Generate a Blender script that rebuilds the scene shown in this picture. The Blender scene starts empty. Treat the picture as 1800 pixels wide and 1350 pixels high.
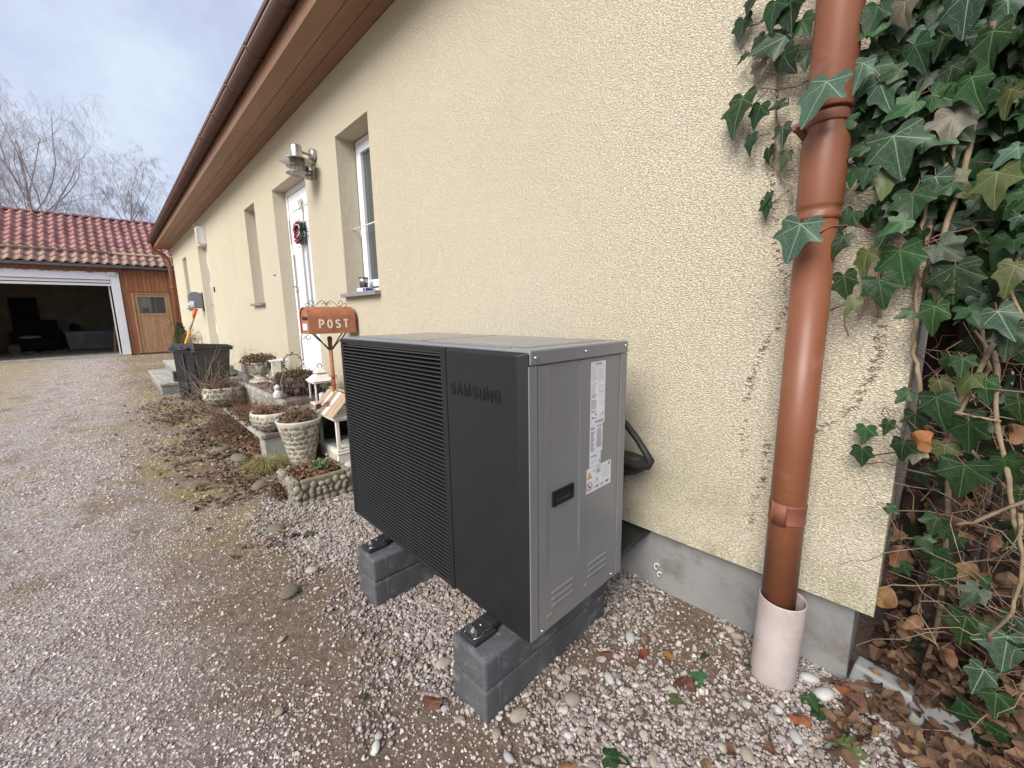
import bpy, bmesh, math, random
import numpy as np
from mathutils import Vector, Matrix, Euler, Quaternion

rnd = random.Random(7)
RS = np.random.RandomState(5)
scene = bpy.context.scene
C = scene.collection
PI = math.pi

# ---------------------------------------------------------------- camera
cam_d = bpy.data.cameras.new('camera')
cam_d.sensor_fit = 'HORIZONTAL'; cam_d.sensor_width = 36.0
cam_d.lens = 723.66 / 1800 * 36
cam_d.clip_start = 0.02; cam_d.clip_end = 3000
cam = bpy.data.objects.new('camera', cam_d); C.objects.link(cam)
def cam_matrix(yaw, pitch, roll):
    F = Vector((math.sin(yaw)*math.cos(pitch), math.cos(yaw)*math.cos(pitch), -math.sin(pitch)))
    r = Vector((math.cos(yaw), -math.sin(yaw), 0)); d = F.cross(r)
    c, s = math.cos(roll), math.sin(roll)
    R, D = c*r + s*d, -s*r + c*d
    return Matrix((R, -D, -F)).transposed()
cam.matrix_world = Matrix.Translation((0, 0, 1.25)) @ cam_matrix(math.radians(-45.99), math.radians(9.687), math.radians(0.8794)).to_4x4()
scene.camera = cam

# ---------------------------------------------------------------- world: overcast sky
SUN_EL, SUN_AZ = math.radians(38), math.radians(166)      # azimuth clockwise from +Y
world = bpy.data.worlds.new('World'); scene.world = world; world.use_nodes = True
wn, wl = world.node_tree.nodes, world.node_tree.links
wn.clear()
w_out = wn.new('ShaderNodeOutputWorld')
sky = wn.new('ShaderNodeTexSky'); sky.sky_type = 'NISHITA'; sky.sun_disc = False
sky.sun_elevation = SUN_EL; sky.sun_rotation = SUN_AZ
sky.air_density = 1.0; sky.dust_density = 3.0; sky.ozone_density = 2.0
bg1 = wn.new('ShaderNodeBackground'); bg1.inputs[1].default_value = 0.05
wl.new(sky.outputs[0], bg1.inputs[0])
tc = wn.new('ShaderNodeTexCoord')
nz = wn.new('ShaderNodeTexNoise'); nz.inputs['Scale'].default_value = 3.1; nz.inputs['Detail'].default_value = 5; nz.inputs['Roughness'].default_value = 0.55
wl.new(tc.outputs['Generated'], nz.inputs['Vector'])
cr = wn.new('ShaderNodeValToRGB')
cr.color_ramp.elements[0].position = 0.36; cr.color_ramp.elements[0].color = (0.50, 0.55, 0.78, 1)
cr.color_ramp.elements[1].position = 0.62; cr.color_ramp.elements[1].color = (0.72, 0.81, 0.94, 1)
wl.new(nz.outputs['Fac'], cr.inputs['Fac'])
bg2 = wn.new('ShaderNodeBackground'); bg2.inputs[1].default_value = 0.325
wl.new(cr.outputs[0], bg2.inputs[0])
mx = wn.new('ShaderNodeMixShader'); mx.inputs[0].default_value = 0.92       # cloud cover
wl.new(bg1.outputs[0], mx.inputs[1]); wl.new(bg2.outputs[0], mx.inputs[2])
wl.new(mx.outputs[0], w_out.inputs[0])

sun_d = bpy.data.lights.new('sun', 'SUN'); sun_d.energy = 1.5; sun_d.angle = math.radians(38); sun_d.color = (1.0, 0.93, 0.83)
sun = bpy.data.objects.new('sun', sun_d); C.objects.link(sun)
_d = Vector((math.sin(SUN_AZ)*math.cos(SUN_EL), math.cos(SUN_AZ)*math.cos(SUN_EL), math.sin(SUN_EL)))
sun.rotation_euler = (-_d).to_track_quat('-Z', 'Y').to_euler(); sun.location = (0, -6, 8)

scene.view_settings.view_transform = 'Standard'; scene.view_settings.look = 'None'
scene.view_settings.exposure = 1.75; scene.view_settings.gamma = 1.0
scene.cycles.max_bounces = 6
scene.cycles.sample_clamp_indirect = 6.0

# ---------------------------------------------------------------- naming helpers
def tag(o, label=None, cat=None, group=None, kind=None):
    if label: o['label'] = label
    if cat: o['category'] = cat
    if group: o['group'] = group
    if kind: o['kind'] = kind
    return o
ORG = {}
def thing(name, loc, label, cat, group=None, rz=0):
    o = bpy.data.objects.new(name, None); C.objects.link(o); o.location = loc; o.rotation_euler = (0, 0, rz)
    o.empty_display_size = 0.1
    ORG[o.name] = Vector(loc)
    return tag(o, label, cat, group)

# ---------------------------------------------------------------- materials
def nodes_of(m):
    return m.node_tree.nodes, m.node_tree.links
def new_mat(name):
    m = bpy.data.materials.new(name); m.use_nodes = True
    return m, m.node_tree.nodes, m.node_tree.links, m.node_tree.nodes['Principled BSDF']
def N(n, t, **kw):
    x = n.new(t)
    for k, v in kw.items():
        if k in x.inputs: x.inputs[k].default_value = v
        else: setattr(x, k, v)
    return x
def noise(n, l, vec, scale, detail=4, rough=0.55, dist=0.0):
    x = N(n, 'ShaderNodeTexNoise'); x.inputs['Scale'].default_value = scale
    x.inputs['Detail'].default_value = detail; x.inputs['Roughness'].default_value = rough; x.inputs['Distortion'].default_value = dist
    l.new(vec, x.inputs['Vector']); return x
def ramp(n, l, fac, stops):
    x = n.new('ShaderNodeValToRGB'); e = x.color_ramp.elements
    while len(e) < len(stops): e.new(0.5)
    for i, (p, c) in enumerate(stops):
        e[i].position = p
        if not hasattr(c, '__len__'): c = (c, c, c)
        e[i].color = (*c[:3], 1)
    l.new(fac, x.inputs['Fac']); return x
def mixc(n, l, fac, a, b, mode='MIX'):
    x = n.new('ShaderNodeMix'); x.data_type = 'RGBA'; x.blend_type = mode
    for s, v in ((x.inputs[0], fac), (x.inputs[6], a), (x.inputs[7], b)):
        if isinstance(v, bpy.types.NodeSocket): l.new(v, s)
        elif s == x.inputs[0]: s.default_value = v
        else: s.default_value = (*v[:3], 1)
    return x.outputs[2]
def mathn(n, l, op, a, b=None, c=None, clamp=False):
    x = n.new('ShaderNodeMath'); x.operation = op; x.use_clamp = clamp
    for i, v in enumerate((a, b, c)):
        if v is None: continue
        if isinstance(v, bpy.types.NodeSocket): l.new(v, x.inputs[i])
        else: x.inputs[i].default_value = v
    return x.outputs[0]
def bump(n, l, b, h, strength, dist, prev=None):
    x = n.new('ShaderNodeBump'); x.inputs['Strength'].default_value = strength; x.inputs['Distance'].default_value = dist
    l.new(h, x.inputs['Height'])
    if prev is not None: l.new(prev.outputs[0], x.inputs['Normal'])
    l.new(x.outputs[0], b.inputs['Normal']); return x
def coords(n, kind='Object'):
    return n.new('ShaderNodeTexCoord').outputs[kind]
def mat(name, col, col2=None, rough=0.6, metal=0.0, scale=8, bscale=60, bstr=0.3, bdist=0.002, lo=0.35, hi=0.65, dirt=None, dscale=2.5, dlo=.5, dhi=.75, coat=0, spec=None, var=0.0, stretch=None):
    """a surface in two tones of its own colour, with grain, relief and optional dirt patches"""
    m, n, l, b = new_mat(name)
    v = coords(n)
    if stretch:
        mp = n.new('ShaderNodeMapping'); mp.inputs['Scale'].default_value = stretch; l.new(v, mp.inputs[0]); v = mp.outputs[0]
    col2 = col2 or tuple(c*0.8 for c in col)
    a = noise(n, l, v, scale, 6, 0.6)
    c = ramp(n, l, a.outputs['Fac'], [(lo, col), (hi, col2)]).outputs[0]
    if dirt:
        d = noise(n, l, v, dscale, 8, 0.7)
        f = ramp(n, l, d.outputs['Fac'], [(dlo, 0), (dhi, 1)]).outputs[0]
        c = mixc(n, l, f, c, dirt)
    if var:
        oi = n.new('ShaderNodeObjectInfo')
        hs = n.new('ShaderNodeHueSaturation')
        l.new(mathn(n, l, 'MULTIPLY_ADD', oi.outputs['Random'], var*2, 1-var), hs.inputs['Value'])
        l.new(c, hs.inputs['Color']); c = hs.outputs[0]
    l.new(c, b.inputs['Base Color'])
    r = noise(n, l, v, scale*3, 3)
    l.new(mathn(n, l, 'MULTIPLY_ADD', r.outputs['Fac'], 0.25, rough-0.12, clamp=True), b.inputs['Roughness'])
    b.inputs['Metallic'].default_value = metal
    if coat: b.inputs['Coat Weight'].default_value = coat; b.inputs['Coat Roughness'].default_value = .15
    if spec is not None: b.inputs['Specular IOR Level'].default_value = spec
    if bstr:
        bn = noise(n, l, v, bscale, 4, 0.6)
        bump(n, l, b, bn.outputs['Fac'], bstr, bdist)
    return m

M = {}
# scraped cream render: worm-like relief
def stucco(name, col, col2):
    m, n, l, b = new_mat(name)
    v = coords(n)
    a = noise(n, l, v, 0.9, 6, 0.65); c = ramp(n, l, a.outputs['Fac'], [(0.3, col), (0.72, col2)]).outputs[0]
    sp = noise(n, l, v, 60, 3, 0.6); c = mixc(n, l, ramp(n, l, sp.outputs['Fac'], [(0.66, 0), (0.74, .45)]).outputs[0], c, (0.30, 0.25, 0.17))
    # grey-green staining near the ground and grime streaks
    sx = n.new('ShaderNodeSeparateXYZ'); l.new(v, sx.inputs[0])
    low = n.new('ShaderNodeMapRange'); low.inputs[1].default_value = 0.95; low.inputs[2].default_value = 0.25; low.clamp = True
    l.new(sx.outputs[2], low.inputs[0])
    st = noise(n, l, v, 3.2, 6, 0.7)
    f = mathn(n, l, 'MULTIPLY', low.outputs[0], ramp(n, l, st.outputs['Fac'], [(0.42, 0), (0.66, .62)]).outputs[0])
    c = mixc(n, l, f, c, (0.36, 0.36, 0.19))
    mp = n.new('ShaderNodeMapping'); mp.inputs['Scale'].default_value = (2.2, 2.2, 0.35); l.new(v, mp.inputs[0])
    g = noise(n, l, mp.outputs[0], 1.6, 7, 0.7)
    c = mixc(n, l, ramp(n, l, g.outputs['Fac'], [(0.58, 0), (0.85, .18)]).outputs[0], c, (0.38, 0.32, 0.23))
    l.new(c, b.inputs['Base Color']); b.inputs['Roughness'].default_value = 0.92; b.inputs['Specular IOR Level'].default_value = 0.15
    mq = n.new('ShaderNodeMapping'); mq.inputs['Scale'].default_value = (1.0, 1.0, 2.1); l.new(v, mq.inputs[0])
    w = noise(n, l, mq.outputs[0], 116, 3.5, 0.62, 0.45)
    rr = ramp(n, l, w.outputs['Fac'], [(0.36, 0), (0.47, .7), (0.62, 1)])
    w2 = noise(n, l, v, 330, 2, 0.5)
    h = mathn(n, l, 'MULTIPLY_ADD', w2.outputs['Fac'], 0.3, rr.outputs[0])
    bump(n, l, b, h, 1.0, 0.0085)
    return m
M['stucco'] = stucco('cream_render', (0.82, 0.755, 0.60), (0.79, 0.71, 0.54))
M['plinth'] = mat('plinth_grey', (0.245, 0.245, 0.245), (0.19, 0.19, 0.19), rough=.85, scale=3, bscale=160, bstr=.5, dirt=(0.12,0.105,0.085), dscale=7, dlo=.50, dhi=.74)
M['soffit'] = mat('brown_board', (0.27, 0.150, 0.092), (0.22, 0.12, 0.072), rough=.55, scale=5, bscale=90, bstr=.15, stretch=(.15,2,2), var=.06)
M['gutter'] = mat('brown_gutter', (0.105, 0.052, 0.040), (0.085, 0.042, 0.034), rough=.42, scale=5, bstr=.1, dirt=(0.15,0.11,0.09), dlo=.55)
M['copper'] = mat('copper_brown_paint', (0.215, 0.080, 0.040), (0.172, 0.061, 0.029), rough=.43, scale=3.5, bscale=260, bstr=.12, bdist=.0006, dirt=(0.27,0.13,0.09), dscale=9, dlo=.58, dhi=.8)
M['copper_dark'] = mat('copper_brown_clip', (0.20, 0.070, 0.042), (0.165, 0.055, 0.032), rough=.6, scale=6, bstr=.1)
M['sleeve'] = mat('pink_grey_plastic', (0.44, 0.39, 0.375), (0.35, 0.30, 0.29), rough=.55, scale=6, bscale=80, bstr=.15, bdist=.001, dirt=(0.33,0.25,0.20), dscale=11, dlo=.5, dhi=.75)
M['white'] = mat('white_plastic', (0.78, 0.80, 0.86), (0.72, 0.74, 0.80), rough=.35, scale=3, bstr=0, dirt=(0.5,0.5,0.5), dlo=.65, dhi=.9)
M['white_old'] = mat('white_painted_wood', (0.76, 0.74, 0.70), (0.64, 0.61, 0.56), rough=.6, scale=9, bscale=50, bstr=.3, dirt=(0.32,0.27,0.2), dscale=14, dlo=.6, dhi=.75)
M['gasket'] = mat('dark_gasket', (0.03,0.03,0.04), rough=.6, bstr=0)
def glass(name, col, rough=.06):
    m, n, l, b = new_mat(name)
    b.inputs['Base Color'].default_value = (*col, 1); b.inputs['Roughness'].default_value = rough
    b.inputs['Specular IOR Level'].default_value = .8; b.inputs['Coat Weight'].default_value = .6; b.inputs['Coat Roughness'].default_value = .03
    return m
M['pane'] = glass('window_pane', (0.05, 0.06, 0.065))
M['pane_frost'] = glass('frosted_pane', (0.26, 0.27, 0.26), .3)
def clear_glass(name):
    m, n, l, b = new_mat(name)
    b.inputs['Base Color'].default_value = (.9,.94,.93,1); b.inputs['Roughness'].default_value = .03
    b.inputs['Transmission Weight'].default_value = 1.0; b.inputs['IOR'].default_value = 1.1
    return m
M['clear'] = clear_glass('clear_glass')
M['granite'] = mat('granite_sill', (0.30,0.29,0.30), (0.15,0.145,0.15), rough=.5, scale=120, bstr=.1, lo=.4, hi=.6)
M['steel'] = mat('brushed_steel', (0.55,0.54,0.52), (0.42,0.41,0.39), rough=.32, metal=.85, scale=10, bstr=.1)
M['screw'] = mat('zinc_screw', (0.75,0.76,0.78), rough=.25, metal=.9, bstr=0)
M['unit_side'] = mat('grey_metallic_paint', (0.215,0.225,0.245), (0.205,0.215,0.235), rough=.38, metal=.25, scale=2, bscale=900, bstr=.06, bdist=.0004, coat=.3, dirt=(0.25,0.245,0.23), dscale=2.2, dlo=.45, dhi=.8)
M['unit_front'] = mat('charcoal_panel', (0.0095,0.010,0.0118), (0.0085,0.009,0.0105), rough=.5, scale=4, bscale=1200, bstr=.18, bdist=.0004)
M['slat'] = mat('charcoal_slat_shaded', (0.008,0.0085,0.0095), rough=.5, scale=4, bstr=0); M['slat_lip_lit'] = mat('charcoal_slat_lip_lit', (0.05,0.052,0.056), rough=.4, scale=4, bstr=0)  # lip painted lighter as if lit, rest of the slat darkened as shade
M['black'] = mat('black_void', (0.006,0.006,0.007), rough=.8, bstr=0)
M['black_gloss'] = mat('black_gloss_letters', (0.002,0.002,0.0022), rough=.45, bstr=0)
M['rubber'] = mat('black_rubber', (0.017,0.017,0.018), (0.024,0.024,0.024), rough=.5, scale=30, bscale=200, bstr=.2)
M['foam'] = mat('black_foam_insulation', (0.009,0.0095,0.008), (0.016,0.017,0.013), rough=.55, scale=14, bscale=40, bstr=.5, bdist=.004)
M['paper'] = mat('white_sticker', (0.74,0.76,0.82), rough=.4, bstr=0)
M['ink'] = mat('grey_ink', (0.16,0.17,0.19), rough=.5, bstr=0)
M['ink_light'] = mat('pale_ink', (0.42,0.44,0.50), rough=.5, bstr=0)
M['yellow'] = mat('warning_yellow', (0.72,0.47,0.08), rough=.45, bstr=0)
M['red'] = mat('warning_red', (0.36,0.03,0.05), rough=.45, bstr=0)
def block_mat():
    m, n, l, b = new_mat('slate_grey_concrete')
    v = coords(n)
    a = noise(n, l, v, 9, 8, .65); c = ramp(n, l, a.outputs['Fac'], [(.32,(0.050,0.051,0.058)),(.7,(0.095,0.096,0.105))]).outputs[0]
    e = noise(n, l, v, 16, 8, .75)
    c = mixc(n, l, ramp(n, l, e.outputs['Fac'], [(.53,0),(.68,.7)]).outputs[0], c, (0.24,0.24,0.26))
    mp = n.new('ShaderNodeMapping'); mp.inputs['Scale'].default_value = (1.5,1.5,.12); mp.inputs['Rotation'].default_value = (0,0.12,0); l.new(v, mp.inputs[0])
    s = noise(n, l, mp.outputs[0], 42, 6, .7)
    c = mixc(n, l, ramp(n, l, s.outputs['Fac'], [(.58,0),(.72,.30)]).outputs[0], c, (0.30,0.30,0.32))
    l.new(c, b.inputs['Base Color']); b.inputs['Roughness'].default_value = .7
    g = noise(n, l, v, 240, 4, .6); bump(n, l, b, g.outputs['Fac'], .6, .003)
    return m
M['block'] = block_mat()
M['concrete'] = mat('pale_concrete', (0.42,0.42,0.38), (0.30,0.30,0.27), rough=.85, scale=7, bscale=90, bstr=.5, dirt=(0.20,0.20,0.13), dscale=4, dlo=.5, dhi=.72)
M['stair_side'] = mat('grey_stair_side', (0.20,0.215,0.225), (0.26,0.27,0.265), rough=.8, scale=8, bscale=120, bstr=.4, dirt=(0.15,0.16,0.11), dlo=.55)
M['tread'] = mat('purple_brown_tread', (0.20,0.15,0.145), (0.12,0.085,0.08), rough=.75, scale=22, bscale=80, bstr=.5, dirt=(0.26,0.22,0.19), dscale=12)
M['mortar'] = mat('pale_mortar', (0.60,0.56,0.47), (0.45,0.42,0.33), rough=.9, scale=10, bscale=120, bstr=.6, dirt=(0.25,0.24,0.12), dscale=5, dlo=.55, dhi=.75)
M['mortar_dark'] = mat('mossy_mortar', (0.15,0.145,0.095), (0.23,0.21,0.15), rough=.95, scale=12, bscale=100, bstr=.8, bdist=.006)
M['stone'] = mat('river_stone', (0.27,0.245,0.20), (0.185,0.172,0.14), rough=.65, scale=30, bscale=90, bstr=.3, var=.35)
M['stone_pale'] = mat('pale_river_stone', (0.44,0.44,0.44), (0.33,0.33,0.32), rough=.6, scale=20, bscale=70, bstr=.3, var=.25)
M['soil'] = mat('dark_soil', (0.055,0.036,0.025), (0.10,0.07,0.045), rough=.95, scale=30, bscale=90, bstr=1, bdist=.01)
M['bin_black'] = mat('black_bin_plastic', (0.010,0.0105,0.012), rough=.45, scale=3, bstr=.1)
M['bin_grey'] = mat('grey_bin_plastic', (0.045,0.047,0.050), (0.055,0.057,0.060), rough=.5, scale=2, bscale=300, bstr=.2)
M['grey_box'] = mat('grey_enamel', (0.19,0.20,0.22), rough=.4, bstr=0)
M['rust'] = mat('rusted_steel', (0.38,0.155,0.08), (0.29,0.11,0.055), rough=.7, scale=7, bscale=150, bstr=.25, bdist=.001, dirt=(0.50,0.21,0.12), dscale=10, dlo=.5, dhi=.8)
M['rust_dark'] = mat('dark_rusted_iron', (0.13,0.055,0.038), rough=.75, bstr=.2)
M['cream_letter'] = mat('cream_letters', (0.86,0.80,0.70), rough=.6, bstr=0)
M['wood_clad'] = mat('red_brown_boards', (0.36,0.14,0.066), (0.25,0.092,0.044), rough=.7, scale=6, bscale=60, bstr=.5, stretch=(6,6,.5), var=.18)
M['wood_door'] = mat('weathered_door_wood', (0.47,0.275,0.145), (0.33,0.18,0.092), rough=.7, scale=7, bscale=60, bstr=.4, stretch=(5,5,.5), dirt=(0.42,0.33,0.26), dscale=1.6, dlo=.52, dhi=.72, var=.07)
M['wood_light'] = mat('light_wood_slats', (0.46,0.34,0.24), (0.33,0.23,0.15), rough=.7, scale=12, bscale=60, bstr=.4, stretch=(4,1,1), var=.15)
M['wood_dark'] = mat('old_dark_fence_boards', (0.060,0.042,0.033), (0.030,0.021,0.017), rough=.85, scale=8, bscale=60, bstr=.6, stretch=(5,5,.5), var=.25)
def tile_mat():
    m, n, l, b = new_mat('red_clay_tile')
    v = coords(n, 'Object')
    oi = n.new('ShaderNodeObjectInfo')
    off = n.new('ShaderNodeVectorMath'); off.operation = 'ADD'; l.new(v, off.inputs[0]); l.new(oi.outputs['Location'], off.inputs[1])
    a = noise(n, l, off.outputs[0], 14, 6, .65)
    c = ramp(n, l, a.outputs['Fac'], [(.3,(0.34,0.155,0.145)),(.7,(0.23,0.10,0.095))]).outputs[0]
    d = noise(n, l, off.outputs[0], 1.3, 6, .7)
    c = mixc(n, l, ramp(n, l, d.outputs['Fac'], [(.5,0),(.68,.6)]).outputs[0], c, (0.25,0.12,0.10))
    hs = n.new('ShaderNodeHueSaturation'); l.new(mathn(n, l, 'MULTIPLY_ADD', oi.outputs['Random'], .5, .78), hs.inputs['Value']); l.new(c, hs.inputs['Color'])
    # lichen towards the eaves, which stay wet
    sx = n.new('ShaderNodeSeparateXYZ'); l.new(oi.outputs['Location'], sx.inputs[0])
    lo = n.new('ShaderNodeMapRange'); lo.inputs[1].default_value = 3.75; lo.inputs[2].default_value = 3.15; l.new(sx.outputs[2], lo.inputs[0])
    e = noise(n, l, off.outputs[0], 9, 6, .7)
    f = mathn(n, l, 'MULTIPLY', lo.outputs[0], ramp(n, l, e.outputs['Fac'], [(.42,0),(.6,.8)]).outputs[0])
    c = mixc(n, l, f, hs.outputs[0], (0.36,0.31,0.20))
    l.new(c, b.inputs['Base Color']); b.inputs['Roughness'].default_value = .6
    bump(n, l, b, a.outputs['Fac'], .3, .006)
    return m
M['tile'] = tile_mat()
M['zinc'] = mat('zinc_gutter', (0.34,0.35,0.37), rough=.4, metal=.5, bstr=.1)
M['garage_dark'] = mat('grimy_plaster', (0.26,0.22,0.17), (0.17,0.145,0.11), rough=.9, scale=2, bscale=30, bstr=.4)
M['floor_conc'] = mat('dusty_concrete', (0.40,0.37,0.32), (0.28,0.25,0.22), rough=.9, scale=3, bscale=60, bstr=.4)
M['dark_cloth'] = mat('black_upholstery', (0.010,0.010,0.011), rough=.9, bstr=.2)
M['cardboard'] = mat('cardboard', (0.30,0.17,0.10), rough=.85, bstr=.2)
M['grey_tub'] = mat('grey_enamel_tub', (0.34,0.35,0.35), (0.22,0.22,0.22), rough=.6, scale=2, bstr=.1)
M['bark'] = mat('ivy_bark', (0.30,0.23,0.155), (0.19,0.135,0.085), rough=.85, scale=40, bscale=140, bstr=.8, bdist=.002)
M['bark_red'] = mat('young_ivy_stem', (0.17,0.085,0.06), rough=.7, bstr=.2)
M['rootlet'] = mat('dried_rootlets', (0.17,0.062,0.042), rough=.9, bstr=0)
M['birch'] = mat('birch_twigs', (0.36,0.33,0.37), (0.25,0.225,0.255), rough=.8, scale=2, bstr=0)
M['birch_trunk'] = mat('birch_bark', (0.50,0.47,0.46), (0.25,0.22,0.22), rough=.8, scale=3, bstr=.2, lo=.45, hi=.6)
M['twig'] = mat('grey_brown_twigs', (0.30,0.235,0.18), (0.20,0.15,0.11), rough=.8, bstr=0)
M['vine_brown'] = mat('dead_brown_foliage', (0.165,0.095,0.06), (0.09,0.055,0.038), rough=.85, scale=20, bstr=0)
M['conifer'] = mat('conifer_green', (0.045,0.075,0.022), (0.085,0.11,0.03), rough=.7, scale=20, bstr=0)
M['wreath_green'] = mat('wreath_green', (0.025,0.04,0.02), rough=.7, bstr=0)
M['wreath_red'] = mat('wreath_red', (0.36,0.015,0.04), rough=.5, bstr=0)
M['ribbon'] = mat('cream_ribbon', (0.62,0.55,0.48), rough=.6, bstr=0)
M['orange'] = mat('orange_plastic', (0.75,0.34,0.04), rough=.4, bstr=0)
M['red_plastic'] = mat('red_plastic', (0.65,0.09,0.03), rough=.4, bstr=0)
M['blue_white'] = mat('blue_print', (0.03,0.06,0.35), rough=.4, bstr=0)
M['plaster_white'] = mat('white_plaster', (0.72,0.71,0.72), rough=.6, bscale=60, bstr=.3)
M['terracotta'] = mat('terracotta', (0.42,0.17,0.08), rough=.8, bstr=.2)

# ivy leaf: veins drawn from the leaf's own UVs
def leaf_mat(name, base, base2, vein, rough=.42, vw=.018, coat=.15, use_attr=False):
    m, n, l, b = new_mat(name)
    uv = n.new('ShaderNodeUVMap').outputs[0]
    sx = n.new('ShaderNodeSeparateXYZ'); l.new(uv, sx.inputs[0])
    u, v = sx.outputs[0], sx.outputs[1]
    best = None
    for tx, ty, w in ((0,-1,1.0), (.56,-.38,.8), (-.56,-.38,.8), (.44,.10,.65), (-.44,.10,.65)):
        L = math.hypot(tx, ty); cx, cy = tx/L, ty/L
        al = mathn(n, l, 'ADD', mathn(n, l, 'MULTIPLY', u, cx), mathn(n, l, 'MULTIPLY', v, cy))
        pe = mathn(n, l, 'ABSOLUTE', mathn(n, l, 'SUBTRACT', mathn(n, l, 'MULTIPLY', u, cy), mathn(n, l, 'MULTIPLY', v, cx)))
        # behind the base: push away; taper towards the tip
        pe = mathn(n, l, 'ADD', pe, mathn(n, l, 'MULTIPLY', mathn(n, l, 'LESS_THAN', al, 0.0), 1.0))
        pe = mathn(n, l, 'MULTIPLY', pe, mathn(n, l, 'MULTIPLY_ADD', al, 0.9, 1/w))
        best = pe if best is None else mathn(n, l, 'MINIMUM', best, pe)
    vm = n.new('ShaderNodeMapRange'); vm.inputs[1].default_value = vw; vm.inputs[2].default_value = vw*.35; l.new(best, vm.inputs[0])
    vo = n.new('ShaderNodeTexVoronoi'); vo.feature = 'DISTANCE_TO_EDGE'; vo.inputs['Scale'].default_value = 5.5
    wv = noise(n, l, uv, 4, 2); 
    wm = n.new('ShaderNodeVectorMath'); wm.operation = 'MULTIPLY_ADD'; l.new(wv.outputs['Color'], wm.inputs[0]); wm.inputs[1].default_value = (.12,.12,0); l.new(uv, wm.inputs[2])
    l.new(wm.outputs[0], vo.inputs['Vector'])
    fm = n.new('ShaderNodeMapRange'); fm.inputs[1].default_value = .035; fm.inputs[2].default_value = .0; fm.inputs[4].default_value = .42; l.new(vo.outputs['Distance'], fm.inputs[0])
    vf = mathn(n, l, 'MAXIMUM', vm.outputs[0], fm.outputs[0])
    oi = n.new('ShaderNodeObjectInfo')
    a = noise(n, l, coords(n), 3.0, 5, .6)
    c = ramp(n, l, a.outputs['Fac'], [(.3, base), (.7, base2)]).outputs[0]
    if use_attr:
        at = n.new('ShaderNodeAttribute'); at.attribute_name = 'tone'; rv = at.outputs['Fac']
    else: rv = oi.outputs['Random']
    hs = n.new('ShaderNodeHueSaturation'); l.new(mathn(n, l, 'MULTIPLY_ADD', rv, 1.0 if use_attr and 'litter' in name else .8, .32 if use_attr and 'litter' in name else .55), hs.inputs['Value']); l.new(c, hs.inputs['Color'])
    l.new(mathn(n, l, 'MULTIPLY_ADD', rv, .05, .475), hs.inputs['Hue'])
    c = mixc(n, l, mathn(n, l, 'MULTIPLY', vf, .75), hs.outputs[0], vein)
    l.new(c, b.inputs['Base Color']); b.inputs['Roughness'].default_value = rough
    b.inputs['Coat Weight'].default_value = coat*.4; b.inputs['Coat Roughness'].default_value = .35; b.inputs['Specular IOR Level'].default_value = .24
    bump(n, l, b, vf, .35, .002)
    return m
M['leaf0'] = leaf_mat('ivy_dark', (0.009,0.025,0.009), (0.015,0.037,0.012), (0.085,0.14,0.06))
M['leaf1'] = leaf_mat('ivy_green', (0.016,0.044,0.013), (0.024,0.060,0.018), (0.12,0.19,0.08))
M['leaf2'] = leaf_mat('ivy_blue_green', (0.034,0.070,0.044), (0.048,0.088,0.056), (0.20,0.28,0.19), vw=.024)
M['leaf3'] = leaf_mat('ivy_olive', (0.050,0.066,0.022), (0.078,0.086,0.032), (0.18,0.21,0.09))
M['leaf5'] = leaf_mat('ivy_purple_grey', (0.115,0.098,0.075), (0.14,0.13,0.095), (0.25,0.25,0.18))
M['leaf4'] = leaf_mat('dry_leaf_tan', (0.20,0.10,0.052), (0.095,0.048,0.028), (0.26,0.15,0.09), rough=.75, coat=0)
M['leaf6'] = leaf_mat('dry_leaf_rust', (0.25,0.085,0.04), (0.16,0.055,0.028), (0.30,0.14,0.07), rough=.75, coat=0)
M['litter'] = leaf_mat('dry_leaf_litter', (0.17,0.095,0.060), (0.085,0.048,0.033), (0.22,0.14,0.10), rough=.85, coat=0, use_attr=True)
M['litter_verge'] = leaf_mat('dry_leaf_litter_pale', (0.24,0.155,0.115), (0.13,0.082,0.062), (0.30,0.21,0.17), rough=.85, coat=0, use_attr=True)
M['ivy_mass'] = leaf_mat('ivy_mass', (0.010,0.028,0.010), (0.018,0.042,0.014), (0.07,0.12,0.05), use_attr=True)

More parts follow.
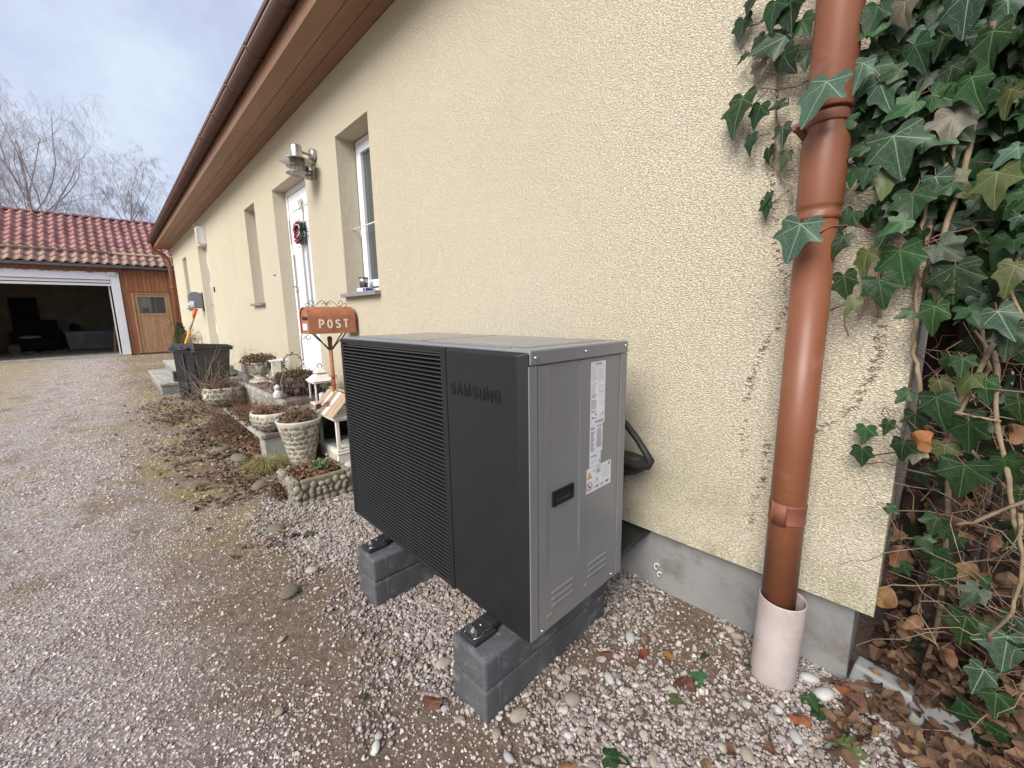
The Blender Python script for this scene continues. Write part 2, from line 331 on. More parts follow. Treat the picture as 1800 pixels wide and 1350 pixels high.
# ---------------------------------------------------------------- mesh helpers
class MB:
    def __init__(s): s.v = []; s.f = []; s.m = []; s.sm = []; s.mats = []
    def add(s, vs, fs, mt=None, smooth=False):
        o = len(s.v); s.v += [tuple(p) for p in vs]
        k = 0
        if mt is not None:
            if mt not in s.mats: s.mats.append(mt)
            k = s.mats.index(mt)
        for f in fs: s.f.append(tuple(i+o for i in f)); s.m.append(k); s.sm.append(smooth)
        return s
    def box(s, x0, x1, y0, y1, z0, z1, mt=None, T=None):
        vs = [Vector((x,y,z)) for z in (z0,z1) for y in (y0,y1) for x in (x0,x1)]
        if T is not None: vs = [T @ p for p in vs]
        return s.add(vs, [(0,2,3,1),(4,5,7,6),(0,1,5,4),(2,6,7,3),(0,4,6,2),(1,3,7,5)], mt)
    def frustum(s, c, a0, b0, z0, a1, b1, z1, mt=None, T=None, c1=None):
        c1 = c1 or c
        vs = [Vector((c[0]+sx*a0/2, c[1]+sy*b0/2, z0)) for sx, sy in ((-1,-1),(1,-1),(1,1),(-1,1))] + \
             [Vector((c1[0]+sx*a1/2, c1[1]+sy*b1/2, z1)) for sx, sy in ((-1,-1),(1,-1),(1,1),(-1,1))]
        if T is not None: vs = [T @ p for p in vs]
        return s.add(vs, [(3,2,1,0),(4,5,6,7),(0,1,5,4),(1,2,6,5),(2,3,7,6),(3,0,4,7)], mt)
    def tube(s, pts, r, seg=8, mt=None, caps=True, smooth=True):
        pts = [Vector(p) for p in pts]; n = len(pts)
        rs = r if hasattr(r, '__len__') else [r]*n
        t = (pts[1]-pts[0]).normalized()
        up = Vector((0,0,1)) if abs(t.z) < .9 else Vector((1,0,0))
        a = t.cross(up).normalized(); vs = []
        for i, p in enumerate(pts):
            t2 = (pts[min(i+1,n-1)]-pts[max(i-1,0)])
            if t2.length > 1e-9: t2.normalize()
            else: t2 = t
            a = (a - t2*a.dot(t2))
            if a.length < 1e-6: a = t2.orthogonal()
            a.normalize(); b = t2.cross(a)
            for k in range(seg):
                th = 2*PI*k/seg; vs.append(p + (a*math.cos(th) + b*math.sin(th))*rs[i])
        fs = [(i*seg+k, i*seg+(k+1)%seg, (i+1)*seg+(k+1)%seg, (i+1)*seg+k) for i in range(n-1) for k in range(seg)]
        s.add(vs, fs, mt, smooth)
        if caps:
            o = len(s.v)-len(vs); k0 = s.mats.index(mt) if mt is not None else 0
            s.f.append(tuple(o+k for k in reversed(range(seg)))); s.m.append(k0); s.sm.append(False)
            s.f.append(tuple(o+(n-1)*seg+k for k in range(seg))); s.m.append(k0); s.sm.append(False)
        return s
    def lathe(s, prof, c, seg=24, mt=None, smooth=True, T=None, sy=1.0):
        vs = []; fs = []
        for r, z in prof:
            for k in range(seg):
                th = 2*PI*k/seg; vs.append(Vector((c[0]+r*math.cos(th), c[1]+r*sy*math.sin(th), c[2]+z)))
        if T is not None: vs = [T @ p for p in vs]
        n = len(prof)
        fs = [(i*seg+k, i*seg+(k+1)%seg, (i+1)*seg+(k+1)%seg, (i+1)*seg+k) for i in range(n-1) for k in range(seg)]
        if prof[0][0] > 1e-5: fs.append(tuple(reversed(range(seg))))
        if prof[-1][0] > 1e-5: fs.append(tuple((n-1)*seg+k for k in range(seg)))
        return s.add(vs, fs, mt, smooth)
    def prism(s, poly, T, h, mt=None):
        """2D polygon (CCW) extruded by h along local z, placed by T"""
        n = len(poly)
        vs = [T @ Vector((x,y,0)) for x,y in poly] + [T @ Vector((x,y,h)) for x,y in poly]
        fs = [tuple(reversed(range(n))), tuple(range(n,2*n))] + [(i,(i+1)%n,(i+1)%n+n,i+n) for i in range(n)]
        return s.add(vs, fs, mt)
    def build(s, name, mt=None, parent=None, bevel=0, seg=2, smooth=None, world=True):
        me = bpy.data.meshes.new(name)
        org = Vector((0,0,0))
        if parent is not None:
            org = ORG[parent.name]
        me.from_pydata([(x-org.x, y-org.y, z-org.z) for x,y,z in s.v], [], s.f)
        if s.mats:
            for k in s.mats: me.materials.append(M[k])
            me.polygons.foreach_set('material_index', s.m)
        else: me.materials.append(M[mt])
        me.polygons.foreach_set('use_smooth', s.sm if smooth is None else [smooth]*len(s.f))
        me.validate(); me.update()
        o = bpy.data.objects.new(name, me); C.objects.link(o)
        if parent is not None: o.parent = parent
        ORG[o.name] = org
        if bevel:
            b = o.modifiers.new('bevel', 'BEVEL'); b.width = bevel; b.segments = seg; b.limit_method = 'ANGLE'; b.angle_limit = .6
            b.harden_normals = False
        return o
def box(name, mt, parent, x0,x1,y0,y1,z0,z1, bevel=0, **k):
    return MB().box(x0,x1,y0,y1,z0,z1).build(name, mt, parent, bevel=bevel, **k)
def place(name, me, parent, loc, rot=(0,0,0), scl=(1,1,1), quat=None):
    """one more object that shares a mesh; loc is in world space"""
    o = bpy.data.objects.new(name, me); C.objects.link(o)
    org = Vector((0,0,0))
    if parent is not None: o.parent = parent; org = ORG[parent.name]
    o.location = Vector(loc)-org
    if quat is not None: o.rotation_mode = 'QUATERNION'; o.rotation_quaternion = quat
    else: o.rotation_euler = rot
    o.scale = scl if hasattr(scl, '__len__') else (scl,)*3
    return o
def raw_mesh(name, vs, fs, mt, smooth=True, uv=None):
    me = bpy.data.meshes.new(name); me.from_pydata([tuple(v) for v in vs], [], fs)
    for k in (mt if isinstance(mt, (list, tuple)) else [mt]): me.materials.append(M[k])
    me.polygons.foreach_set('use_smooth', [smooth]*len(fs))
    if uv is not None:
        u = me.uv_layers.new(name='UVMap'); li = np.zeros(len(me.loops), dtype=np.int32); me.loops.foreach_get('vertex_index', li)
        u.data.foreach_set('uv', np.array(uv, dtype=np.float32)[li].ravel())
    me.update(); return me
def ico(sub=1):
    bm = bmesh.new(); bmesh.ops.create_icosphere(bm, subdivisions=sub, radius=1)
    v = [q.co.copy() for q in bm.verts]; f = [tuple(q.index for q in p.verts) for p in bm.faces]; bm.free(); return v, f
def stone_mesh(name, mt, seed, sub=2, amp=.18, flat=1.0):
    r = random.Random(seed); v, f = ico(sub)
    dirs = [(Vector((r.gauss(0,1), r.gauss(0,1), r.gauss(0,1))).normalized(), r.uniform(-amp, amp)) for _ in range(7)]
    out = []
    for p in v:
        k = 1 + sum(a*max(0, p.dot(d))**2 for d, a in dirs)
        out.append((p.x*k, p.y*k, p.z*k*flat))
    return raw_mesh(name, out, f, mt)

# strokes: letters as real strips
def arc(cx, cy, rx, ry, a0, a1, n=8):
    return [(cx+rx*math.cos(math.radians(a0+(a1-a0)*i/n)), cy+ry*math.sin(math.radians(a0+(a1-a0)*i/n))) for i in range(n+1)]
GLY = {
 'S': [arc(.3,.74,.25,.23,20,250,9)[0:1] + arc(.3,.74,.25,.22,30,265,9) + arc(.3,.27,.26,.24,85,-150,9)],
 'A': [[(0,0),(.31,1),(.62,0)]],
 'B': [[(0.02,0),(0.02,1),(.35,.97),(.45,.78),(.35,.55),(.05,.52)],[(.35,.53),(.5,.3),(.36,.03),(.02,.02)]],
 'M': [[(0,0),(.06,1),(.36,.15),(.66,1),(.72,0)]],
 'U': [[(0.02,1),(0.02,.3)] + arc(.28,.28,.26,.26,180,360,8) + [(.54,1)]],
 'N': [[(0.02,0),(0.02,1),(.54,0),(.54,1)]],
 'G': [arc(.3,.74,.26,.24,15,180,7) + arc(.3,.27,.26,.25,180,360,8) + [(.56,.48),(.32,.48)]],
 'P': [[(0.02,0),(0.02,1)] + arc(.25,.73,.28,.26,85,-90,7) + [(0.04,.47)]],
 'O': [arc(.3,.5,.27,.48,90,450,14)],
 'T': [[(0,.98),(.62,.98)],[(.31,.98),(.31,0)]],
 '3': [arc(.26,.74,.24,.23,150,-80,7) + arc(.26,.27,.27,.25,80,-150,7)],
 '!': [[(.1,1),(.1,.32)],[(.1,.13),(.1,.0)]],
}
def strip_text(mb, text, T, size, thick, h, gap=.2, mt=None, sx=1.0, thin=None):
    x = 0
    for ch in text:
        if ch == ' ': x += .5; continue
        w = max(p[0] for st in GLY[ch] for p in st)
        for st in GLY[ch]:
            pts = [((x+a)*size*sx, b*size) for a, b in st]
            P = []
            for p in pts:
                if not P or math.dist(p, P[-1]) > 1e-6: P.append(p)
            L = []; R = []
            for i, p in enumerate(P):
                a = P[max(i-1,0)]; c = P[min(i+1,len(P)-1)]
                d0 = Vector((p[0]-a[0], p[1]-a[1])); d1 = Vector((c[0]-p[0], c[1]-p[1]))
                if d0.length < 1e-9: d0 = d1.copy()
                if d1.length < 1e-9: d1 = d0.copy()
                d0.normalize(); d1.normalize(); t = (d0+d1)
                if t.length < 1e-6: t = d1
                t.normalize(); nrm = Vector((-t.y, t.x)); k = min(1/max(.45, nrm.dot(Vector((-d0.y, d0.x)))), 2)
                L.append((p[0]+nrm.x*thick/2*k, p[1]+nrm.y*thick/2*k)); R.append((p[0]-nrm.x*thick/2*k, p[1]-nrm.y*thick/2*k))
            for i in range(len(P)-1):
                mb.prism([R[i], R[i+1], L[i+1], L[i]], T, h, mt)
        x += w + gap
    return x*size*sx
def face_T(origin, xdir, ydir):
    x = Vector(xdir).normalized(); y = Vector(ydir).normalized(); z = x.cross(y)
    return Matrix.Translation(origin) @ Matrix((x, y, z)).transposed().to_4x4()

def wall_open(mb, x0, x1, z0, z1, y, openings, depth, T=lambda x,y,z: (x,y,z), mt=None, back=True):
    """front face at y with rectangular openings (x0,x1,z0,z1) and reveals of the given depth"""
    xs = sorted({x0, x1, *[o[0] for o in openings], *[o[1] for o in openings]})
    for a, b in zip(xs, xs[1:]):
        op = sorted([(o[2], o[3]) for o in openings if o[0] < (a+b)/2 < o[1]])
        z = z0
        for lo, hi in op + [(z1, z1)]:
            if lo > z+1e-6: mb.add([T(a,y,z),T(b,y,z),T(b,y,lo),T(a,y,lo)], [(0,1,2,3)], mt)
            z = hi
    for a, b, lo, hi in openings:
        yb = y+depth
        mb.add([T(a,y,lo),T(a,yb,lo),T(a,yb,hi),T(a,y,hi)], [(0,1,2,3)], mt)
        mb.add([T(b,y,lo),T(b,y,hi),T(b,yb,hi),T(b,yb,lo)], [(0,1,2,3)], mt)
        mb.add([T(a,y,hi),T(a,yb,hi),T(b,yb,hi),T(b,y,hi)], [(0,1,2,3)], mt)
        mb.add([T(a,y,lo),T(b,y,lo),T(b,yb,lo),T(a,yb,lo)], [(0,1,2,3)], mt)

# ---------------------------------------------------------------- ground
def fbm(x, y, s=1.0, seed=0):
    r = np.random.RandomState(seed); t = 0; a = 1.0; tot = 0
    for o in range(4):
        for k in range(4):
            th = r.uniform(0, 2*PI); ph = r.uniform(0, 2*PI); f = s*(2**o)*r.uniform(.8, 1.3)
            t = t + a*np.sin((x*math.cos(th)+y*math.sin(th))*f*2*PI + ph); tot += a
        a *= .55
    return t/tot*2.2          # roughly -1..1
def bed(x, y):      # how much of the round pebble bed covers a point
    e = (x+3.3)*1.4; e2 = (y-.62 - .22*fbm(x, y, .55, 3))*5
    ex = np.clip(np.minimum(e, e2)+.5, 0, 1)
    near_wall = np.clip((y-1.02+.30*fbm(x,y,.6,9))*4, 0, .90)*np.clip((x+.95)*3,0,1)*np.clip((-.25-x)*4,0,1)
    low = np.clip((-.95-x)*1.2, 0, 1)*0
    return np.clip(ex - near_wall - low, 0, 1)
def ground_mat():
    m, n, l, b = new_mat('gravel_and_earth')
    g = n.new('ShaderNodeNewGeometry').outputs['Position']
    sx = n.new('ShaderNodeSeparateXYZ'); l.new(g, sx.inputs[0])
    big = noise(n, l, g, .55, 5, .6); mid = noise(n, l, g, 3.0, 6, .65); fine = noise(n, l, g, 34, 9, .78)
    # small stones: random colour cells
    vo = n.new('ShaderNodeTexVoronoi'); vo.inputs['Scale'].default_value = 95; l.new(g, vo.inputs['Vector'])
    vs = n.new('ShaderNodeSeparateColor'); l.new(vo.outputs['Color'], vs.inputs[0])
    grav = ramp(n, l, vs.outputs[0], [(0,(0.23,0.195,0.185)),(.35,(0.36,0.315,0.30)),(.8,(0.49,0.44,0.425)),(1,(0.66,0.62,0.60))]).outputs[0]
    dirt = ramp(n, l, fine.outputs['Fac'], [(.34,(0.10,0.070,0.053)),(.48,(0.205,0.146,0.108)),(.60,(0.29,0.215,0.16)),(.74,(0.43,0.34,0.27))]).outputs[0]
    tan = ramp(n, l, fine.outputs['Fac'], [(.3,(0.26,0.205,0.12)),(.6,(0.40,0.325,0.20)),(.8,(0.50,0.42,0.29))]).outputs[0]
    # the driven strip: y below the verge
    yy = mathn(n, l, 'MULTIPLY_ADD', mid.outputs['Fac'], .9, sx.outputs[1])      # y + noise
    yy = mathn(n, l, 'MULTIPLY_ADD', big.outputs['Fac'], .7, yy)
    verge = n.new('ShaderNodeMapRange'); verge.inputs[1].default_value = .45; verge.inputs[2].default_value = 1.15; l.new(yy, verge.inputs[0])
    far = n.new('ShaderNodeMapRange'); far.inputs[1].default_value = -.15; far.inputs[2].default_value = -1.0; l.new(yy, far.inputs[0])
    c = mixc(n, l, mathn(n, l, 'MULTIPLY', verge.outputs[0], .9), grav, dirt)
    c = mixc(n, l, mathn(n, l, 'MULTIPLY', far.outputs[0], .8), c, tan)
    bare = ramp(n, l, mid.outputs['Fac'], [(.50,0),(.66,.75)]).outputs[0]
    c = mixc(n, l, bare, c, mixc(n, l, .4, dirt, (0.24,0.185,0.15)))
    # moss and dead grass patches along the verge and by the garage
    ms = noise(n, l, g, 1.7, 7, .7)
    mf = mathn(n, l, 'MULTIPLY', ramp(n, l, ms.outputs['Fac'], [(.47,0),(.62,.85)]).outputs[0], mathn(n, l, 'MAXIMUM', verge.outputs[0], .35))
    nearbed = n.new('ShaderNodeMapRange'); nearbed.inputs[1].default_value = -2.0; nearbed.inputs[2].default_value = -3.2; l.new(sx.outputs[0], nearbed.inputs[0])
    c = mixc(n, l, mathn(n, l, 'MULTIPLY', mf, nearbed.outputs[0]), c, mixc(n, l, fine.outputs['Fac'], (0.25,0.23,0.065), (0.40,0.35,0.15)))
    l.new(c, b.inputs['Base Color']); b.inputs['Roughness'].default_value = 1.0; b.inputs['Specular IOR Level'].default_value = .05
    inv = mathn(n, l, 'SUBTRACT', 1.0, vo.outputs['Distance'])
    h = mathn(n, l, 'MULTIPLY_ADD', fine.outputs['Fac'], 2.2, noise(n, l, g, 140, 4, .7).outputs['Fac'])
    bump(n, l, b, h, 1.0, .010)
    return m
M['ground'] = ground_mat()
def ground_z(x, y):
    z = .012*fbm(x, y, .35, 21) + .006*fbm(x, y, 1.3, 22)
    return z - .008
xs = np.concatenate([[-400,-120,-60,-40,-30,-26], np.arange(-24,-7,.5), np.arange(-7,1.6,.06), [2,3,6,12,40,200,400]])
ys = np.concatenate([[-400,-100,-40,-20,-12,-8,-6], np.arange(-4.5,-1,.25), np.arange(-1,2.6,.06), [3,5,9,20,60,400]])
X, Y = np.meshgrid(xs, ys, indexing='ij')
near = np.clip((X+8)/2,0,1)*np.clip((2.5-X),0,1)*np.clip((Y+3),0,1)*np.clip((3.2-Y),0,1)
Z = ground_z(X, Y)*near
nx, ny = len(xs), len(ys)
me = bpy.data.meshes.new('ground')
me.from_pydata(np.stack([X,Y,Z],-1).reshape(-1,3).tolist(), [], [(i*ny+j,(i+1)*ny+j,(i+1)*ny+j+1,i*ny+j+1) for i in range(nx-1) for j in range(ny-1)])
me.materials.append(M['ground']); me.polygons.foreach_set('use_smooth', [True]*len(me.polygons))
g = bpy.data.objects.new('ground', me); C.objects.link(g); g['kind'] = 'structure'

# ---------------------------------------------------------------- pebbles and gravel (countless: scattered by geometry nodes)
def stone_col_mat(name):
    m, n, l, b = new_mat(name)
    at = n.new('ShaderNodeAttribute'); at.attribute_type = 'INSTANCER'; at.attribute_name = 'col'
    a = noise(n, l, coords(n), 2.2, 4, .6)
    c = mixc(n, l, .55, at.outputs['Color'], mixc(n, l, 1.0, at.outputs['Color'], ramp(n, l, a.outputs['Fac'], [(.3,.55),(.7,1.3)]).outputs[0], 'MULTIPLY'))
    l.new(c, b.inputs['Base Color']); b.inputs['Roughness'].default_value = .85; b.inputs['Specular IOR Level'].default_value = .2
    return m
M['pebble'] = stone_col_mat('pebble_stone')
def scatter(name, P, S, Rt, Cc, mt, sub=2, nproto=6, amp=.45, freq=1.1, label=None):
    n = len(P)
    me = bpy.data.meshes.new(name); me.from_pydata(P.tolist(), [], [])
    a = me.attributes.new('scl', 'FLOAT_VECTOR', 'POINT'); a.data.foreach_set('vector', S.astype(np.float32).ravel())
    a = me.attributes.new('rot', 'FLOAT_VECTOR', 'POINT'); a.data.foreach_set('vector', Rt.astype(np.float32).ravel())
    a = me.attributes.new('col', 'FLOAT_COLOR', 'POINT'); a.data.foreach_set('color', np.concatenate([Cc, np.ones((n,1))],1).astype(np.float32).ravel())
    o = bpy.data.objects.new(name, me); C.objects.link(o)
    ng = bpy.data.node_groups.new(name+'_scatter', 'GeometryNodeTree')
    ng.interface.new_socket('Geometry', in_out='INPUT', socket_type='NodeSocketGeometry')
    ng.interface.new_socket('Geometry', in_out='OUTPUT', socket_type='NodeSocketGeometry')
    nn, ll = ng.nodes, ng.links
    gi, go = nn.new('NodeGroupInput'), nn.new('NodeGroupOutput')
    g2i = nn.new('GeometryNodeGeometryToInstance')
    for k in range(nproto):
        s = nn.new('GeometryNodeMeshIcoSphere'); s.inputs['Subdivisions'].default_value = sub; s.inputs['Radius'].default_value = 1
        sp = nn.new('GeometryNodeSetPosition'); nt = nn.new('ShaderNodeTexNoise'); nt.inputs['Scale'].default_value = freq; nt.inputs['Detail'].default_value = 1.5
        pos = nn.new('GeometryNodeInputPosition'); ad = nn.new('ShaderNodeVectorMath'); ad.operation = 'ADD'; ad.inputs[1].default_value = (k*7.3, k*3.1, k)
        ll.new(pos.outputs[0], ad.inputs[0]); ll.new(ad.outputs[0], nt.inputs['Vector'])
        ma = nn.new('ShaderNodeMath'); ma.operation = 'MULTIPLY_ADD'; ma.inputs[1].default_value = amp*2; ma.inputs[2].default_value = 1-amp
        ll.new(nt.outputs['Fac'] if 'Fac' in nt.outputs else nt.outputs[0], ma.inputs[0])
        sc = nn.new('ShaderNodeVectorMath'); sc.operation = 'SCALE'; ll.new(pos.outputs[0], sc.inputs[0]); ll.new(ma.outputs[0], sc.inputs['Scale'])
        ll.new(s.outputs[0], sp.inputs['Geometry']); ll.new(sc.outputs[0], sp.inputs['Position'])
        last = sp
        if sub > 1:
            ss = nn.new('GeometryNodeSetShadeSmooth'); ll.new(sp.outputs[0], ss.inputs[0]); last = ss
        ll.new(last.outputs[0], g2i.inputs[0])
    iop = nn.new('GeometryNodeInstanceOnPoints'); iop.inputs['Pick Instance'].default_value = True
    rv = nn.new('FunctionNodeRandomValue'); rv.data_type = 'INT'; rv.inputs[4].default_value = 0; rv.inputs[5].default_value = nproto-1
    def attr(nm, t='FLOAT_VECTOR'):
        x = nn.new('GeometryNodeInputNamedAttribute'); x.data_type = t; x.inputs[0].default_value = nm; return x.outputs[0]
    ll.new(gi.outputs[0], iop.inputs['Points']); ll.new(g2i.outputs[0], iop.inputs['Instance'])
    ll.new([q for q in rv.outputs if q.type == 'INT'][0], iop.inputs['Instance Index'])
    ll.new(attr('rot'), iop.inputs['Rotation']); ll.new(attr('scl'), iop.inputs['Scale'])
    sm = nn.new('GeometryNodeSetMaterial'); sm.inputs['Material'].default_value = M[mt]
    ll.new(iop.outputs[0], sm.inputs[0]); ll.new(sm.outputs[0], go.inputs[0])
    md = o.modifiers.new('scatter', 'NODES'); md.node_group = ng
    me.materials.append(M[mt])
    o['kind'] = 'stuff'; o['label'] = label; o['category'] = 'gravel'
    return o
PAL = np.array([(0.50,0.445,0.405),(0.42,0.365,0.345),(0.60,0.555,0.52),(0.34,0.30,0.285),(0.53,0.44,0.405),(0.29,0.27,0.26),(0.68,0.64,0.60),(0.42,0.335,0.28),(0.40,0.39,0.385),(0.24,0.185,0.155)])
def cols(n, bright=1.0, rs=RS):
    c = PAL[rs.choice(len(PAL), n, p=[.18,.16,.13,.12,.11,.07,.06,.08,.05,.04])]
    c = c*.86 + c.mean(0)*.14
    return np.clip(c*rs.uniform(.68, 1.18, (n,1))*bright, .02, .8)
def inside_block(x, y):
    f = np.zeros_like(x, bool)
    for bx in (-.93, -1.67): f |= (abs(x-bx) < .082) & (y > .69) & (y < 1.33)
    f |= ((x+.274)**2+(y-1.5)**2 < .07**2) | (y > 1.66)
    return f
# round pebbles of the bed
x = RS.uniform(-3.5, .55, 150000); y = RS.uniform(.2, 1.66, 150000)
patch = np.clip(.78+.45*fbm(x,y,1.1,55), .30, 1)
keep = (RS.uniform(0,1,len(x)) < bed(x,y)*.80*patch) & ~inside_block(x,y) & ~((x>.05)&(y>1.45))
x, y = x[keep], y[keep]; n = len(x)
s = np.exp(RS.normal(math.log(.0047), .36, n)); s = np.clip(s, .0025, .013)
lay = RS.uniform(0, 1, n)
z = ground_z(x,y) + s*.2 + lay*.006
S = np.stack([s*RS.uniform(.9,1.6,n), s*RS.uniform(.7,1.1,n), s*RS.uniform(.5,.9,n)],-1)
Rt = np.stack([RS.normal(0,.6,n), RS.normal(0,.6,n), RS.uniform(0,6.28,n)],-1)
scatter('pebble_bed', np.stack([x,y,z],-1), S, Rt, cols(n, .74), 'pebble', sub=2, nproto=9, amp=.62, freq=1.5, label='beige and grey round pebbles spread around the heat pump')
# bigger stones mixed in
x = RS.uniform(-3.2, .5, 1300); y = RS.uniform(.3, 1.64, 1300)
keep = (RS.uniform(0,1,len(x)) < bed(x,y)*.42+.07*(x>-2.4)) & ~inside_block(x,y)
x, y = x[keep], y[keep]; n = len(x); s = RS.uniform(.007, .015, n)
scatter('coarse_pebbles', np.stack([x,y,ground_z(x,y)+s*.45],-1), np.stack([s*RS.uniform(1,1.5,n), s, s*RS.uniform(.5,.75,n)],-1),
        np.stack([RS.normal(0,.3,n), RS.normal(0,.3,n), RS.uniform(0,6.28,n)],-1), cols(n,.74), 'pebble', sub=3, label='larger rounded stones scattered among the small pebbles')
# crushed gravel of the driveway: dense near, thinner on the earth verge
def gravel(nn, x0, x1, y0, y1, smin, smax, seed):
    r = np.random.RandomState(seed); x = r.uniform(x0,x1,nn); y = r.uniform(y0,y1,nn)
    yy = y + .5*fbm(x,y,.5,31)*.5
    p = np.where(yy < .05, .9, np.clip(.9-(yy-.05)*1.5, .40, .9))
    tan_side = np.clip((y+1.0-.4*fbm(x,y,.4,35))*1.6+.5, .14, 1)
    p = p*tan_side*np.clip(.60 + .65*fbm(x*.45,y,.6,33), .22, 1) * (1-.8*bed(x,y))
    k = (r.uniform(0,1,nn) < p) & (y < 1.55) & ~inside_block(x,y); x, y = x[k], y[k]; n = len(x)
    s = r.uniform(smin, smax, n)*np.exp(r.normal(0,.25,n))
    z = ground_z(x,y)*np.clip((x+8)/2,0,1)*np.clip(y+3,0,1) + s*.15
    return np.stack([x,y,z],-1), np.stack([s*r.uniform(.9,1.5,n), s, s*r.uniform(.45,.85,n)],-1), np.stack([r.normal(0,.4,n), r.normal(0,.4,n), r.uniform(0,6.28,n)],-1), cols(n,1.02,r)
a = gravel(170000, -3.6, .5, -1.6, 1.5, .0023, .0048, 41)
b_ = gravel(70000, -9.5, -3.4, -3.2, 1.4, .0038, .008, 42)
c_far = gravel(42000, -19.7, -9.5, -4.5, 1.4, .006, .011, 43)
P = [np.concatenate(q) for q in zip(a, b_, c_far)]
scatter('driveway_gravel', *P, 'pebble', sub=1, nproto=5, amp=.6, freq=1.6, label='pinkish grey crushed gravel covering the driveway')

# ================================================================ the house
WY = 1.60
H = thing('house', (-8, WY, 0), 'long single-storey house with cream rough render and brown eaves', 'house')
OPN = dict(w1=(-3.80,-3.18,1.45,2.77), d1=(-5.72,-4.60,.58,2.74), w2=(-7.12,-6.57,1.45,2.77), d2=(-11.42,-10.38,.50,2.78), w4=(-13.95,-13.28,1.52,2.78))
mb = MB(); wall_open(mb, -8.116, -.045, .297, 3.262, WY, [OPN['w1'],OPN['d1'],OPN['w2']], .17)
mb.add([(-.045,WY,.297),(-.045,9,.297),(-.045,9,3.262),(-.045,WY,3.262)], [(0,1,2,3)])
mb.add([(-.045,9,3.262),(-.045,9,.297),(-16,9,.297),(-16,9,3.262)], [(0,1,2,3)])
mb.add([(-8.116,WY,.297),(-.045,WY,.297),(-.045,WY+.1,.297),(-8.116,WY+.1,.297)], [(3,2,1,0)])
mb.add([(-.045,WY,.297),(-.045,9,.297),(-.145,9,.297),(-.145,WY,.297)], [(3,2,1,0)])
mb.add([(-8.116,WY,.297),(-8.116,WY,3.262),(-8.116,WY+.1,3.262),(-8.116,WY+.1,.297)], [(0,1,2,3)])
mb.build('wall', 'stucco', H)
mb = MB(); wall_open(mb, -15.9, -8.124, .297, 3.262, WY, [OPN['d2'],OPN['w4']], .17)
mb.add([(-15.9,WY,.297),(-15.9,WY,3.262),(-15.9,9,3.262),(-15.9,9,.297)], [(0,1,2,3)])
mb.add([(-8.124,WY,.297),(-8.124,WY,3.262),(-8.124,WY+.1,3.262),(-8.124,WY+.1,.297)], [(0,3,2,1)])
mb.build('wall', 'stucco', H)
box('expansion_joint', 'gasket', H, -8.118,-8.122,WY+.012,WY+.08,.3,3.26)
box('plinth', 'plinth', H, -15.85,-.092,WY+.052,WY+.3,-.3,.293, bevel=.004)
# eaves: three long boards, fascia, half round gutter with brackets
for a, b_ in ((1.252,1.372),(1.377,1.492),(1.497,1.597)):
    for xa, xb in ((-16.1,-10.9),(-10.896,-5.6),(-5.596,-1.9),(-1.896,.5)):
        box('plank', 'soffit', H, xa,xb,a,b_,3.264,3.284)
box('fascia', 'soffit', H, -16.1,.5,1.228,1.250,3.258,3.47)
gy, gz, gr = 1.168, 3.445, .07
mb = MB()
def half_round(mb, x0, x1, cy, cz, r, n=10, axis='x', t=.004):
    vs = []
    for xx in (x0, x1):
        for k in range(n+1):
            th = PI + PI*k/n; vs.append((xx, cy+r*math.cos(th), cz+r*math.sin(th)))
        for k in range(n, -1, -1):
            th = PI + PI*k/n; vs.append((xx, cy+(r-t)*math.cos(th), cz+(r-t)*math.sin(th)))
    q = 2*(n+1)
    if axis == 'y': vs = [(y, x, z) for x, y, z in vs]
    fs = [(i,(i+1)%q,(i+1)%q+q,i+q) for i in range(q)]
    for e in (0, q): fs += [(e+i,e+i+1,e+q-2-i,e+q-1-i) for i in range(n)]
    mb.add(vs, fs, None, True)
half_round(mb, -16.15, .55, gy, gz, gr)
GU = mb.build('gutter', 'gutter', H)
mb = MB(); mb.tube([(-16.15,gy-gr-.002,gz+.002),(.55,gy-gr-.002,gz+.002)], .008, 6); mb.build('bead', 'gutter', GU)
br = MB()
br.tube([(0, (gr+.006)*math.cos(PI+PI*k/10), (gr+.006)*math.sin(PI+PI*k/10)) for k in range(11)], .007, 6)
br.tube([(0,-gr-.012,0),(0,-gr-.006,.02)], .009, 6)
bme = raw_mesh('gutter_bracket', br.v, br.f, 'gutter')
for k in range(21):
    place('bracket', bme, GU, (-15.9+k*.78, gy, gz))
mb = MB()
for k in range(60):        # concrete roof tiles over the long roof, seen only as their lower edge
    pass
sl = math.radians(27)
mb.add([(-16.2,1.13,3.53),(.6,1.13,3.53),(.6,5.4,3.53+4.27*math.tan(sl)),(-16.2,5.4,3.53+4.27*math.tan(sl)),(-16.2,1.13,3.56),(.6,1.13,3.56),(.6,5.4,3.56+4.27*math.tan(sl)),(-16.2,5.4,3.56+4.27*math.tan(sl))],
       [(3,2,1,0),(4,5,6,7),(0,1,5,4),(1,2,6,5),(2,3,7,6),(3,0,4,7)])
mb.add([(-16.2,9.6,3.53),(.6,9.6,3.53),(.6,5.4,3.53+4.27*math.tan(sl)),(-16.2,5.4,3.53+4.27*math.tan(sl))], [(0,1,2,3)])
mb.add([(-.05,1.6,3.26),(-.05,9,3.26),(-.05,5.35,5.6)], [(0,1,2)]); mb.add([(-15.9,1.6,3.26),(-15.9,9,3.26),(-15.9,5.35,5.6)], [(2,1,0)])
mb.build('roof', 'gutter', H)

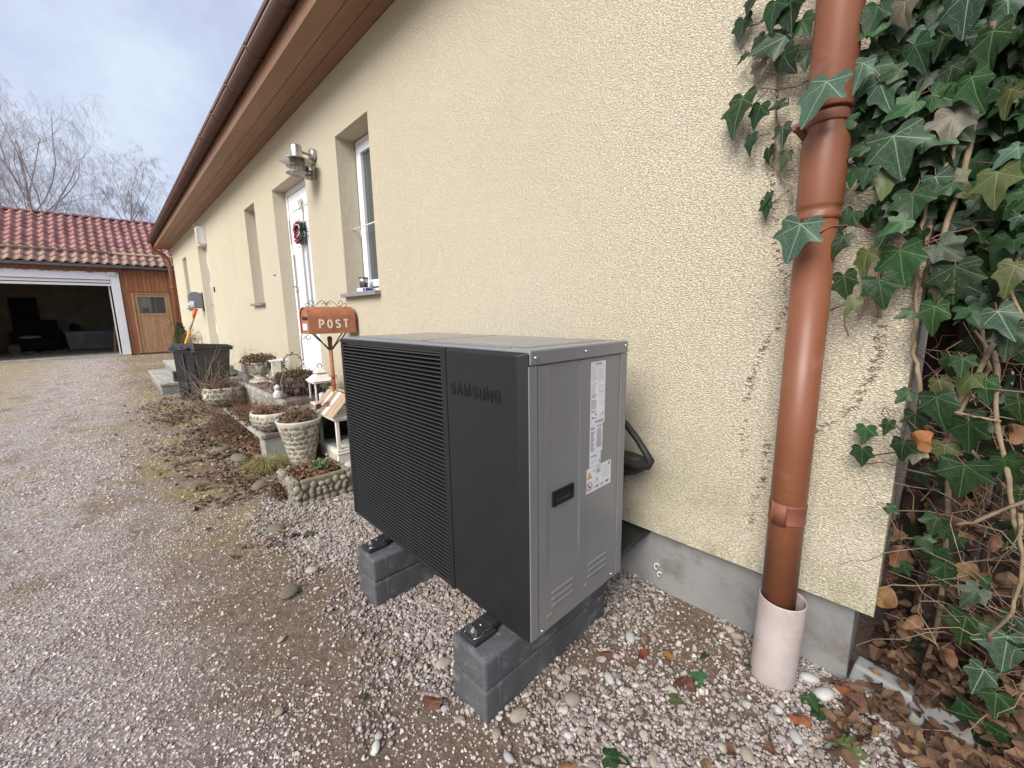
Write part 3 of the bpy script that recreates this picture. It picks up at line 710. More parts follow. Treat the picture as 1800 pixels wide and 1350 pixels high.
def window(o, parent, sill=True, muntin=True, far=False):
    x0,x1,z0,z1 = o; y = WY+.172
    mb = MB()
    def ring(mb, a,b,c,d,w,y0,y1):
        mb.box(a,b,y0,y1,d-w,d); mb.box(a,b,y0,y1,c,c+w); mb.box(a,a+w,y0,y1,c+w,d-w); mb.box(b-w,b,y0,y1,c+w,d-w)
    ring(mb, x0+.004,x1-.004,z0+.004,z1-.004,.045,y-.0,y+.05)
    W = mb.build('window', 'white', parent, bevel=.003)
    mb = MB(); ring(mb, x0+.060,x1-.060,z0+.060,z1-.060,.062,y-.014,y+.04); mb.build('sash', 'white', W, bevel=.004)
    mb = MB(); ring(mb, x0+.049,x1-.049,z0+.049,z1-.049,.011,y+.004,y+.04); mb.build('gasket', 'gasket', W)
    box('pane', 'pane', W, x0+.118,x1-.118,y+.012,y+.02,z0+.118,z1-.118)
    if muntin:
        box('muntin', 'white', W, (x0+x1)/2-.012,(x0+x1)/2+.012,y-.002,y+.011,z0+.12,z1-.12)
    if sill:
        mb = MB().box(x0-.03,x1+.03,WY-.055,WY+.17,z0-.032,z0+.002); mb.build('sill', 'granite', W, bevel=.003)
    return W
W1 = window(OPN['w1'], H)
MB().tube([(-3.80,WY+.10,2.02),(-3.18,WY+.10,2.02)], .006, 8).build('guard_bar', 'white', W1)
window(OPN['w2'], H); window(OPN['w4'], H)

def door(o, parent, detail=True):
    x0,x1,z0,z1 = o; y = WY+.15
    mb = MB(); w = .065
    mb.box(x0+.003,x0+w,y-.01,y+.06,z0,z1-.003); mb.box(x1-w,x1-.003,y-.01,y+.06,z0,z1-.003); mb.box(x0+w,x1-w,y-.01,y+.06,z1-w,z1-.003); mb.box(x0+w,x1-w,y-.02,y+.06,z0,z0+.025)
    D = mb.build('door', 'white', parent, bevel=.004)
    box('gasket', 'gasket', D, x0+w+.001,x0+w+.010,y-.004,y+.03,z0+.026,z1-w)
    a, b_ = x0+w+.012, x1-w-.006
    L = box('leaf', 'white', D, a,b_,y-.006,y+.05,z0+.03,z1-w-.008, bevel=.004)
    mb = MB()
    def rect(mb, p,q,r,s,t=.012,d=.008):
        mb.box(p,q,y-.006-d,y-.0065,s-t,s); mb.box(p,q,y-.006-d,y-.0065,r,r+t); mb.box(p,p+t,y-.006-d,y-.0065,r+t,s-t); mb.box(q-t,q,y-.006-d,y-.0065,r+t,s-t)
    rect(mb, a+.13,b_-.10,z0+.2,z1-.25); rect(mb, a+.2,b_-.16,z0+.27,z0+.56)
    cx = (a+b_)/2+.03
    for s in (-.17,-.02,.13): rect(mb, cx+s-.012,cx+s+.09,z0+.66,z1-.42,.011,.012)
    mb.build('moulding', 'white', D, bevel=.003)
    for s in (-.17,-.02,.13): box('pane', 'pane_frost', D, cx+s,cx+s+.078,y-.011,y-.0065,z0+.67,z1-.43)
    mb = MB().box(a+.015,a+.065,y-.016,y-.0065,z0+.62,z0+1.42)
    hd = mb.build('handle_plate', 'steel', D, bevel=.003)
    mb = MB().tube([(a+.04,y-.016,z0+1.04),(a+.04,y-.06,z0+1.04),(a+.15,y-.065,z0+1.035)], .010, 8)
    mb.tube([(a+.04,y-.02,z0+.98),(a+.04,y-.03,z0+.98)], .014, 10)
    mb.build('handle', 'steel', D)
    for zz in (.12, 1.55): box('strike_plate', 'steel', D, x0+w-.016,x0+w+.002,y-.014,y-.0105,z0+zz,z0+zz+.28)
    return D
D1 = door(OPN['d1'], H)
D2 = door(OPN['d2'], H)

# downpipe at the far end
mb = MB(); mb.tube([(-15.98,1.168,3.385),(-15.98,1.17,3.30),(-15.98,1.22,3.20),(-15.98,1.43,3.06),(-15.98,1.50,2.97),(-15.98,1.515,2.85),(-15.98,1.515,0)], .05, 14)
mb.tube([(-15.98,1.515,2.2),(-15.98,1.515,2.14)], .056, 14)
mb.build('downpipe', 'copper', H)

# wall lamp with cage, and the motion sensor under it
LX = -4.28
t = thing('wall_lamp', (LX, WY, 2.70), 'stainless steel ship-style wall lamp with wide brim above the front door', 'wall lamp')
mb = MB(); T = face_T((LX,WY,2.745),(1,0,0),(0,0,1)); mb.lathe([(.055,0),(.055,.03),(.048,.045),(0,.046)], (0,0,0), 24, T=T); mb.build('wall_plate', 'steel', t)
MB().tube([(LX,WY-.04,2.745),(LX,WY-.115,2.745)], .011, 10).build('arm', 'steel', t)
LY = WY-.165
mb = MB(); mb.lathe([(0,.115),(.044,.11),(.05,.10),(.05,.0),(.0499,-.005)], (LX,LY,2.685), 24); mb.build('cap', 'steel', t)
mb = MB(); mb.lathe([(.05,.015),(.145,-.028),(.147,-.032),(.14,-.031),(.05,.008)], (LX,LY,2.685), 32); mb.build('shade', 'steel', t)
mb = MB(); mb.lathe([(.058,.0),(.060,-.11),(.045,-.125),(0,-.128)], (LX,LY,2.685), 20); mb.build('glass', 'pane_frost', t)
mb = MB()
for z, r in ((-.062,.095),(-.122,.10)):
    mb.lathe([(.06,z+.006),(r,z-.010),(r+.002,z-.013),(.06,z-.001)], (LX,LY,2.685), 28)
for k in range(4):
    th = PI/4+k*PI/2; mb.tube([(LX+.066*math.cos(th),LY+.066*math.sin(th),2.685),(LX+.066*math.cos(th),LY+.066*math.sin(th),2.56)], .004, 6)
mb.build('cage', 'steel', t)
t = thing('motion_sensor', (LX-.03, WY, 2.60), 'small silver motion sensor fixed below the wall lamp', 'sensor')
box('bracket', 'steel', t, LX-.06,LX-.015,WY-.03,WY,2.54,2.66, bevel=.004)
mb = MB(); mb.lathe([(.0,-.05),(.03,-.045),(.034,0),(.03,.03),(0,.036)], (LX-.04,WY-.06,2.58), 14); mb.build('head', 'steel', t)
mb = MB(); T = face_T((LX-.04,WY-.088,2.58),(1,0,0),(0,0,1)); mb.lathe([(.018,0),(.015,.008),(0,.011)], (0,0,0), 12, T=T); mb.build('lens', 'gasket', t)
# far lamp: ribbed white box light over the second door
t = thing('bulkhead_light', (-10.9, WY, 2.7), 'white ribbed box light fixed high on the wall above the far door', 'wall light')
box('housing', 'white', t, -10.42,-10.28,WY-.13,WY,2.70,3.02, bevel=.01)
mb = MB()
for k in range(6): mb.box(-10.435,-10.265,WY-.15,WY-.131,2.72+k*.05,2.748+k*.05)
mb.build('grille', 'white_old', t)
t = thing('doorbell', (-5.955, WY, 1.79), 'tiny round doorbell on the cream wall left of the front door', 'doorbell')
mb = MB(); T = face_T((-5.955,WY,1.79),(1,0,0),(0,0,1)); mb.lathe([(.026,0),(.024,.012),(.012,.014),(.011,.02),(0,.021)], (0,0,0), 16, T=T, mt='steel'); mb.build('push_button', None, t)
t = thing('doorbell', (-10.07, WY, 1.81), 'small dark bell push right of the far door', 'doorbell')
box('push_button', 'gasket', t, -10.095,-10.045,WY-.02,WY,1.76,1.86, bevel=.004)

# grey letterbox with rounded top on the far wall
t = thing('letterbox', (-11.5, WY, 1.6), 'grey wall letterbox with rounded top and newspaper tube near the far door', 'letterbox')
poly = [(1.33,1.475),(1.585,1.475),(1.585,1.80)] + [(1.46+.125*math.cos(math.radians(a)), 1.74+.095*math.sin(math.radians(a))) for a in range(40,181,20)] 
mb = MB(); mb.prism([(p[0],p[1]) for p in poly], Matrix(((0,0,1,-11.72),(1,0,0,0),(0,1,0,0),(0,0,0,1))), .16); mb.build('housing', 'grey_box', t, bevel=.006)
box('wall_shadow_plate', 'rubber', t, -11.74,-11.54,1.586,1.60,1.42,1.82)  # dark plate stands in for the letterbox's shadow on the wall
MB().tube([(-11.85,1.36,1.56),(-11.5,1.36,1.56)], .035, 12).build('newspaper_tube', 'white_old', t)
box('newspaper', 'paper', t, -11.559,-11.555,1.34,1.42,1.50,1.63)

# wreath hanging on the door
wy = WY+.10
t = thing('door_wreath', (-5.16, wy, 2.2), 'green door wreath with red berries hanging from a pale ribbon', 'wreath')
mb = MB()
for k in range(520):
    th = rnd.uniform(0, 2*PI); r = .088+rnd.gauss(0,.022); c = Vector((-5.16+r*math.cos(th), wy+rnd.uniform(-.035,.03), 2.19+r*math.sin(th)))
    d = Vector((rnd.gauss(0,1),rnd.gauss(0,.8),rnd.gauss(0,1))).normalized()*rnd.uniform(.02,.045); e = d.cross(Vector((rnd.gauss(0,1),rnd.gauss(0,1),rnd.gauss(0,1)))).normalized()*.006
    mb.add([c-e, c+e, c+d], [(0,1,2)])
mb.build('greenery', 'wreath_green', t)['kind'] = 'stuff'
mb = MB(); iv, if_ = ico(1)
for k in range(46):
    th = rnd.uniform(PI*.55, PI*1.55); r = .095+rnd.gauss(0,.018); c = Vector((-5.16+r*math.cos(th), wy-.035+rnd.uniform(-.015,.01), 2.19+r*math.sin(th))); q = rnd.uniform(.010,.019)
    mb.add([c+p*q for p in iv], if_, None, True)
mb.build('berries', 'wreath_red', t)
mb = MB()
mb.box(-5.175,-5.145,wy+.03,wy+.036,2.28,2.56); 
for s in (-1,1): mb.tube([(-5.16,wy+.02,2.52),(-5.16+s*.04,wy+.01,2.55),(-5.16+s*.055,wy+.02,2.50),(-5.16,wy+.02,2.515)], .006, 5); mb.tube([(-5.16,wy+.02,2.515),(-5.16+s*.03,wy+.02,2.44)], .006, 5)
mb.tube([(-5.16+.11*math.cos(a_), wy-.05, 2.22+.05*math.sin(a_)) for a_ in [PI*k/8 for k in range(9)]], .007, 5)
mb.build('ribbon', 'ribbon', t)

# things on the window sill
t = thing('travel_mug', (-3.62, 1.68, 1.452), 'black travel mug with steel rim on the window sill', 'mug')
mb = MB(); mb.lathe([(.030,0),(.033,.06),(.036,.085)], (-3.62,1.68,1.452), 18); mb.build('body', 'rubber', t)
mb = MB(); mb.lathe([(.037,.085),(.040,.125),(.038,.125),(.036,.085)], (-3.62,1.68,1.452), 18); mb.build('rim', 'steel', t)
mb = MB(); mb.lathe([(.041,.125),(.041,.135),(0,.138)], (-3.62,1.68,1.452), 18); mb.build('lid', 'rubber', t)
t = thing('small_carton', (-3.46, 1.63, 1.452), 'small white and blue carton lying on the window sill', 'carton')
box('box', 'paper', t, -3.56,-3.40,1.585,1.66,1.4525,1.487, bevel=.002)
box('print', 'blue_white', t, -3.435,-3.402,1.583,1.5845,1.456,1.482)
box('print', 'blue_white', t, -3.398,-3.3975,1.59,1.655,1.456,1.482)
for k in range(3): box('print', 'ink_light', t, -3.55+k*.03,-3.53+k*.03,1.583,1.5845,1.46+.004*k,1.466+.004*k)
box('paper_card', 'paper', t, -3.31,-3.22,1.70,1.703,1.4525,1.53)

# little wall things: rootlet scars are with the ivy; two cable clips on the plinth
t = thing('cable_clips', (-.77, 1.64, .09), 'two pale cable rings sticking out of the grey plinth', 'cable clip')
mb = MB()
for (cx, cz, r) in ((-.772,.115,.014),(-.758,.083,.011)):
    mb.tube([(cx+r*math.cos(a)*.7, 1.644-.01*math.sin(a*.5), cz+r*math.sin(a)) for a in [k*.55 for k in range(10)]], .0035, 6)
mb.build('ring', 'plaster_white', t)

# ================================================================ garage
G = thing('garage', (-20, -1, 0), 'open garage with red pantile roof, white door frame and brown board cladding', 'garage')
mb = MB()
mb.box(-26.0,-20.05,-3.30,-3.22,0,3.0); mb.box(-26.0,-20.1,.42,.47,0,3.0); mb.box(-26.05,-26.0,-6,6,0,3.05); mb.box(-26,-20.06,-3.3,.47,2.90,2.96)
mb.box(-20.15,-20.03,-6.5,-3.22,0,3.0)
mb.build('wall', 'garage_dark', G)
box('wall', 'garage_dark', G, -20.4,-20.06,.475,6,2.97,3.04)
box('floor', 'floor_conc', G, -26,-19.78,-6.4,.46,-.1,.045, bevel=.01)
box('frame', 'white', G, -20.06,-19.95,.24,.47,.046,2.86, bevel=.008)
box('frame', 'white', G, -20.04,-19.955,-3.22,.238,2.60,2.86, bevel=.008)
box('frame', 'white_old', G, -20.06,-19.95,-3.42,-3.22,.046,2.86, bevel=.008)
box('door_track', 'white', G, -20.12,-20.0,-3.2,.23,2.50,2.585, bevel=.005)
box('door_section', 'white', G, -20.14,-20.02,-3.2,.235,2.40,2.47, bevel=.005)
box('door_seal', 'red_plastic', G, -20.135,-20.045,-3.2,.235,2.472,2.484)
box('door_track', 'white_old', G, -20.2,-20.145,.16,.20,.05,2.42, bevel=.004)
box('security_light', 'white_old', G, -19.95,-19.90,.20,.40,2.74,2.86, bevel=.01)
# cladding
def clad(y0, y1, z0, z1, w=.118, x=-19.985, mt='wood_clad'):
    y = y0
    while y < y1-.01:
        ww = min(w*rnd.uniform(.93,1.05), y1-y); dx = rnd.uniform(0,.008)
        box('plank', mt, G, x-.02+dx,x+dx,y+.003,y+ww-.003,z0,z1, bevel=.003, seg=1); y += ww
clad(.472,.695,.02,2.97); clad(.695,1.76,2.235,2.97); clad(1.76,3.2,.02,2.97)
box('lintel', 'wood_clad', G, -20.0,-19.955,.66,1.80,2.20,2.232, bevel=.003)
# wooden door
DR = box('door', 'wood_door', G, -20.03,-20.005,.70,1.755,.03,2.19)
mb = MB()
mb.box(-20.004,-19.97,.70,.765,.04,2.195); mb.box(-20.004,-19.97,1.69,1.755,.04,2.195); mb.box(-20.004,-19.97,.765,1.69,2.13,2.195)
mb.build('frame', 'wood_door', DR, bevel=.004)
mb = MB()
mb.box(-20.004,-19.985,.775,.86,.06,2.12); mb.box(-20.004,-19.985,1.595,1.68,.06,2.12); mb.box(-20.004,-19.985,.86,1.595,2.04,2.12); mb.box(-20.004,-19.985,.86,1.595,1.38,1.46); mb.box(-20.004,-19.985,.86,1.595,.06,.20)
mb.build('rail', 'wood_door', DR, bevel=.004)
for k in range(6): box('plank', 'wood_door', DR, -20.004,-19.993,.862+k*.122,.980+k*.122,.202,1.378, bevel=.002, seg=1)
box('pane', 'pane', DR, -20.004,-19.998,.862,1.593,1.462,2.038)
mb = MB().tube([(-19.985,1.64,1.12),(-19.93,1.64,1.12),(-19.93,1.55,1.12)], .012, 8); mb.box(-19.986,-19.975,1.62,1.66,1.02,1.2); mb.build('handle', 'wood_light', DR)
# scalloped boards under the eaves
mb_m = []
yy = -3.6
while yy < .5:
    w = rnd.uniform(.14,.2); d = rnd.uniform(.0,.03)
    poly = [(yy+.004,2.99),(yy+.004,2.88-d)] + [(yy+w/2-(w/2-.004)*math.cos(a), 2.88-d-.03*math.sin(a)) for a in [PI*k/5 for k in range(1,5)]] + [(yy+w-.004,2.88-d),(yy+w-.004,2.99)]
    mb = MB(); mb.prism(poly, Matrix(((0,0,1,-19.93),(1,0,0,0),(0,1,0,0),(0,0,0,1))), .018); mb.build('valance_board', 'copper_dark', G); yy += w
mb = MB(); half_round(mb, -6.5, 6, -19.80, 3.045, .062, axis='y'); mb.build('gutter', 'zinc', G)
box('fascia', 'zinc', G, -19.90,-19.87,-6.5,6,2.99,3.09)
# roof
RX, RZ, RA = -19.83, 3.10, math.atan((5.05-3.08)/3.1)
ux, uz = -math.cos(RA), math.sin(RA)
mb = MB(); L = 3.72
mb.add([(RX,-6.5,RZ-.05),(RX,6,RZ-.05),(RX+ux*L,6,RZ+uz*L-.05),(RX+ux*L,-6.5,RZ+uz*L-.05),(RX+2*ux*L,6,RZ-.05),(RX+2*ux*L,-6.5,RZ-.05)], [(0,1,2,3),(3,2,4,5)])
mb.add([(RX,-6.5,RZ-.05),(RX+ux*L,-6.5,RZ+uz*L-.05),(RX+2*ux*L,-6.5,RZ-.05)],[(0,1,2)])
ROOF = mb.build('roof', 'wood_dark', G)
# one pantile: hump on one side, hollow on the other
tw, tl = .243, .40; prof = []
for k in range(9):
    u = k/8; prof.append((u*tw, .030*math.cos(2*PI*(u-.22)) + (.012 if .05 < u < .4 else 0)))
def tile_shape(l):
    vs = []; 
    for s, lift in ((0,.036),(l,.0)):
        for (yy_, zz) in prof: vs.append((s, yy_, zz+lift))
    n = len(prof); fs = [(i,i+1,n+i+1,n+i) for i in range(n-1)]
    for (yy_, zz) in prof: vs.append((0.002, yy_, zz+.036-.032))
    fs += [(2*n+i+1, 2*n+i, i, i+1)[::-1] for i in range(n-1)]
    return vs, fs
tv, tf = tile_shape(tl)
# local axes: x up the slope, y along the eave
def tile_T(p): return Vector((p[0]*ux - p[2]*(-uz)*-1*0, p[1], p[0]*uz))
RM = Matrix(((ux,0,uz),(0,1,0),(uz,0,-ux)))       # columns: slope, eave, normal
tme = raw_mesh('pantile', [RM @ Vector(p) for p in tv], [f[::-1] for f in tf], 'tile')
nrow = 11; pitch = 3.67/nrow
for r in range(nrow):
    for c in range(23):
        p = Vector((RX,-2.95+c*tw,RZ)) + Vector((ux,0,uz))*(r*pitch)
        place('tile', tme, ROOF, p+Vector((rnd.uniform(-.004,.004),rnd.uniform(-.003,.003),rnd.uniform(-.003,.003))), (rnd.gauss(0,.008),rnd.gauss(0,.008),rnd.gauss(0,.006)))
mb = MB(); vv = [RM @ Vector(p) for p in tv]
for r in range(nrow):
    for c in list(range(-14,0))+list(range(23,36)):
        p = Vector((RX,-2.95+c*tw,RZ)) + Vector((ux,0,uz))*(r*pitch); mb.add([v+p for v in vv], [f[::-1] for f in tf], None, True)
o = mb.build('outer_tiles', 'tile', ROOF); o['kind'] = 'stuff'
rp = Vector((RX,0,RZ))+Vector((ux,0,uz))*3.70
mb = MB(); 
vs = []
for yy_ in (0,.36):
    for k in range(8):
        th = PI*k/7; rr = .10 if yy_ == 0 else .088; vs.append((rr*math.cos(th), yy_, rr*math.sin(th)*.9))
rme = raw_mesh('ridge_tile', vs, [(i,i+1,9+i,8+i) for i in range(7)]+[tuple(range(8))], 'tile')
for c in range(26): place('ridge_tile', rme, ROOF, (rp.x,-4.4+c*.33,rp.z-.01))
# snow guard pole lying across the tiles
t_ = MB().tube([(-20.42,-6,3.575),(-20.42,.40,3.535)], .052, 12).build('snow_guard', 'twig', ROOF)
MB().tube([(-20.42,.42,3.53),(-20.42,6,3.52)], .044, 12).build('snow_guard', 'twig', ROOF)
mb = MB()
for yy_ in (-2.4,-.9,.35,1.3): mb.tube([(-20.42,yy_,3.47),(-20.35,yy_,3.50),(-20.345,yy_,3.58)], .012, 6)
mb.build('guard_bracket', 'zinc', ROOF)

# inside the garage
K = 25.2/22
def gi(y, z): return y*K, 1.25+(z-1.25)*K
def gthing(name, y, label, cat): return thing(name, (-25.2, y*K, .045), label, cat)
t = gthing('armchair', -1.8, 'dark armchair standing at the back of the open garage', 'armchair')
y0,z1 = gi(-2.42,1.28); y1,_ = gi(-1.25,1.28)
for (a,b_,c,d,e,f,nm) in ((-25.6,-24.8,y0+.2,y1-.2,.12,.55,'seat'),(-25.8,-25.5,y0+.1,y1-.1,.12,z1,'backrest'),(-25.7,-24.8,y0,y0+.2,.1,.85,'armrest'),(-25.7,-24.8,y1-.2,y1,.1,.85,'armrest')):
    box(nm, 'dark_cloth', t, a,b_,c,d,e,f, bevel=.06)
for yy_ in (y0+.1,y1-.1): box('leg', 'wood_dark', t, -24.9,-24.84,yy_-.03,yy_+.03,.045,.12)
t = gthing('pillow', -2.1, 'pale grey folded cloth lying on the dark armchair', 'cloth')
mb = MB(); mb.lathe([(0,0),(.26,.01),(.3,.06),(.24,.11),(0,.13)], (-25.1,(y0+y1)/2-.2,.56), 16, sy=1.1); mb.build('cloth', 'ink_light', t)
t = gthing('cabinet', -2.05, 'tall black cabinet beside the garage side wall', 'cabinet')
a,zt = gi(-2.38,2.05); b_,_ = gi(-1.74,2.05)
box('carcass', 'dark_cloth', t, -25.98,-25.75,a,b_,.05,zt, bevel=.01)
for k in range(2): box('door', 'dark_cloth', t, -25.748,-25.73,a+.01+k*(b_-a)/2,a-.01+(k+1)*(b_-a)/2,.1,zt-.05, bevel=.004)
t = gthing('metal_tub', -.5, 'long grey enamel trough standing along the garage back wall', 'trough')
a,zt = gi(-1.15,.83); b_,_ = gi(.14,.83)
mb = MB(); mb.frustum((-25.2,(a+b_)/2),.55,(b_-a)*.94,.06,.65,(b_-a),zt); mb.build('body', 'grey_tub', t, bevel=.02)
mb = MB(); mb.box(-25.55,-24.85,a-.03,b_+.03,zt-.001,zt+.03); mb.build('rim', 'grey_tub', t, bevel=.008)
box('panel', 'stair_side', t, -24.862,-24.85,a+.5,b_-.1,.25,zt-.1, bevel=.01)
t = gthing('canister', -.91, 'small black canister standing on the grey trough', 'canister')
a,_ = gi(-1.02,0); b_,_ = gi(-.81,0)
mb = MB(); mb.lathe([(.13,0),(.14,.03),(.14,.22),(.10,.27),(.05,.29),(.05,.33),(0,.33)], (-25.2,(a+b_)/2,zt+.031), 16); mb.build('body', 'dark_cloth', t)
t = gthing('cardboard_box', -2.3, 'brown cardboard box on the garage floor by the side wall', 'box')
a,_ = gi(-2.47,0); b_,_ = gi(-2.22,0)
box('carton', 'cardboard', t, -24.9,-24.5,a,b_,.046,.36, bevel=.004)
box('flap', 'cardboard', t, -24.50,-24.38,a,b_,.345,.353)
box('flap', 'paper', t, -24.8,-24.6,a+.05,b_-.05,.3605,.364)
t = gthing('leaning_plank', .05, 'pale plank leaning inside the right edge of the garage door', 'plank')
mb = MB(); mb.add([(-22.0,.02,.046),(-22.0,.10,.046),(-22.4,.19,1.02),(-22.4,.13,1.02),(-22.03,.02,.046),(-22.03,.10,.046),(-22.43,.19,1.02),(-22.43,.13,1.02)], [(0,1,2,3),(7,6,5,4),(0,4,5,1),(1,5,6,2),(2,6,7,3),(3,7,4,0)]); mb.build('board', 'wood_door', t)
mb = MB()
for k in range(60):
    px_, py_ = rnd.uniform(-25,-21.5), rnd.uniform(-2.6,.2); L_ = rnd.uniform(.05,.35); th = rnd.uniform(0,PI)
    mb.box(-L_/2,L_/2,-.03,.03,0,rnd.uniform(.01,.05), T=Matrix.Translation((px_,py_,.046)) @ Matrix.Rotation(th,4,'Z'))
o = mb.build('floor_clutter', 'garage_dark'); tag(o, 'scraps and offcuts strewn over the garage floor', 'scraps', kind='stuff')

# ================================================================ heat pump
UX0, UX1, UY0, UY1, UZ0, UZ1 = -2.035, -.775, .800, 1.330, .238, 1.150
U = thing('heat_pump', ((UX0+UX1)/2, (UY0+UY1)/2, UZ0), 'large charcoal and grey outdoor heat pump with horizontal slatted grille', 'heat pump')
# body behind the front panel
box('body', 'unit_side', U, UX0+.004,UX1-.006,.8335,UY1-.003,UZ0+.002,UZ1-.046)
box('corner_strip', 'unit_side', U, UX1-.03,UX1,.8145,.8488,UZ0+.003,UZ1-.0455, bevel=.0015)
box('corner_strip', 'unit_side', U, UX1-.03,UX1,1.2915,UY1,UZ0+.003,UZ1-.0455, bevel=.0015)
# pressed side panel: shallow recesses, louvre ribs, grip hole
def sdr(y, z, a, b_, c, d, r):
    qy = np.abs(y-(a+b_)/2)-(b_-a)/2+r; qz = np.abs(z-(c+d)/2)-(d-c)/2+r
    return np.minimum(np.maximum(qy,qz),0)+np.hypot(np.maximum(qy,0),np.maximum(qz,0))-r
def sst(v, a, b_): t = np.clip((v-a)/(b_-a),0,1); return t*t*(3-2*t)
yy = np.linspace(.8505,1.2895,160); zz = np.linspace(UZ0+.004,UZ1-.047,310)
Yg, Zg = np.meshgrid(yy, zz, indexing='ij')
hgt = -.0032*(1-sst(sdr(Yg,Zg,.889,1.060,.30-.06,1.106,.014), -.012, 0))*sst(Zg,.40,.52)
hgt += -.0030*(1-sst(sdr(Yg,Zg,1.091,1.30,.30-.06,1.106,.012), -.007, 0))*sst(Zg,.36,.50)
for a, b_, c in ((.913,1.026,.361),(.913,1.026,.337),(.913,1.026,.314),(1.109,1.223,.368),(1.109,1.223,.344),(1.109,1.223,.321),(.889,.915,.288),(1.088,1.108,.297)):
    hgt += .0040*(1-sst(sdr(Yg,Zg,a,b_,c-.004,c+.004,.004), -.004, .0025))
hole = (sdr(Yg,Zg,.919,1.021,.656,.703,.004) < 0)
vs = [(UX1-.001+hgt[i,j], yy[i], zz[j]) for i in range(len(yy)) for j in range(len(zz))]
nz_ = len(zz)
fs = [(i*nz_+j,(i+1)*nz_+j,(i+1)*nz_+j+1,i*nz_+j+1) for i in range(len(yy)-1) for j in range(nz_-1) if not (hole[i,j] or hole[i+1,j+1])]
mb = MB(); mb.add(vs, fs, None, True); mb.build('side_panel', 'unit_side', U)
mb = MB(); mb.box(UX1-.0058,UX1-.0052,.915,1.025,.652,.707)
mb.box(UX1-.004,UX1+.0005,.917,.922,.655,.704); mb.box(UX1-.004,UX1+.0005,1.018,1.023,.655,.704); mb.box(UX1-.004,UX1+.0005,.922,1.018,.6545,.658); mb.box(UX1-.004,UX1+.0005,.922,1.018,.701,.7045)
mb.build('grip_recess', 'black', U)
MB().box(UX1-.005,UX1-.0025,.935,1.012,.662,.672).build('grip', 'rubber', U, bevel=.001)
# top cover with turned-down lip
mb = MB(); mb.box(UX0-.002,UX1+.0025,.8165,UY1+.002,UZ1-.0445,UZ1); TOP = mb.build('top_cover', 'unit_side', U, bevel=.006, seg=3)
mb = MB()
for (a,b_,c,d) in ((UX0+.05,-1.42,.87,1.29),(-1.38,UX1-.06,.87,1.29)):
    mb.frustum(((a+b_)/2,(c+d)/2), b_-a, d-c, UZ1+.0002, b_-a-.02, d-c-.02, UZ1+.004)
mb.build('pressed_panel', 'unit_side', TOP, bevel=.003)
mb = MB(); mb.box(UX0+.3,UX1-.1,.842,.846,UZ1+.0002,UZ1+.0035); mb.build('ridge', 'unit_side', TOP)
sv, sf = [], []
mbs = MB(); mbs.lathe([(.0052,0),(.0055,.001),(.0048,.003),(.002,.0042),(0,.0042)], (0,0,0), 12, T=face_T((0,0,0),(0,1,0),(0,0,1)))
sme = raw_mesh('screw', mbs.v, mbs.f, 'screw')
for (y_, z_) in ((.838,1.128),(1.074,1.130),(1.311,1.133)): place('screw', sme, U, (UX1+.0026, y_, z_))
for (y_, z_) in ((.866,.253),(1.261,.261)): place('screw', sme, U, (UX1-.0008, y_, z_))
# front: smooth panel right, grille left
def front_piece(name, x0, x1, c0, c1, z0=UZ0, z1=UZ1-.006, parent=U, cz=.02):
    """panel with chamfered outer edges; c0/c1 = chamfer at the left/right edge"""
    mb = MB(); yb, yf = .8155, UY0
    vs = [(x0,yb,z0),(x1,yb,z0),(x1,yb,z1),(x0,yb,z1),(x0+c0,yf,z0+.012),(x1-c1,yf,z0+.012),(x1-c1,yf,z1-cz),(x0+c0,yf,z1-cz)]
    mb.add(vs, [(0,1,2,3),(7,6,5,4),(4,5,1,0),(5,6,2,1),(6,7,3,2),(7,4,0,3)])
    return mb.build(name, 'unit_front', parent, bevel=.003, seg=2)
FP = front_piece('front_panel', -1.150, UX1-.001, .002, .034, cz=.010)
box('panel_back', 'unit_front', U, -1.150,UX1-.001,.8157,.833,UZ0,UZ1-.012)
GF = MB()
gx0, gx1 = -2.012, -1.182
GF.box(UX0,gx0,UY0+.002,.8333,UZ0,UZ1-.008); GF.box(gx1,-1.1525,UY0,.8333,UZ0,UZ1-.008); GF.box(gx0,gx1,UY0,.8333,UZ1-.026,UZ1-.008); GF.box(gx0,gx1,UY0+.004,.8333,UZ0-.002,UZ0+.008)
GF = GF.build('grille', 'unit_front', U, bevel=.003)
MB().box(gx0,gx1,.8315,.8332,UZ0+.008,UZ1-.026).build('cavity_shade_plate', 'black', GF)  # black sheet stands in for the unlit cavity behind the slats
nsl = 57; p_ = (UZ1-.026-UZ0-.010)/nsl
sb = MB(); sb.add([(-.5,0,0),(.5,0,0),(.5,.0,.0036),(-.5,.0,.0036),(-.5,.026,.008),(.5,.026,.008),(.5,.026,.0105),(-.5,.026,.0105)], [(0,1,2,3),(5,4,7,6),(3,2,6,7),(1,0,4,5),(0,3,7,4),(2,1,5,6)])
slme = raw_mesh('slat', sb.v, sb.f, ['slat','slat_lip_lit'], smooth=False); slme.polygons[0].material_index = 1
for k in range(nsl): place('slat', slme, GF, ((gx0+gx1)/2, UY0+.004, UZ0+.012+k*p_), scl=(gx1-gx0-.001,1,1))
mb = MB()
for xx in (-1.80,-1.60,-1.39): mb.box(xx-.002,xx+.002,.826,.831,UZ0+.01,UZ1-.028)
mb.build('rib', 'slat', GF)
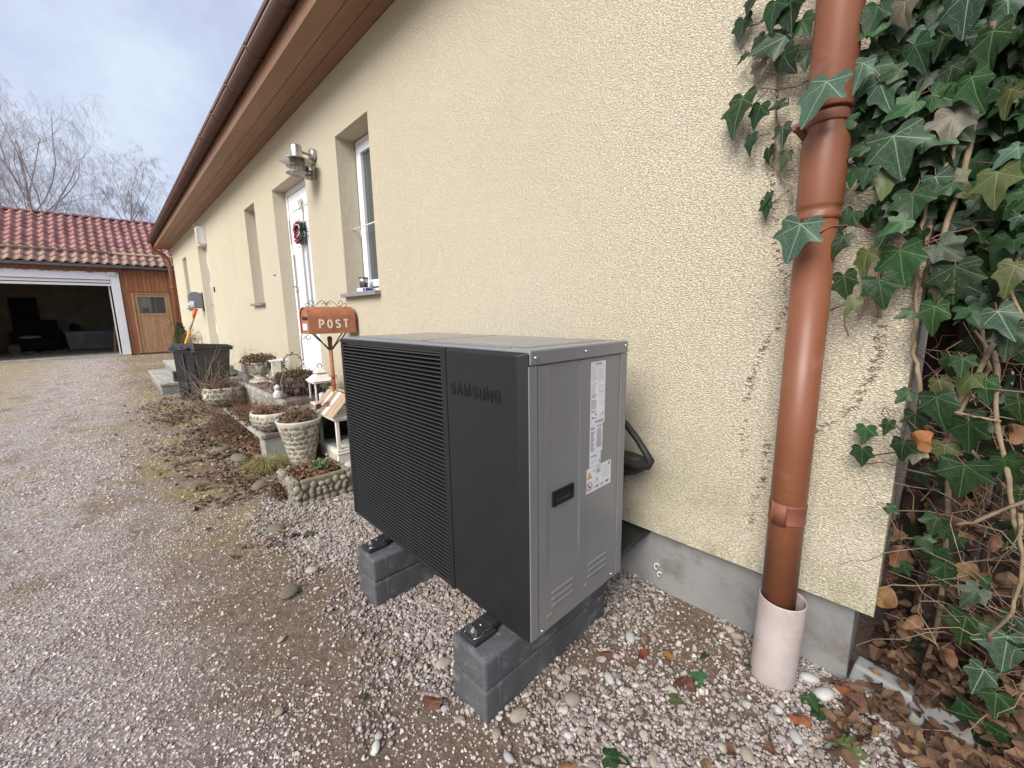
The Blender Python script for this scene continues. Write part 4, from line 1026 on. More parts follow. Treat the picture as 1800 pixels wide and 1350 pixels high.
# raised lettering
mb = MB(); w = strip_text(MB(), 'SAMSUNG', Matrix.Identity(4), .036, .0085, .001, gap=.26)
w = strip_text(MB(), 'SAMSUNG', Matrix.Identity(4), .033, .0092, .0022, gap=.36)
strip_text(mb, 'SAMSUNG', face_T((-1.122,UY0+.0002,.991),(1,0,0),(0,0,1)), .033, .0092, .0022, gap=.36, sx=.254/w)
mb.build('lettering', 'black_gloss', FP)
# stickers on the side
def sticker(name, y0, y1, z0, z1, lift=0.0, skew=None):
    mb = MB(); x = UX1-.0037+lift; mb.box(x,x+.0003,y0,y1,z0,z1); return mb.build(name, 'paper', U), x+.0003
def lines(mb, x, y0, y1, z0, z1, pitch, h, mt, seed, jag=.3):
    r = random.Random(seed); z = z1
    while z > z0:
        if r.random() > .08: mb.box(x,x+.0002,y0,y0+(y1-y0)*r.uniform(1-jag,1),z-h,z,mt)
        z -= pitch
st, x = sticker('rating_label', 1.112,1.197,.875,1.090)
mb = MB()
TY = lambda y,z,xx=x: face_T((xx,y,z),(0,1,0),(0,0,1))
strip_text(mb, 'SAMSUNG', TY(1.137,1.079), .0065, .0014, .0002, gap=.3, mt='ink')
lines(mb, x, 1.116,1.148,.985,1.074,.0052,.0017,'ink_light',1); lines(mb, x, 1.156,1.192,.985,1.074,.0052,.0015,'ink_light',2,.7)
lines(mb, x, 1.116,1.150,.918,.980,.0046,.0020,'ink',3); lines(mb, x, 1.160,1.192,.930,.975,.009,.0015,'ink_light',4)
mb.box(x,x+.0002,1.120,1.150,.897,.900,'ink'); mb.box(x,x+.0002,1.123,1.130,.9005,.904,'ink'); mb.box(x,x+.0002,1.141,1.148,.906,.915,'ink'); mb.box(x,x+.0002,1.166,1.172,.900,.909,'ink_light'); mb.box(x,x+.0002,1.180,1.188,.902,.912,'ink_light')
for k in range(16): mb.box(x,x+.0002,1.140+k*.0031,1.1412+k*.0031+(.0006 if k%3 else 0),.879,.889,'ink')
mb.build('print', None, st)
st, x = sticker('spec_label', 1.112,1.187,.775,.8745)
mb = MB(); lines(mb, x, 1.116,1.142,.780,.868,.0040,.0022,'ink',5,.5); lines(mb, x, 1.150,1.182,.790,.870,.0040,.0020,'ink',6,.15); mb.build('print', None, st)
st, x = sticker('notice_label', 1.112,1.178,.728,.7745)
mb = MB(); lines(mb, x, 1.118,1.165,.740,.768,.0045,.0016,'ink_light',7); mb.box(x,x+.0002,1.168,1.174,.736,.744,'ink'); mb.box(x,x+.0002,1.118,1.150,.764,.7665,'ink'); mb.build('print', None, st)
st, x = sticker('warning_label', 1.094,1.245,.637,.7265, .0004)
mb = MB()
def tri(y, z, s, mt, dx=0): mb.add([(x+.0002+dx,y-s/2,z),(x+.0002+dx,y+s/2,z),(x+.0002+dx,y,z+s*.9)], [(0,1,2)], mt)
tri(1.113,.688,.030,'ink'); tri(1.113,.6895,.0255,'yellow',.0001)
strip_text(mb, '!', face_T((x+.0004,1.1118,.6925),(0,1,0),(0,0,1)), .013, .0024, .0001, mt='ink')
strip_text(mb, 'A3', TY(1.131,.708,x), .010, .0016, .0002, gap=.3, mt='ink')
tri(1.158,.6695,.016,'ink'); tri(1.158,.6703,.0125,'yellow',.0001)
mb.box(x,x+.0002,1.151,1.177,.6975,.7225,'ink'); mb.box(x+.0002,x+.0003,1.153,1.175,.6995,.7205,'paper'); mb.box(x+.0003,x+.0004,1.157,1.171,.701,.707,'ink'); mb.lathe([(.0048,0),(0,.0001)], (0,0,0), 10, mt='ink', T=face_T((x+.0004,1.164,.7125),(0,1,0),(0,0,1)))
# prohibition sign
c_ = (1.113,.661)
ring_o = [(c_[0]+.0165*math.cos(a),c_[1]+.0165*math.sin(a)) for a in [2*PI*k/24 for k in range(24)]]; ring_i = [(c_[0]+.0135*math.cos(a),c_[1]+.0135*math.sin(a)) for a in [2*PI*k/24 for k in range(24)]]
mb.add([(x+.0003,p[0],p[1]) for p in ring_o+ring_i], [(k,(k+1)%24,24+(k+1)%24,24+k) for k in range(24)], 'red')
mb.box(x+.0001,x+.0003,1.108,1.1125,.652,.668,'ink'); mb.box(x+.0001,x+.0003,1.1125,1.120,.655,.659,'ink')
for k in range(12):
    a = -.021+.0035*k; 
mb.add([(x+.0004,c_[0]-.0115,c_[1]+.0090),(x+.0004,c_[0]-.0090,c_[1]+.0115),(x+.0004,c_[0]+.0115,c_[1]-.0090),(x+.0004,c_[0]+.0090,c_[1]-.0115)], [(3,2,1,0),(0,1,2,3)], 'red')
lines(mb, x, 1.186,1.240,.665,.717,.0062,.0016,'ink_light',8,.25)
mb.box(x,x+.0002,1.228,1.236,.711,.7215,'ink')
for k,(a,wd) in enumerate(((1.137,.010),(1.153,.014),(1.176,.022),(1.212,.020))): mb.box(x,x+.0002,a,a+wd,.645+k*.0008,.653+k*.0008,'ink' if k%2 else 'ink_light')
mb.build('print', None, st)
# rails and rubber feet with bolts
for fx in (-.950,-1.690):
    box('foot_rail', 'rubber', U, fx-.03,fx+.03,.775,1.31,.222,.240, bevel=.002)
    mb = MB(); mb.box(fx-.040,fx+.040,.700,.79,.2085,.2255); F = mb.build('rubber_foot', 'rubber', U, bevel=.003)
    mb = MB(); mb.frustum((fx,.757), .052,.085,.2258,.030,.060,.243); mb.frustum((fx,.727), .036,.034,.2258,.030,.028,.2335); mb.build('mount', 'rubber', F, bevel=.003)
    for s in (-1,1):
        MB().tube([(fx+s*.022,.706,.2275),(fx+s*.030,.722,.2275),(fx+s*.030,.738,.2275),(fx+s*.022,.752,.2285),(fx+s*.030,.782,.229)], .0013, 5).build('edge_trim', 'screw', F)
    mb = MB(); mb.lathe([(.0125,0),(.0125,.002),(.008,.002),(.008,.008),(.0045,.008),(.0045,.013),(0,.014)], (fx,.726,.2334), 6, smooth=False); mb.build('bolt', 'screw', F)
    mb = MB(); mb.lathe([(.004,0),(.004,.002),(0,.0025)], (fx+.006,.752,.2432), 8); mb.build('rivet', 'screw', F)
# four stacked support beams
for fx, nm in ((-.930,'right'),(-1.670,'left')):
    for z0, z1, lv in ((-.02,.1035,'lower'),(.1045,.208,'upper')):
        lab = {('right','upper'):'upper grey beam under the near corner of the heat pump with white lime streaks',
               ('right','lower'):'lower grey beam sunk in pebbles under the near corner of the heat pump',
               ('left','upper'):'upper grey beam under the far grille end of the heat pump',
               ('left','lower'):'lower grey beam under the far grille end of the heat pump'}[(nm,lv)]
        t = thing('support_beam', (fx, 1.0, z0), lab, 'support beam', 'stacked beams carrying the heat pump')
        mb = MB(); d = .002 if lv == 'upper' else 0
        mb.box(fx-.0855,fx+.0855,.682+d,1.335,z0,z1); mb.build('beam', 'block', t, bevel=.009, seg=2)
# insulated pipes behind it
t = thing('insulated_pipe', (-.95, 1.45, .2), 'black foam wrapped pipe bending out behind the heat pump', 'pipe')
mb = MB(); mb.tube([(-1.00,1.32,.885),(-.93,1.36,.875),(-.875,1.41,.852),(-.835,1.44,.806),(-.79,1.45,.752),(-.750,1.455,.698),(-.732,1.457,.672),(-.745,1.46,.650),(-.80,1.462,.636),(-1.0,1.47,.60)], [.011,.011,.012,.013,.013,.014,.016,.018,.020,.024], 12)
mb.build('hose', 'foam', t)
mb = MB(); mb.tube([(-.765,1.50,.645),(-.82,1.50,.628),(-.92,1.50,.605),(-1.10,1.50,.60),(-1.3,1.55,.58),(-1.4,1.64,.58)], [.022,.045,.066,.075,.075,.075], 14); mb.build('sleeve', 'foam', t)
mb = MB(); 
for k in range(1): mb.tube([(-.86+.004*math.cos(a)+k*.035, 1.415-k*.012+.018*math.cos(a), .822-k*.04+.018*math.sin(a)) for a in [2*PI*j/10 for j in range(11)]], .0025, 5)
mb.build('tie', 'gasket', t)
t = thing('black_cover', (-1.1, 1.5, .28), 'flat black rubber mat piece sticking out of the wall behind the heat pump', 'cover plate')
mb = MB(); mb.add([(-1.5,1.649,.262),(-.812,1.649,.262),(-.822,1.40,.235),(-1.5,1.36,.235),(-1.5,1.649,.284),(-.812,1.649,.284),(-.822,1.40,.262),(-1.5,1.36,.262)], [(0,1,2,3),(7,6,5,4),(4,5,1,0),(5,6,2,1),(6,7,3,2),(7,4,0,3)]); mb.build('plate', 'rubber', t, bevel=.003)

# ================================================================ downpipe and its sleeve
PX, PY = -.279, 1.5
t = thing('drainpipe', (PX, PY, .14), 'copper brown drainpipe running down the cream wall into a pale sleeve', 'drainpipe')
mb = MB(); mb.lathe([(.046,.12),(.050,.12),(.050,1.505)], (PX,PY,0), 40); mb.build('pipe', 'copper', t)
mb = MB(); mb.lathe([(.050,1.497),(.0535,1.500),(.0545,1.506),(.0535,1.512),(.0515,1.514),(.0515,1.530),(.0545,1.534),(.0556,1.540),(.0556,1.700),(.0535,1.716),(.047,1.732),(.0445,1.742),(.0445,1.80)], (PX,PY,0), 40); mb.build('socket', 'copper', t)
mb = MB(); mb.lathe([(.0465,1.785),(.0525,1.785),(.054,1.789),(.054,2.9),(.054,3.05)], (PX,PY,0), 40); mb.tube([(PX,PY,3.04),(PX,PY-.04,3.14),(PX,PY-.25,3.28),(PX,PY-.33,3.33),(PX,PY-.332,3.40)], .054, 20); mb.build('pipe', 'copper', t)
# clips
mb = MB(); mb.lathe([(.0452,1.752),(.0485,1.752),(.0485,1.778),(.0452,1.778)], (PX,PY,0), 30)
mb.box(PX-.082,PX-.040,PY-.012,PY+.012,1.757,1.773); mb.tube([(PX-.066,PY-.022,1.765),(PX-.066,PY+.02,1.765)], .006, 8); mb.box(PX-.080,PX-.060,PY+.01,1.60,1.758,1.772)
mb.build('clip', 'copper_dark', t, bevel=.0015)
mb = MB(); mb.add([(PX+.0545*math.cos(a)-.0, PY+.0545*math.sin(a), z) for a in [math.radians(-115+k*5) for k in range(10)] for z in (1.79,1.86+.02)], [(2*k,2*k+2,2*k+3,2*k+1) for k in range(9)], None, True)
mb = MB(); mb.lathe([(.0502,.575),(.0520,.577),(.0525,.581),(.0512,.584),(.0512,.633),(.0525,.636),(.0520,.640),(.0502,.642)], (PX,PY,0), 40); CL = mb.build('clamp_band', 'copper_dark', t)
vs = [(PX+(.0533+dd)*math.cos(a), PY+(.0533+dd)*math.sin(a), z) for dd in (0,.002) for a in [math.radians(-128+k*7) for k in range(8)] for z in (.572+(.004*0),.645)]
mb = MB(); mb.add(vs, [(16+2*k,18+2*k,19+2*k,17+2*k) for k in range(7)]+[(0,1,17,16),(14,30,31,15)]+[(2*k,16+2*k,18+2*k,2*k+2)[::-1] for k in range(7)]+[(2*k+1,2*k+3,19+2*k,17+2*k)[::-1] for k in range(7)], None, True); mb.build('clamp_plate', 'copper_dark', CL)
t = thing('pipe_sleeve', (-.274, PY, -.05), 'pale pinkish plastic sleeve standing in the pebbles around the drainpipe foot', 'pipe sleeve')
mb = MB(); n_ = 48
T = Matrix.Translation((-.274,PY,0)) @ Matrix.Rotation(math.radians(1.5), 4, 'Y')
mb.lathe([(.0655,-.12),(.0675,-.10),(.0680,.300),(.0668,.305),(.0645,.304),(.0635,.295),(.0620,-.1)], (0,0,0), n_, T=T); mb.build('tube', 'sleeve', t)
MB().lathe([(.062,.02),(0,.02)], (-.274,PY,0), 20).build('soil', 'soil', t)

# ================================================================ stairs, steps
t = thing('front_steps', (-4.9, 1.2, 0), 'low front stairs with purple brown treads and pale edges below the white door', 'steps')
box('riser', 'concrete', t, -4.16,-3.995,.845,1.05,-.05,.208, bevel=.006)
box('riser', 'concrete', t, -5.84,-5.66,.845,1.05,-.05,.208, bevel=.006)
box('riser', 'stair_side', t, -5.66,-4.16,.95,1.05,-.05,.206)
mb = MB()
for k, (a, b_) in enumerate(((-5.86,-4.93),(-4.92,-3.98))): box('tread', 'tread', t, a,b_,.862,1.068,.2085,.243, bevel=.003)
box('nosing', 'concrete', t, -5.862,-3.978,.820,.861,.2085,.2445, bevel=.004)
box('riser', 'concrete', t, -5.84,-4.14,1.07,1.648,-.05,.448, bevel=.004)
for a, b_ in ((-5.86,-5.30),(-5.292,-4.72),(-4.712,-4.12)): box('tread', 'tread', t, a,b_,1.092,1.648,.4485,.484, bevel=.003)
box('nosing', 'concrete', t, -5.862,-4.118,1.050,1.091,.4485,.4855, bevel=.004)
box('side_slab', 'stair_side', t, -4.138,-3.86,1.10,1.648,-.02,.395, bevel=.004)
box('side_slab', 'stair_side', t, -4.14,-3.84,1.085,1.648,.3955,.43, bevel=.004)
t = thing('far_steps', (-10.2, 1.0, 0), 'pale slab steps with fallen leaves below the far door', 'steps')
box('riser', 'stair_side', t, -11.5,-8.87,.50,1.648,-.05,.155, bevel=.004)
for a, b_ in ((-11.52,-10.2),(-10.192,-8.85)): box('tread', 'concrete', t, a,b_,.475,1.2,.1555,.193, bevel=.004)
box('riser', 'stair_side', t, -11.6,-9.25,.77,1.648,.1935,.335, bevel=.004)
for a, b_ in ((-11.62,-10.4),(-10.392,-9.23)): box('tread', 'concrete', t, a,b_,.745,1.648,.3355,.373, bevel=.004)

# ================================================================ mailbox on a post
t = thing('mailbox', (-3.70, 1.37, 0), 'rust orange metal mailbox reading POST on a slim post', 'mailbox')
mx0, mx1, my0, my1, mz = -3.81, -3.60, 1.175, 1.565, 1.108
poly = [(mx0,mz),(mx1,mz),(mx1,mz+.125)] + [((mx0+mx1)/2+.105*math.cos(math.radians(a)), mz+.125+.10*math.sin(math.radians(a))) for a in range(15,166,15)] + [(mx0,mz+.125)]
TB = Matrix(((1,0,0,0),(0,0,-1,my1),(0,1,0,0),(0,0,0,1)))
mb = MB(); mb.prism(poly, TB, my1-my0-.012); mb.build('body', 'rust', t, bevel=.002, smooth=False)
def rim(y, dy):
    mb = MB(); ins = [((p[0]-(mx0+mx1)/2)*.93+(mx0+mx1)/2, (p[1]-mz-.1)*.93+mz+.1) for p in poly]; n = len(poly)
    vs = [(p[0],y,p[1]) for p in poly]+[(p[0],y,p[1]) for p in ins]+[(p[0],y+dy,p[1]) for p in poly]+[(p[0],y+dy,p[1]) for p in ins]
    fs = []
    for k in range(n):
        j = (k+1)%n; fs += [(k,j,n+j,n+k),(2*n+k,3*n+k,3*n+j,2*n+j),(k,2*n+k,2*n+j,j),(n+k,n+j,3*n+j,3*n+k)]
    mb.add(vs, fs); return mb
rim(my0,.014).build('rim', 'rust', t); rim(my1,.006).build('rim', 'rust', t)
box('slot', 'black', t, -3.775,-3.635,my0+.009,my0+.0125,mz+.115,mz+.140)
box('newspaper', 'paper', t, -3.76,-3.66,my0+.004,my0+.011,mz+.03,mz+.085)
box('door_panel', 'rust', t, -3.79,-3.62,my0+.0085,my0+.0118,mz+.15,mz+.20)
mb = MB(); strip_text(mb, 'POST', face_T((mx1+.0004,1.262,mz+.048),(0,1,0),(0,0,1)), .066, .0135, .0012, gap=.55, sx=.93); mb.build('letters', 'cream_letter', t)
def scroll(cy, cz, r, s, turns=1.3, x=(mx0+mx1)/2):
    pts = []; 
    for k in range(15):
        f = k/14; a = f*turns*2*PI; rr = r*(1-.75*f); pts.append((x, cy+s*rr*math.cos(a+PI), cz+rr*math.sin(a)))
    return pts
mb = MB(); zt = mz+.225; cyy = (my0+my1)/2; X0 = (mx0+mx1)/2
for s in (-1,1):
    mb.tube([(X0,cyy+s*a,zt+b_) for a,b_ in ((.0,.018),(.012,.042),(.04,.052),(.07,.030),(.095,.008),(.125,.003))], .0028, 5)
    mb.tube([(X0,cyy+s*(.02+.016*math.cos(a)),zt+.018+.014*math.sin(a)) for a in [k*.5 for k in range(10)]], .0026, 5)
    mb.tube([(X0,cyy+s*(.118+.026*math.cos(a)*(1-.04*k)),zt+.034+.026*math.sin(a)*(1-.05*k)) for k, a in enumerate([-1.6+j*.5 for j in range(13)])], .0026, 5)
    mb.tube([(X0,cyy+s*(.158+.014*math.cos(a)),zt+.015+.014*math.sin(a)) for a in [-2+k*.5 for k in range(10)]], .0024, 5)
mb.build('scrollwork', 'rust_dark', t)
mb = MB()
for x_ in (mx0+.02, mx1-.06):
    mb.tube([(x_,my0+.01+.020*math.cos(a)*(1-.03*k),mz-.028+.020*math.sin(a)*(1-.03*k)) for k, a in enumerate([1.6+j*.5 for j in range(12)])], .003, 5)
mb.build('scrollwork', 'rust_dark', t)
PXm = -3.70
MB().tube([(PXm,1.37,.43),(PXm,1.37,1.055)], .0165, 14).build('post', 'rust', t)
mb = MB(); mb.lathe([(0,.02),(.012,.017),(.019,.008),(.021,-.005),(.0175,-.03),(.0166,-.10)], (PXm,1.37,1.062), 16); mb.build('finial', 'rust_dark', t)
for s in (-1,1):
    for dx in (-.01,.012): MB().tube([(PXm+dx,1.37+s*.012,.965),(PXm+dx,1.37+s*.045,1.005),(PXm+dx,1.37+s*(.10+dx),1.07),(PXm+dx,1.37+s*(.13+dx),1.108)], .0055, 6).build('brace', 'rust_dark', t)
mb = MB()
for s in (-1,1):
    mb.tube([(PXm+.02,1.37+s*(.012+.016*math.cos(a)),.70-.02*k*.15+.016*math.sin(a)) for k, a in enumerate([j*.5 for j in range(13)])], .0035, 5)
mb.box(PXm-.03,PXm+.03,1.345,1.395,.725,.735)
mb.build('ornament', 'rust', t)
MB().lathe([(.11,0),(.11,.012),(.02,.02),(.0165,.05),(.0165,.44)], (PXm,1.37,.0), 18).build('foot', 'rust_dark', t)

# ================================================================ wheelie bin (rotated on its base)
Kx, Ky = -7.70, .875
BT = Matrix(((-.51,-.86,0,Kx),(.86,-.51,0,Ky),(0,0,1,0),(0,0,0,1)))
t = thing('wheelie_bin', (-8.05, 1.0, 0), 'dark grey wheelie bin with closed lid behind the stone planters', 'bin')
def bbox(name, mt, a0,a1,b0,b1,z0,z1, bevel=0, parent=t): return MB().box(a0,a1,b0,b1,z0,z1,T=BT).build(name, mt, parent, bevel=bevel)
mb = MB(); vs = [(.05,.03,.05),(.50,.03,.05),(.50,.42,.05),(.05,.42,.05),(0,0,.77),(.58,0,.77),(.58,.46,.77),(0,.46,.77)]
mb.add([BT @ Vector(v) for v in vs], [(3,2,1,0),(4,5,6,7),(0,1,5,4),(1,2,6,5),(2,3,7,6),(3,0,4,7)]); mb.build('body', 'bin_grey', t, bevel=.02, seg=3)
mb = MB(); vs = [(-.004,.05,.06),(-.002,.42,.06),(-.012,.43,.75),(-.014,.03,.75),(.04,.05,.06),(.04,.42,.06),(.0,.43,.75),(.0,.03,.75)]
mb.add([BT @ Vector(v) for v in vs], [(0,3,2,1),(0,4,7,3),(1,2,6,5),(3,7,6,2),(0,1,5,4)]); mb.build('back_recess_shade', 'bin_black', t, bevel=.005)  # black sheet stands in for shade in the bin's rear recess
bbox('rib', 'bin_grey', -.028,-.012,.215,.235,.12,.74, bevel=.004)
bbox('rim', 'bin_grey', -.03,.61,-.025,.485,.745,.785, bevel=.012)
mb = MB(); vs = [(-.04,-.04,.787),(.64,-.04,.787),(.64,.50,.787),(-.04,.50,.787),(.0,.02,.885),(.56,.02,.835),(.56,.44,.835),(.0,.44,.885)]
mb.add([BT @ Vector(v) for v in vs], [(3,2,1,0),(4,5,6,7),(0,1,5,4),(1,2,6,5),(2,3,7,6),(3,0,4,7)]); L = mb.build('lid', 'bin_black', t, bevel=.012, seg=3)
mb = MB(); mb.tube([BT @ Vector((-.075,.06,.80)), BT @ Vector((-.075,.40,.80))], .014, 10)
for s in (.08,.22,.38): mb.tube([BT @ Vector((-.075,s,.80)), BT @ Vector((-.03,s,.81)), BT @ Vector((.02,s,.835))], .022, 8)
mb.build('handle', 'bin_black', t)
for s in (.06,.36):
    mb = MB(); TT = face_T(BT @ Vector((.03,s+.0,.075)), (BT.to_3x3() @ Vector((1,0,0))), (0,0,1)); mb.lathe([(0,0),(.075,.0),(.075,.04),(.05,.045),(0,.045)], (0,0,0), 20, T=TT); mb.build('wheel', 'rubber', t)
# broom / snow brush behind it
t = thing('snow_brush', (-9.0, .62, .2), 'long orange and red handled brush leaning upright behind the bin', 'brush')
a = Vector((-9.0,.735,.36)); b_ = Vector((-9,.94,.90)); d = (b_-a).normalized()
MB().tube([a, b_, Vector((-9,1.0,1.06))], .022, 10).build('handle', 'orange', t)
MB().tube([Vector((-9,1.0,1.06)), Vector((-9,1.075,1.26))], .014, 10).build('shaft', 'stair_side', t)
MB().tube([Vector((-9,1.072,1.25)), Vector((-9,1.085,1.32)), Vector((-9,1.124,1.42))], [.014,.028,.030], 10).build('grip', 'red_plastic', t)
box('foot', 'gasket', t, -9.06,-8.94,.68,.79,.193,.37, bevel=.01)

# ================================================================ planters
iv2, if2 = ico(2)
ST = [stone_mesh('inset_stone', 'stone', k, 1 if k > 3 else 2, .25) for k in range(6)]
STP = [stone_mesh('inset_stone', 'stone_pale', 20+k, 2, .2) for k in range(3)]
def lathe_obj(name, mt, prof, c, parent, seg=32, sy=1.0): return MB().lathe(prof, c, seg, sy=sy).build(name, mt, parent)
def cobble(parent, prof, c, size, n_rows=None, pool=ST, sy=1.0, jit=.12, flat=.14, skip=.04):
    """pebbles pressed into the mortar of a turned pot, row by row"""
    L = [0]
    for (r0,z0),(r1,z1) in zip(prof, prof[1:]): L.append(L[-1]+math.hypot(r1-r0,z1-z0))
    tot = L[-1]; rows = max(1, int(round(tot/size)))
    for i in range(rows):
        s = (i+.5)/rows*tot; k = max(j for j in range(len(prof)-1) if L[j] <= s+1e-9)
        f = (s-L[k])/max(1e-6, L[k+1]-L[k]); r = prof[k][0]+(prof[k+1][0]-prof[k][0])*f; z = prof[k][1]+(prof[k+1][1]-prof[k][1])*f
        dr, dz = prof[k+1][0]-prof[k][0], prof[k+1][1]-prof[k][1]; ln = math.hypot(dr,dz)
        cnt = max(6, int(2*PI*r/(size*1.02)))
        for q in range(cnt):
            if rnd.random() < skip: continue
            th = 2*PI*(q+.5*(i%2)+rnd.uniform(-jit,jit))/cnt
            nr = Vector((dz/ln*math.cos(th), dz/ln*math.sin(th), -dr/ln)).normalized()
            p = Vector((c[0]+r*math.cos(th), c[1]+r*sy*math.sin(th), c[2]+z+rnd.uniform(-.1,.1)*size))
            quat = nr.to_track_quat('Z','Y') @ Quaternion((0,0,1), rnd.uniform(0,PI))
            a = size*.5*rnd.uniform(.92,1.15); place('inset_stone', rnd.choice(pool), parent, p, quat=quat, scl=(a, a*rnd.uniform(.68,.92), a*flat))
def tangle(name, mt, parent, c, rad, n, seg=4, r=.0018, length=.08, curl=1.0, up=.3, seed=1, droop=0.0, top=None):
    """dead stems: thin bent tubes filling an ellipsoid"""
    rr = random.Random(seed); mb = MB()
    for _ in range(n):
        while True:
            p = Vector((rr.uniform(-1,1), rr.uniform(-1,1), rr.uniform(-1,1)))
            if p.length < 1: break
        p = Vector((c[0]+p.x*rad[0], c[1]+p.y*rad[1], c[2]+p.z*rad[2]))
        d = Vector((rr.gauss(0,1), rr.gauss(0,1), rr.gauss(up,.7))).normalized(); pts = [p]
        for k in range(seg):
            d = (d + Vector((rr.gauss(0,.35),rr.gauss(0,.35),rr.gauss(0,.35)-droop))*curl).normalized(); pts.append(pts[-1]+d*length/seg*rr.uniform(.6,1.2))
        mb.tube(pts, [r*(1-.6*k/seg) for k in range(seg+1)], 3, caps=False)
    return mb.build(name, mt, parent)
def leafy(name, mt, parent, c, rad, n, size, seed=1, shell=False, up=0.0, curve=.3):
    """many small curled leaves spread through a volume"""
    rr = random.Random(seed); mb = MB()
    for _ in range(n):
        while True:
            p = Vector((rr.uniform(-1,1), rr.uniform(-1,1), rr.uniform(-1,1)))
            if p.length < 1 and (not shell or p.length > .6): break
        p = Vector((c[0]+p.x*rad[0], c[1]+p.y*rad[1], c[2]+p.z*rad[2]))
        q = Euler((rr.uniform(-1.3,1.3), rr.uniform(-1.3,1.3), rr.uniform(0,6.3))).to_matrix(); s = size*rr.uniform(.5,1.3)
        P = [(-.5,0,0),(-.1,.35,.12),(.5,0,-.15),(-.1,-.35,.12),(0,0,-.05)]
        mb.add([p + q @ Vector(v)*s for v in P], [(0,4,1),(4,2,1),(0,3,4),(4,3,2)])
    return mb.build(name, mt, parent)

# tapered pot with cobble mosaic
c = (-3.70, 1.055, .0)
t = thing('mosaic_pot', c, 'tall tapered pot with pebble mosaic and dead stems beside the lanterns', 'planter')
pf = [(.088,.0),(.098,.03),(.150,.30),(.172,.385)]
lathe_obj('pot', 'mortar', [(0,0)]+pf+[(.178,.40),(.172,.405),(.155,.395),(.150,.34),(0,.33)], c, t, 40)
cobble(t, [(.096,.02),(.150,.29),(.168,.375)], c, .043)
leafy('dead_leaves', 'vine_brown', t, (c[0],c[1],.42), (.14,.14,.07), 420, .03, 3); leafy('dead_leaves', 'leaf4', t, (c[0],c[1],.44), (.12,.12,.08), 160, .028, 4)
tangle('dead_stems', 'twig', t, (c[0],c[1],.42), (.12,.12,.05), 90, length=.16, up=.8, seed=5)
tangle('dead_stems', 'vine_brown', t, (c[0]-.02,c[1]+.06,.50), (.05,.05,.06), 50, length=.12, up=1.2, seed=6)
# low bowl on the stair end
c = (-4.14, .955, .245)
t = thing('mosaic_bowl', c, 'round pebble mosaic bowl on the near end of the bottom stair', 'planter')
pf = [(.09,.0),(.13,.02),(.175,.07),(.190,.12),(.185,.16)]
lathe_obj('bowl', 'mortar', [(0,0)]+pf+[(.178,.175),(.165,.17),(.16,.14),(0,.135)], c, t, 40, .88)
cobble(t, pf, c, .042, sy=.88)
leafy('dead_leaves', 'vine_brown', t, (c[0]-.03,c[1]+.02,c[2]+.165), (.19,.16,.035), 380, .035, 7); tangle('dead_stems', 'leaf4', t, (c[0]-.05,c[1],c[2]+.18), (.2,.14,.03), 120, length=.2, up=0, seed=8)
# second bowl, half hidden by vines
c = (-5.72, .86, .245)
t = thing('mosaic_bowl', c, 'pebble mosaic bowl overgrown with brown vines at the far end of the bottom stair', 'planter')
pf = [(.10,.0),(.15,.03),(.20,.10),(.205,.17),(.19,.22)]
lathe_obj('bowl', 'mortar', [(0,0)]+pf+[(.175,.225),(.16,.2),(0,.19)], c, t, 36)
cobble(t, pf, c, .055)
tangle('vines', 'vine_brown', t, (c[0]+.02,c[1]+.02,c[2]+.20), (.22,.2,.05), 260, length=.28, up=0, r=.0035, seed=9, droop=.15)
tangle('vines', 'twig', t, (c[0]-.05,c[1]-.02,c[2]+.24), (.2,.2,.05), 26, length=.50, up=.7, seg=7, r=.0024, seed=10, curl=.6)
tangle('vines', 'vine_brown', t, (c[0]+.12,c[1]+.10,c[2]+.03), (.12,.12,.10), 200, length=.25, up=-.3, r=.0035, seed=11, droop=.2)
leafy('dead_leaves', 'vine_brown', t, (c[0],c[1]-.02,c[2]+.22), (.2,.2,.03), 200, .035, 12)
# round mossy planter with hanging brown growth on the landing
c = (-4.42, 1.30, .487)
t = thing('hanging_ball_planter', c, 'round dark planter covered in drooping brown growth on the landing', 'planter')
lathe_obj('bowl', 'rubber', [(0,0),(.10,.0),(.18,.05),(.205,.13),(.20,.19),(.17,.20),(0,.18)], c, t, 32)
cobble(t, [(.12,.02),(.18,.06),(.205,.14)], c, .055, skip=.4)
for k in range(3): tangle('hanging_growth', 'vine_brown', t, (c[0],c[1],c[2]+.19), (.22,.21,.035), 420, length=.17, up=-.4, r=.0028, seed=20+k, droop=.5)
leafy('hanging_growth', 'vine_brown', t, (c[0],c[1],c[2]+.19), (.23,.22,.05), 650, .03, 23, True)
leafy('green_growth', 'conifer', t, (c[0]+.05,c[1]-.05,c[2]+.22), (.1,.1,.03), 220, .022, 24)
mb = MB(); T = Matrix.Translation((-4.16,1.045,.487))
mb.tube([(-4.19,1.10,.49),(-4.20,1.085,.56),(-4.21,1.08,.66),(-4.22,1.12,.75)], .004, 6); mb.build('cane', 'twig', t)
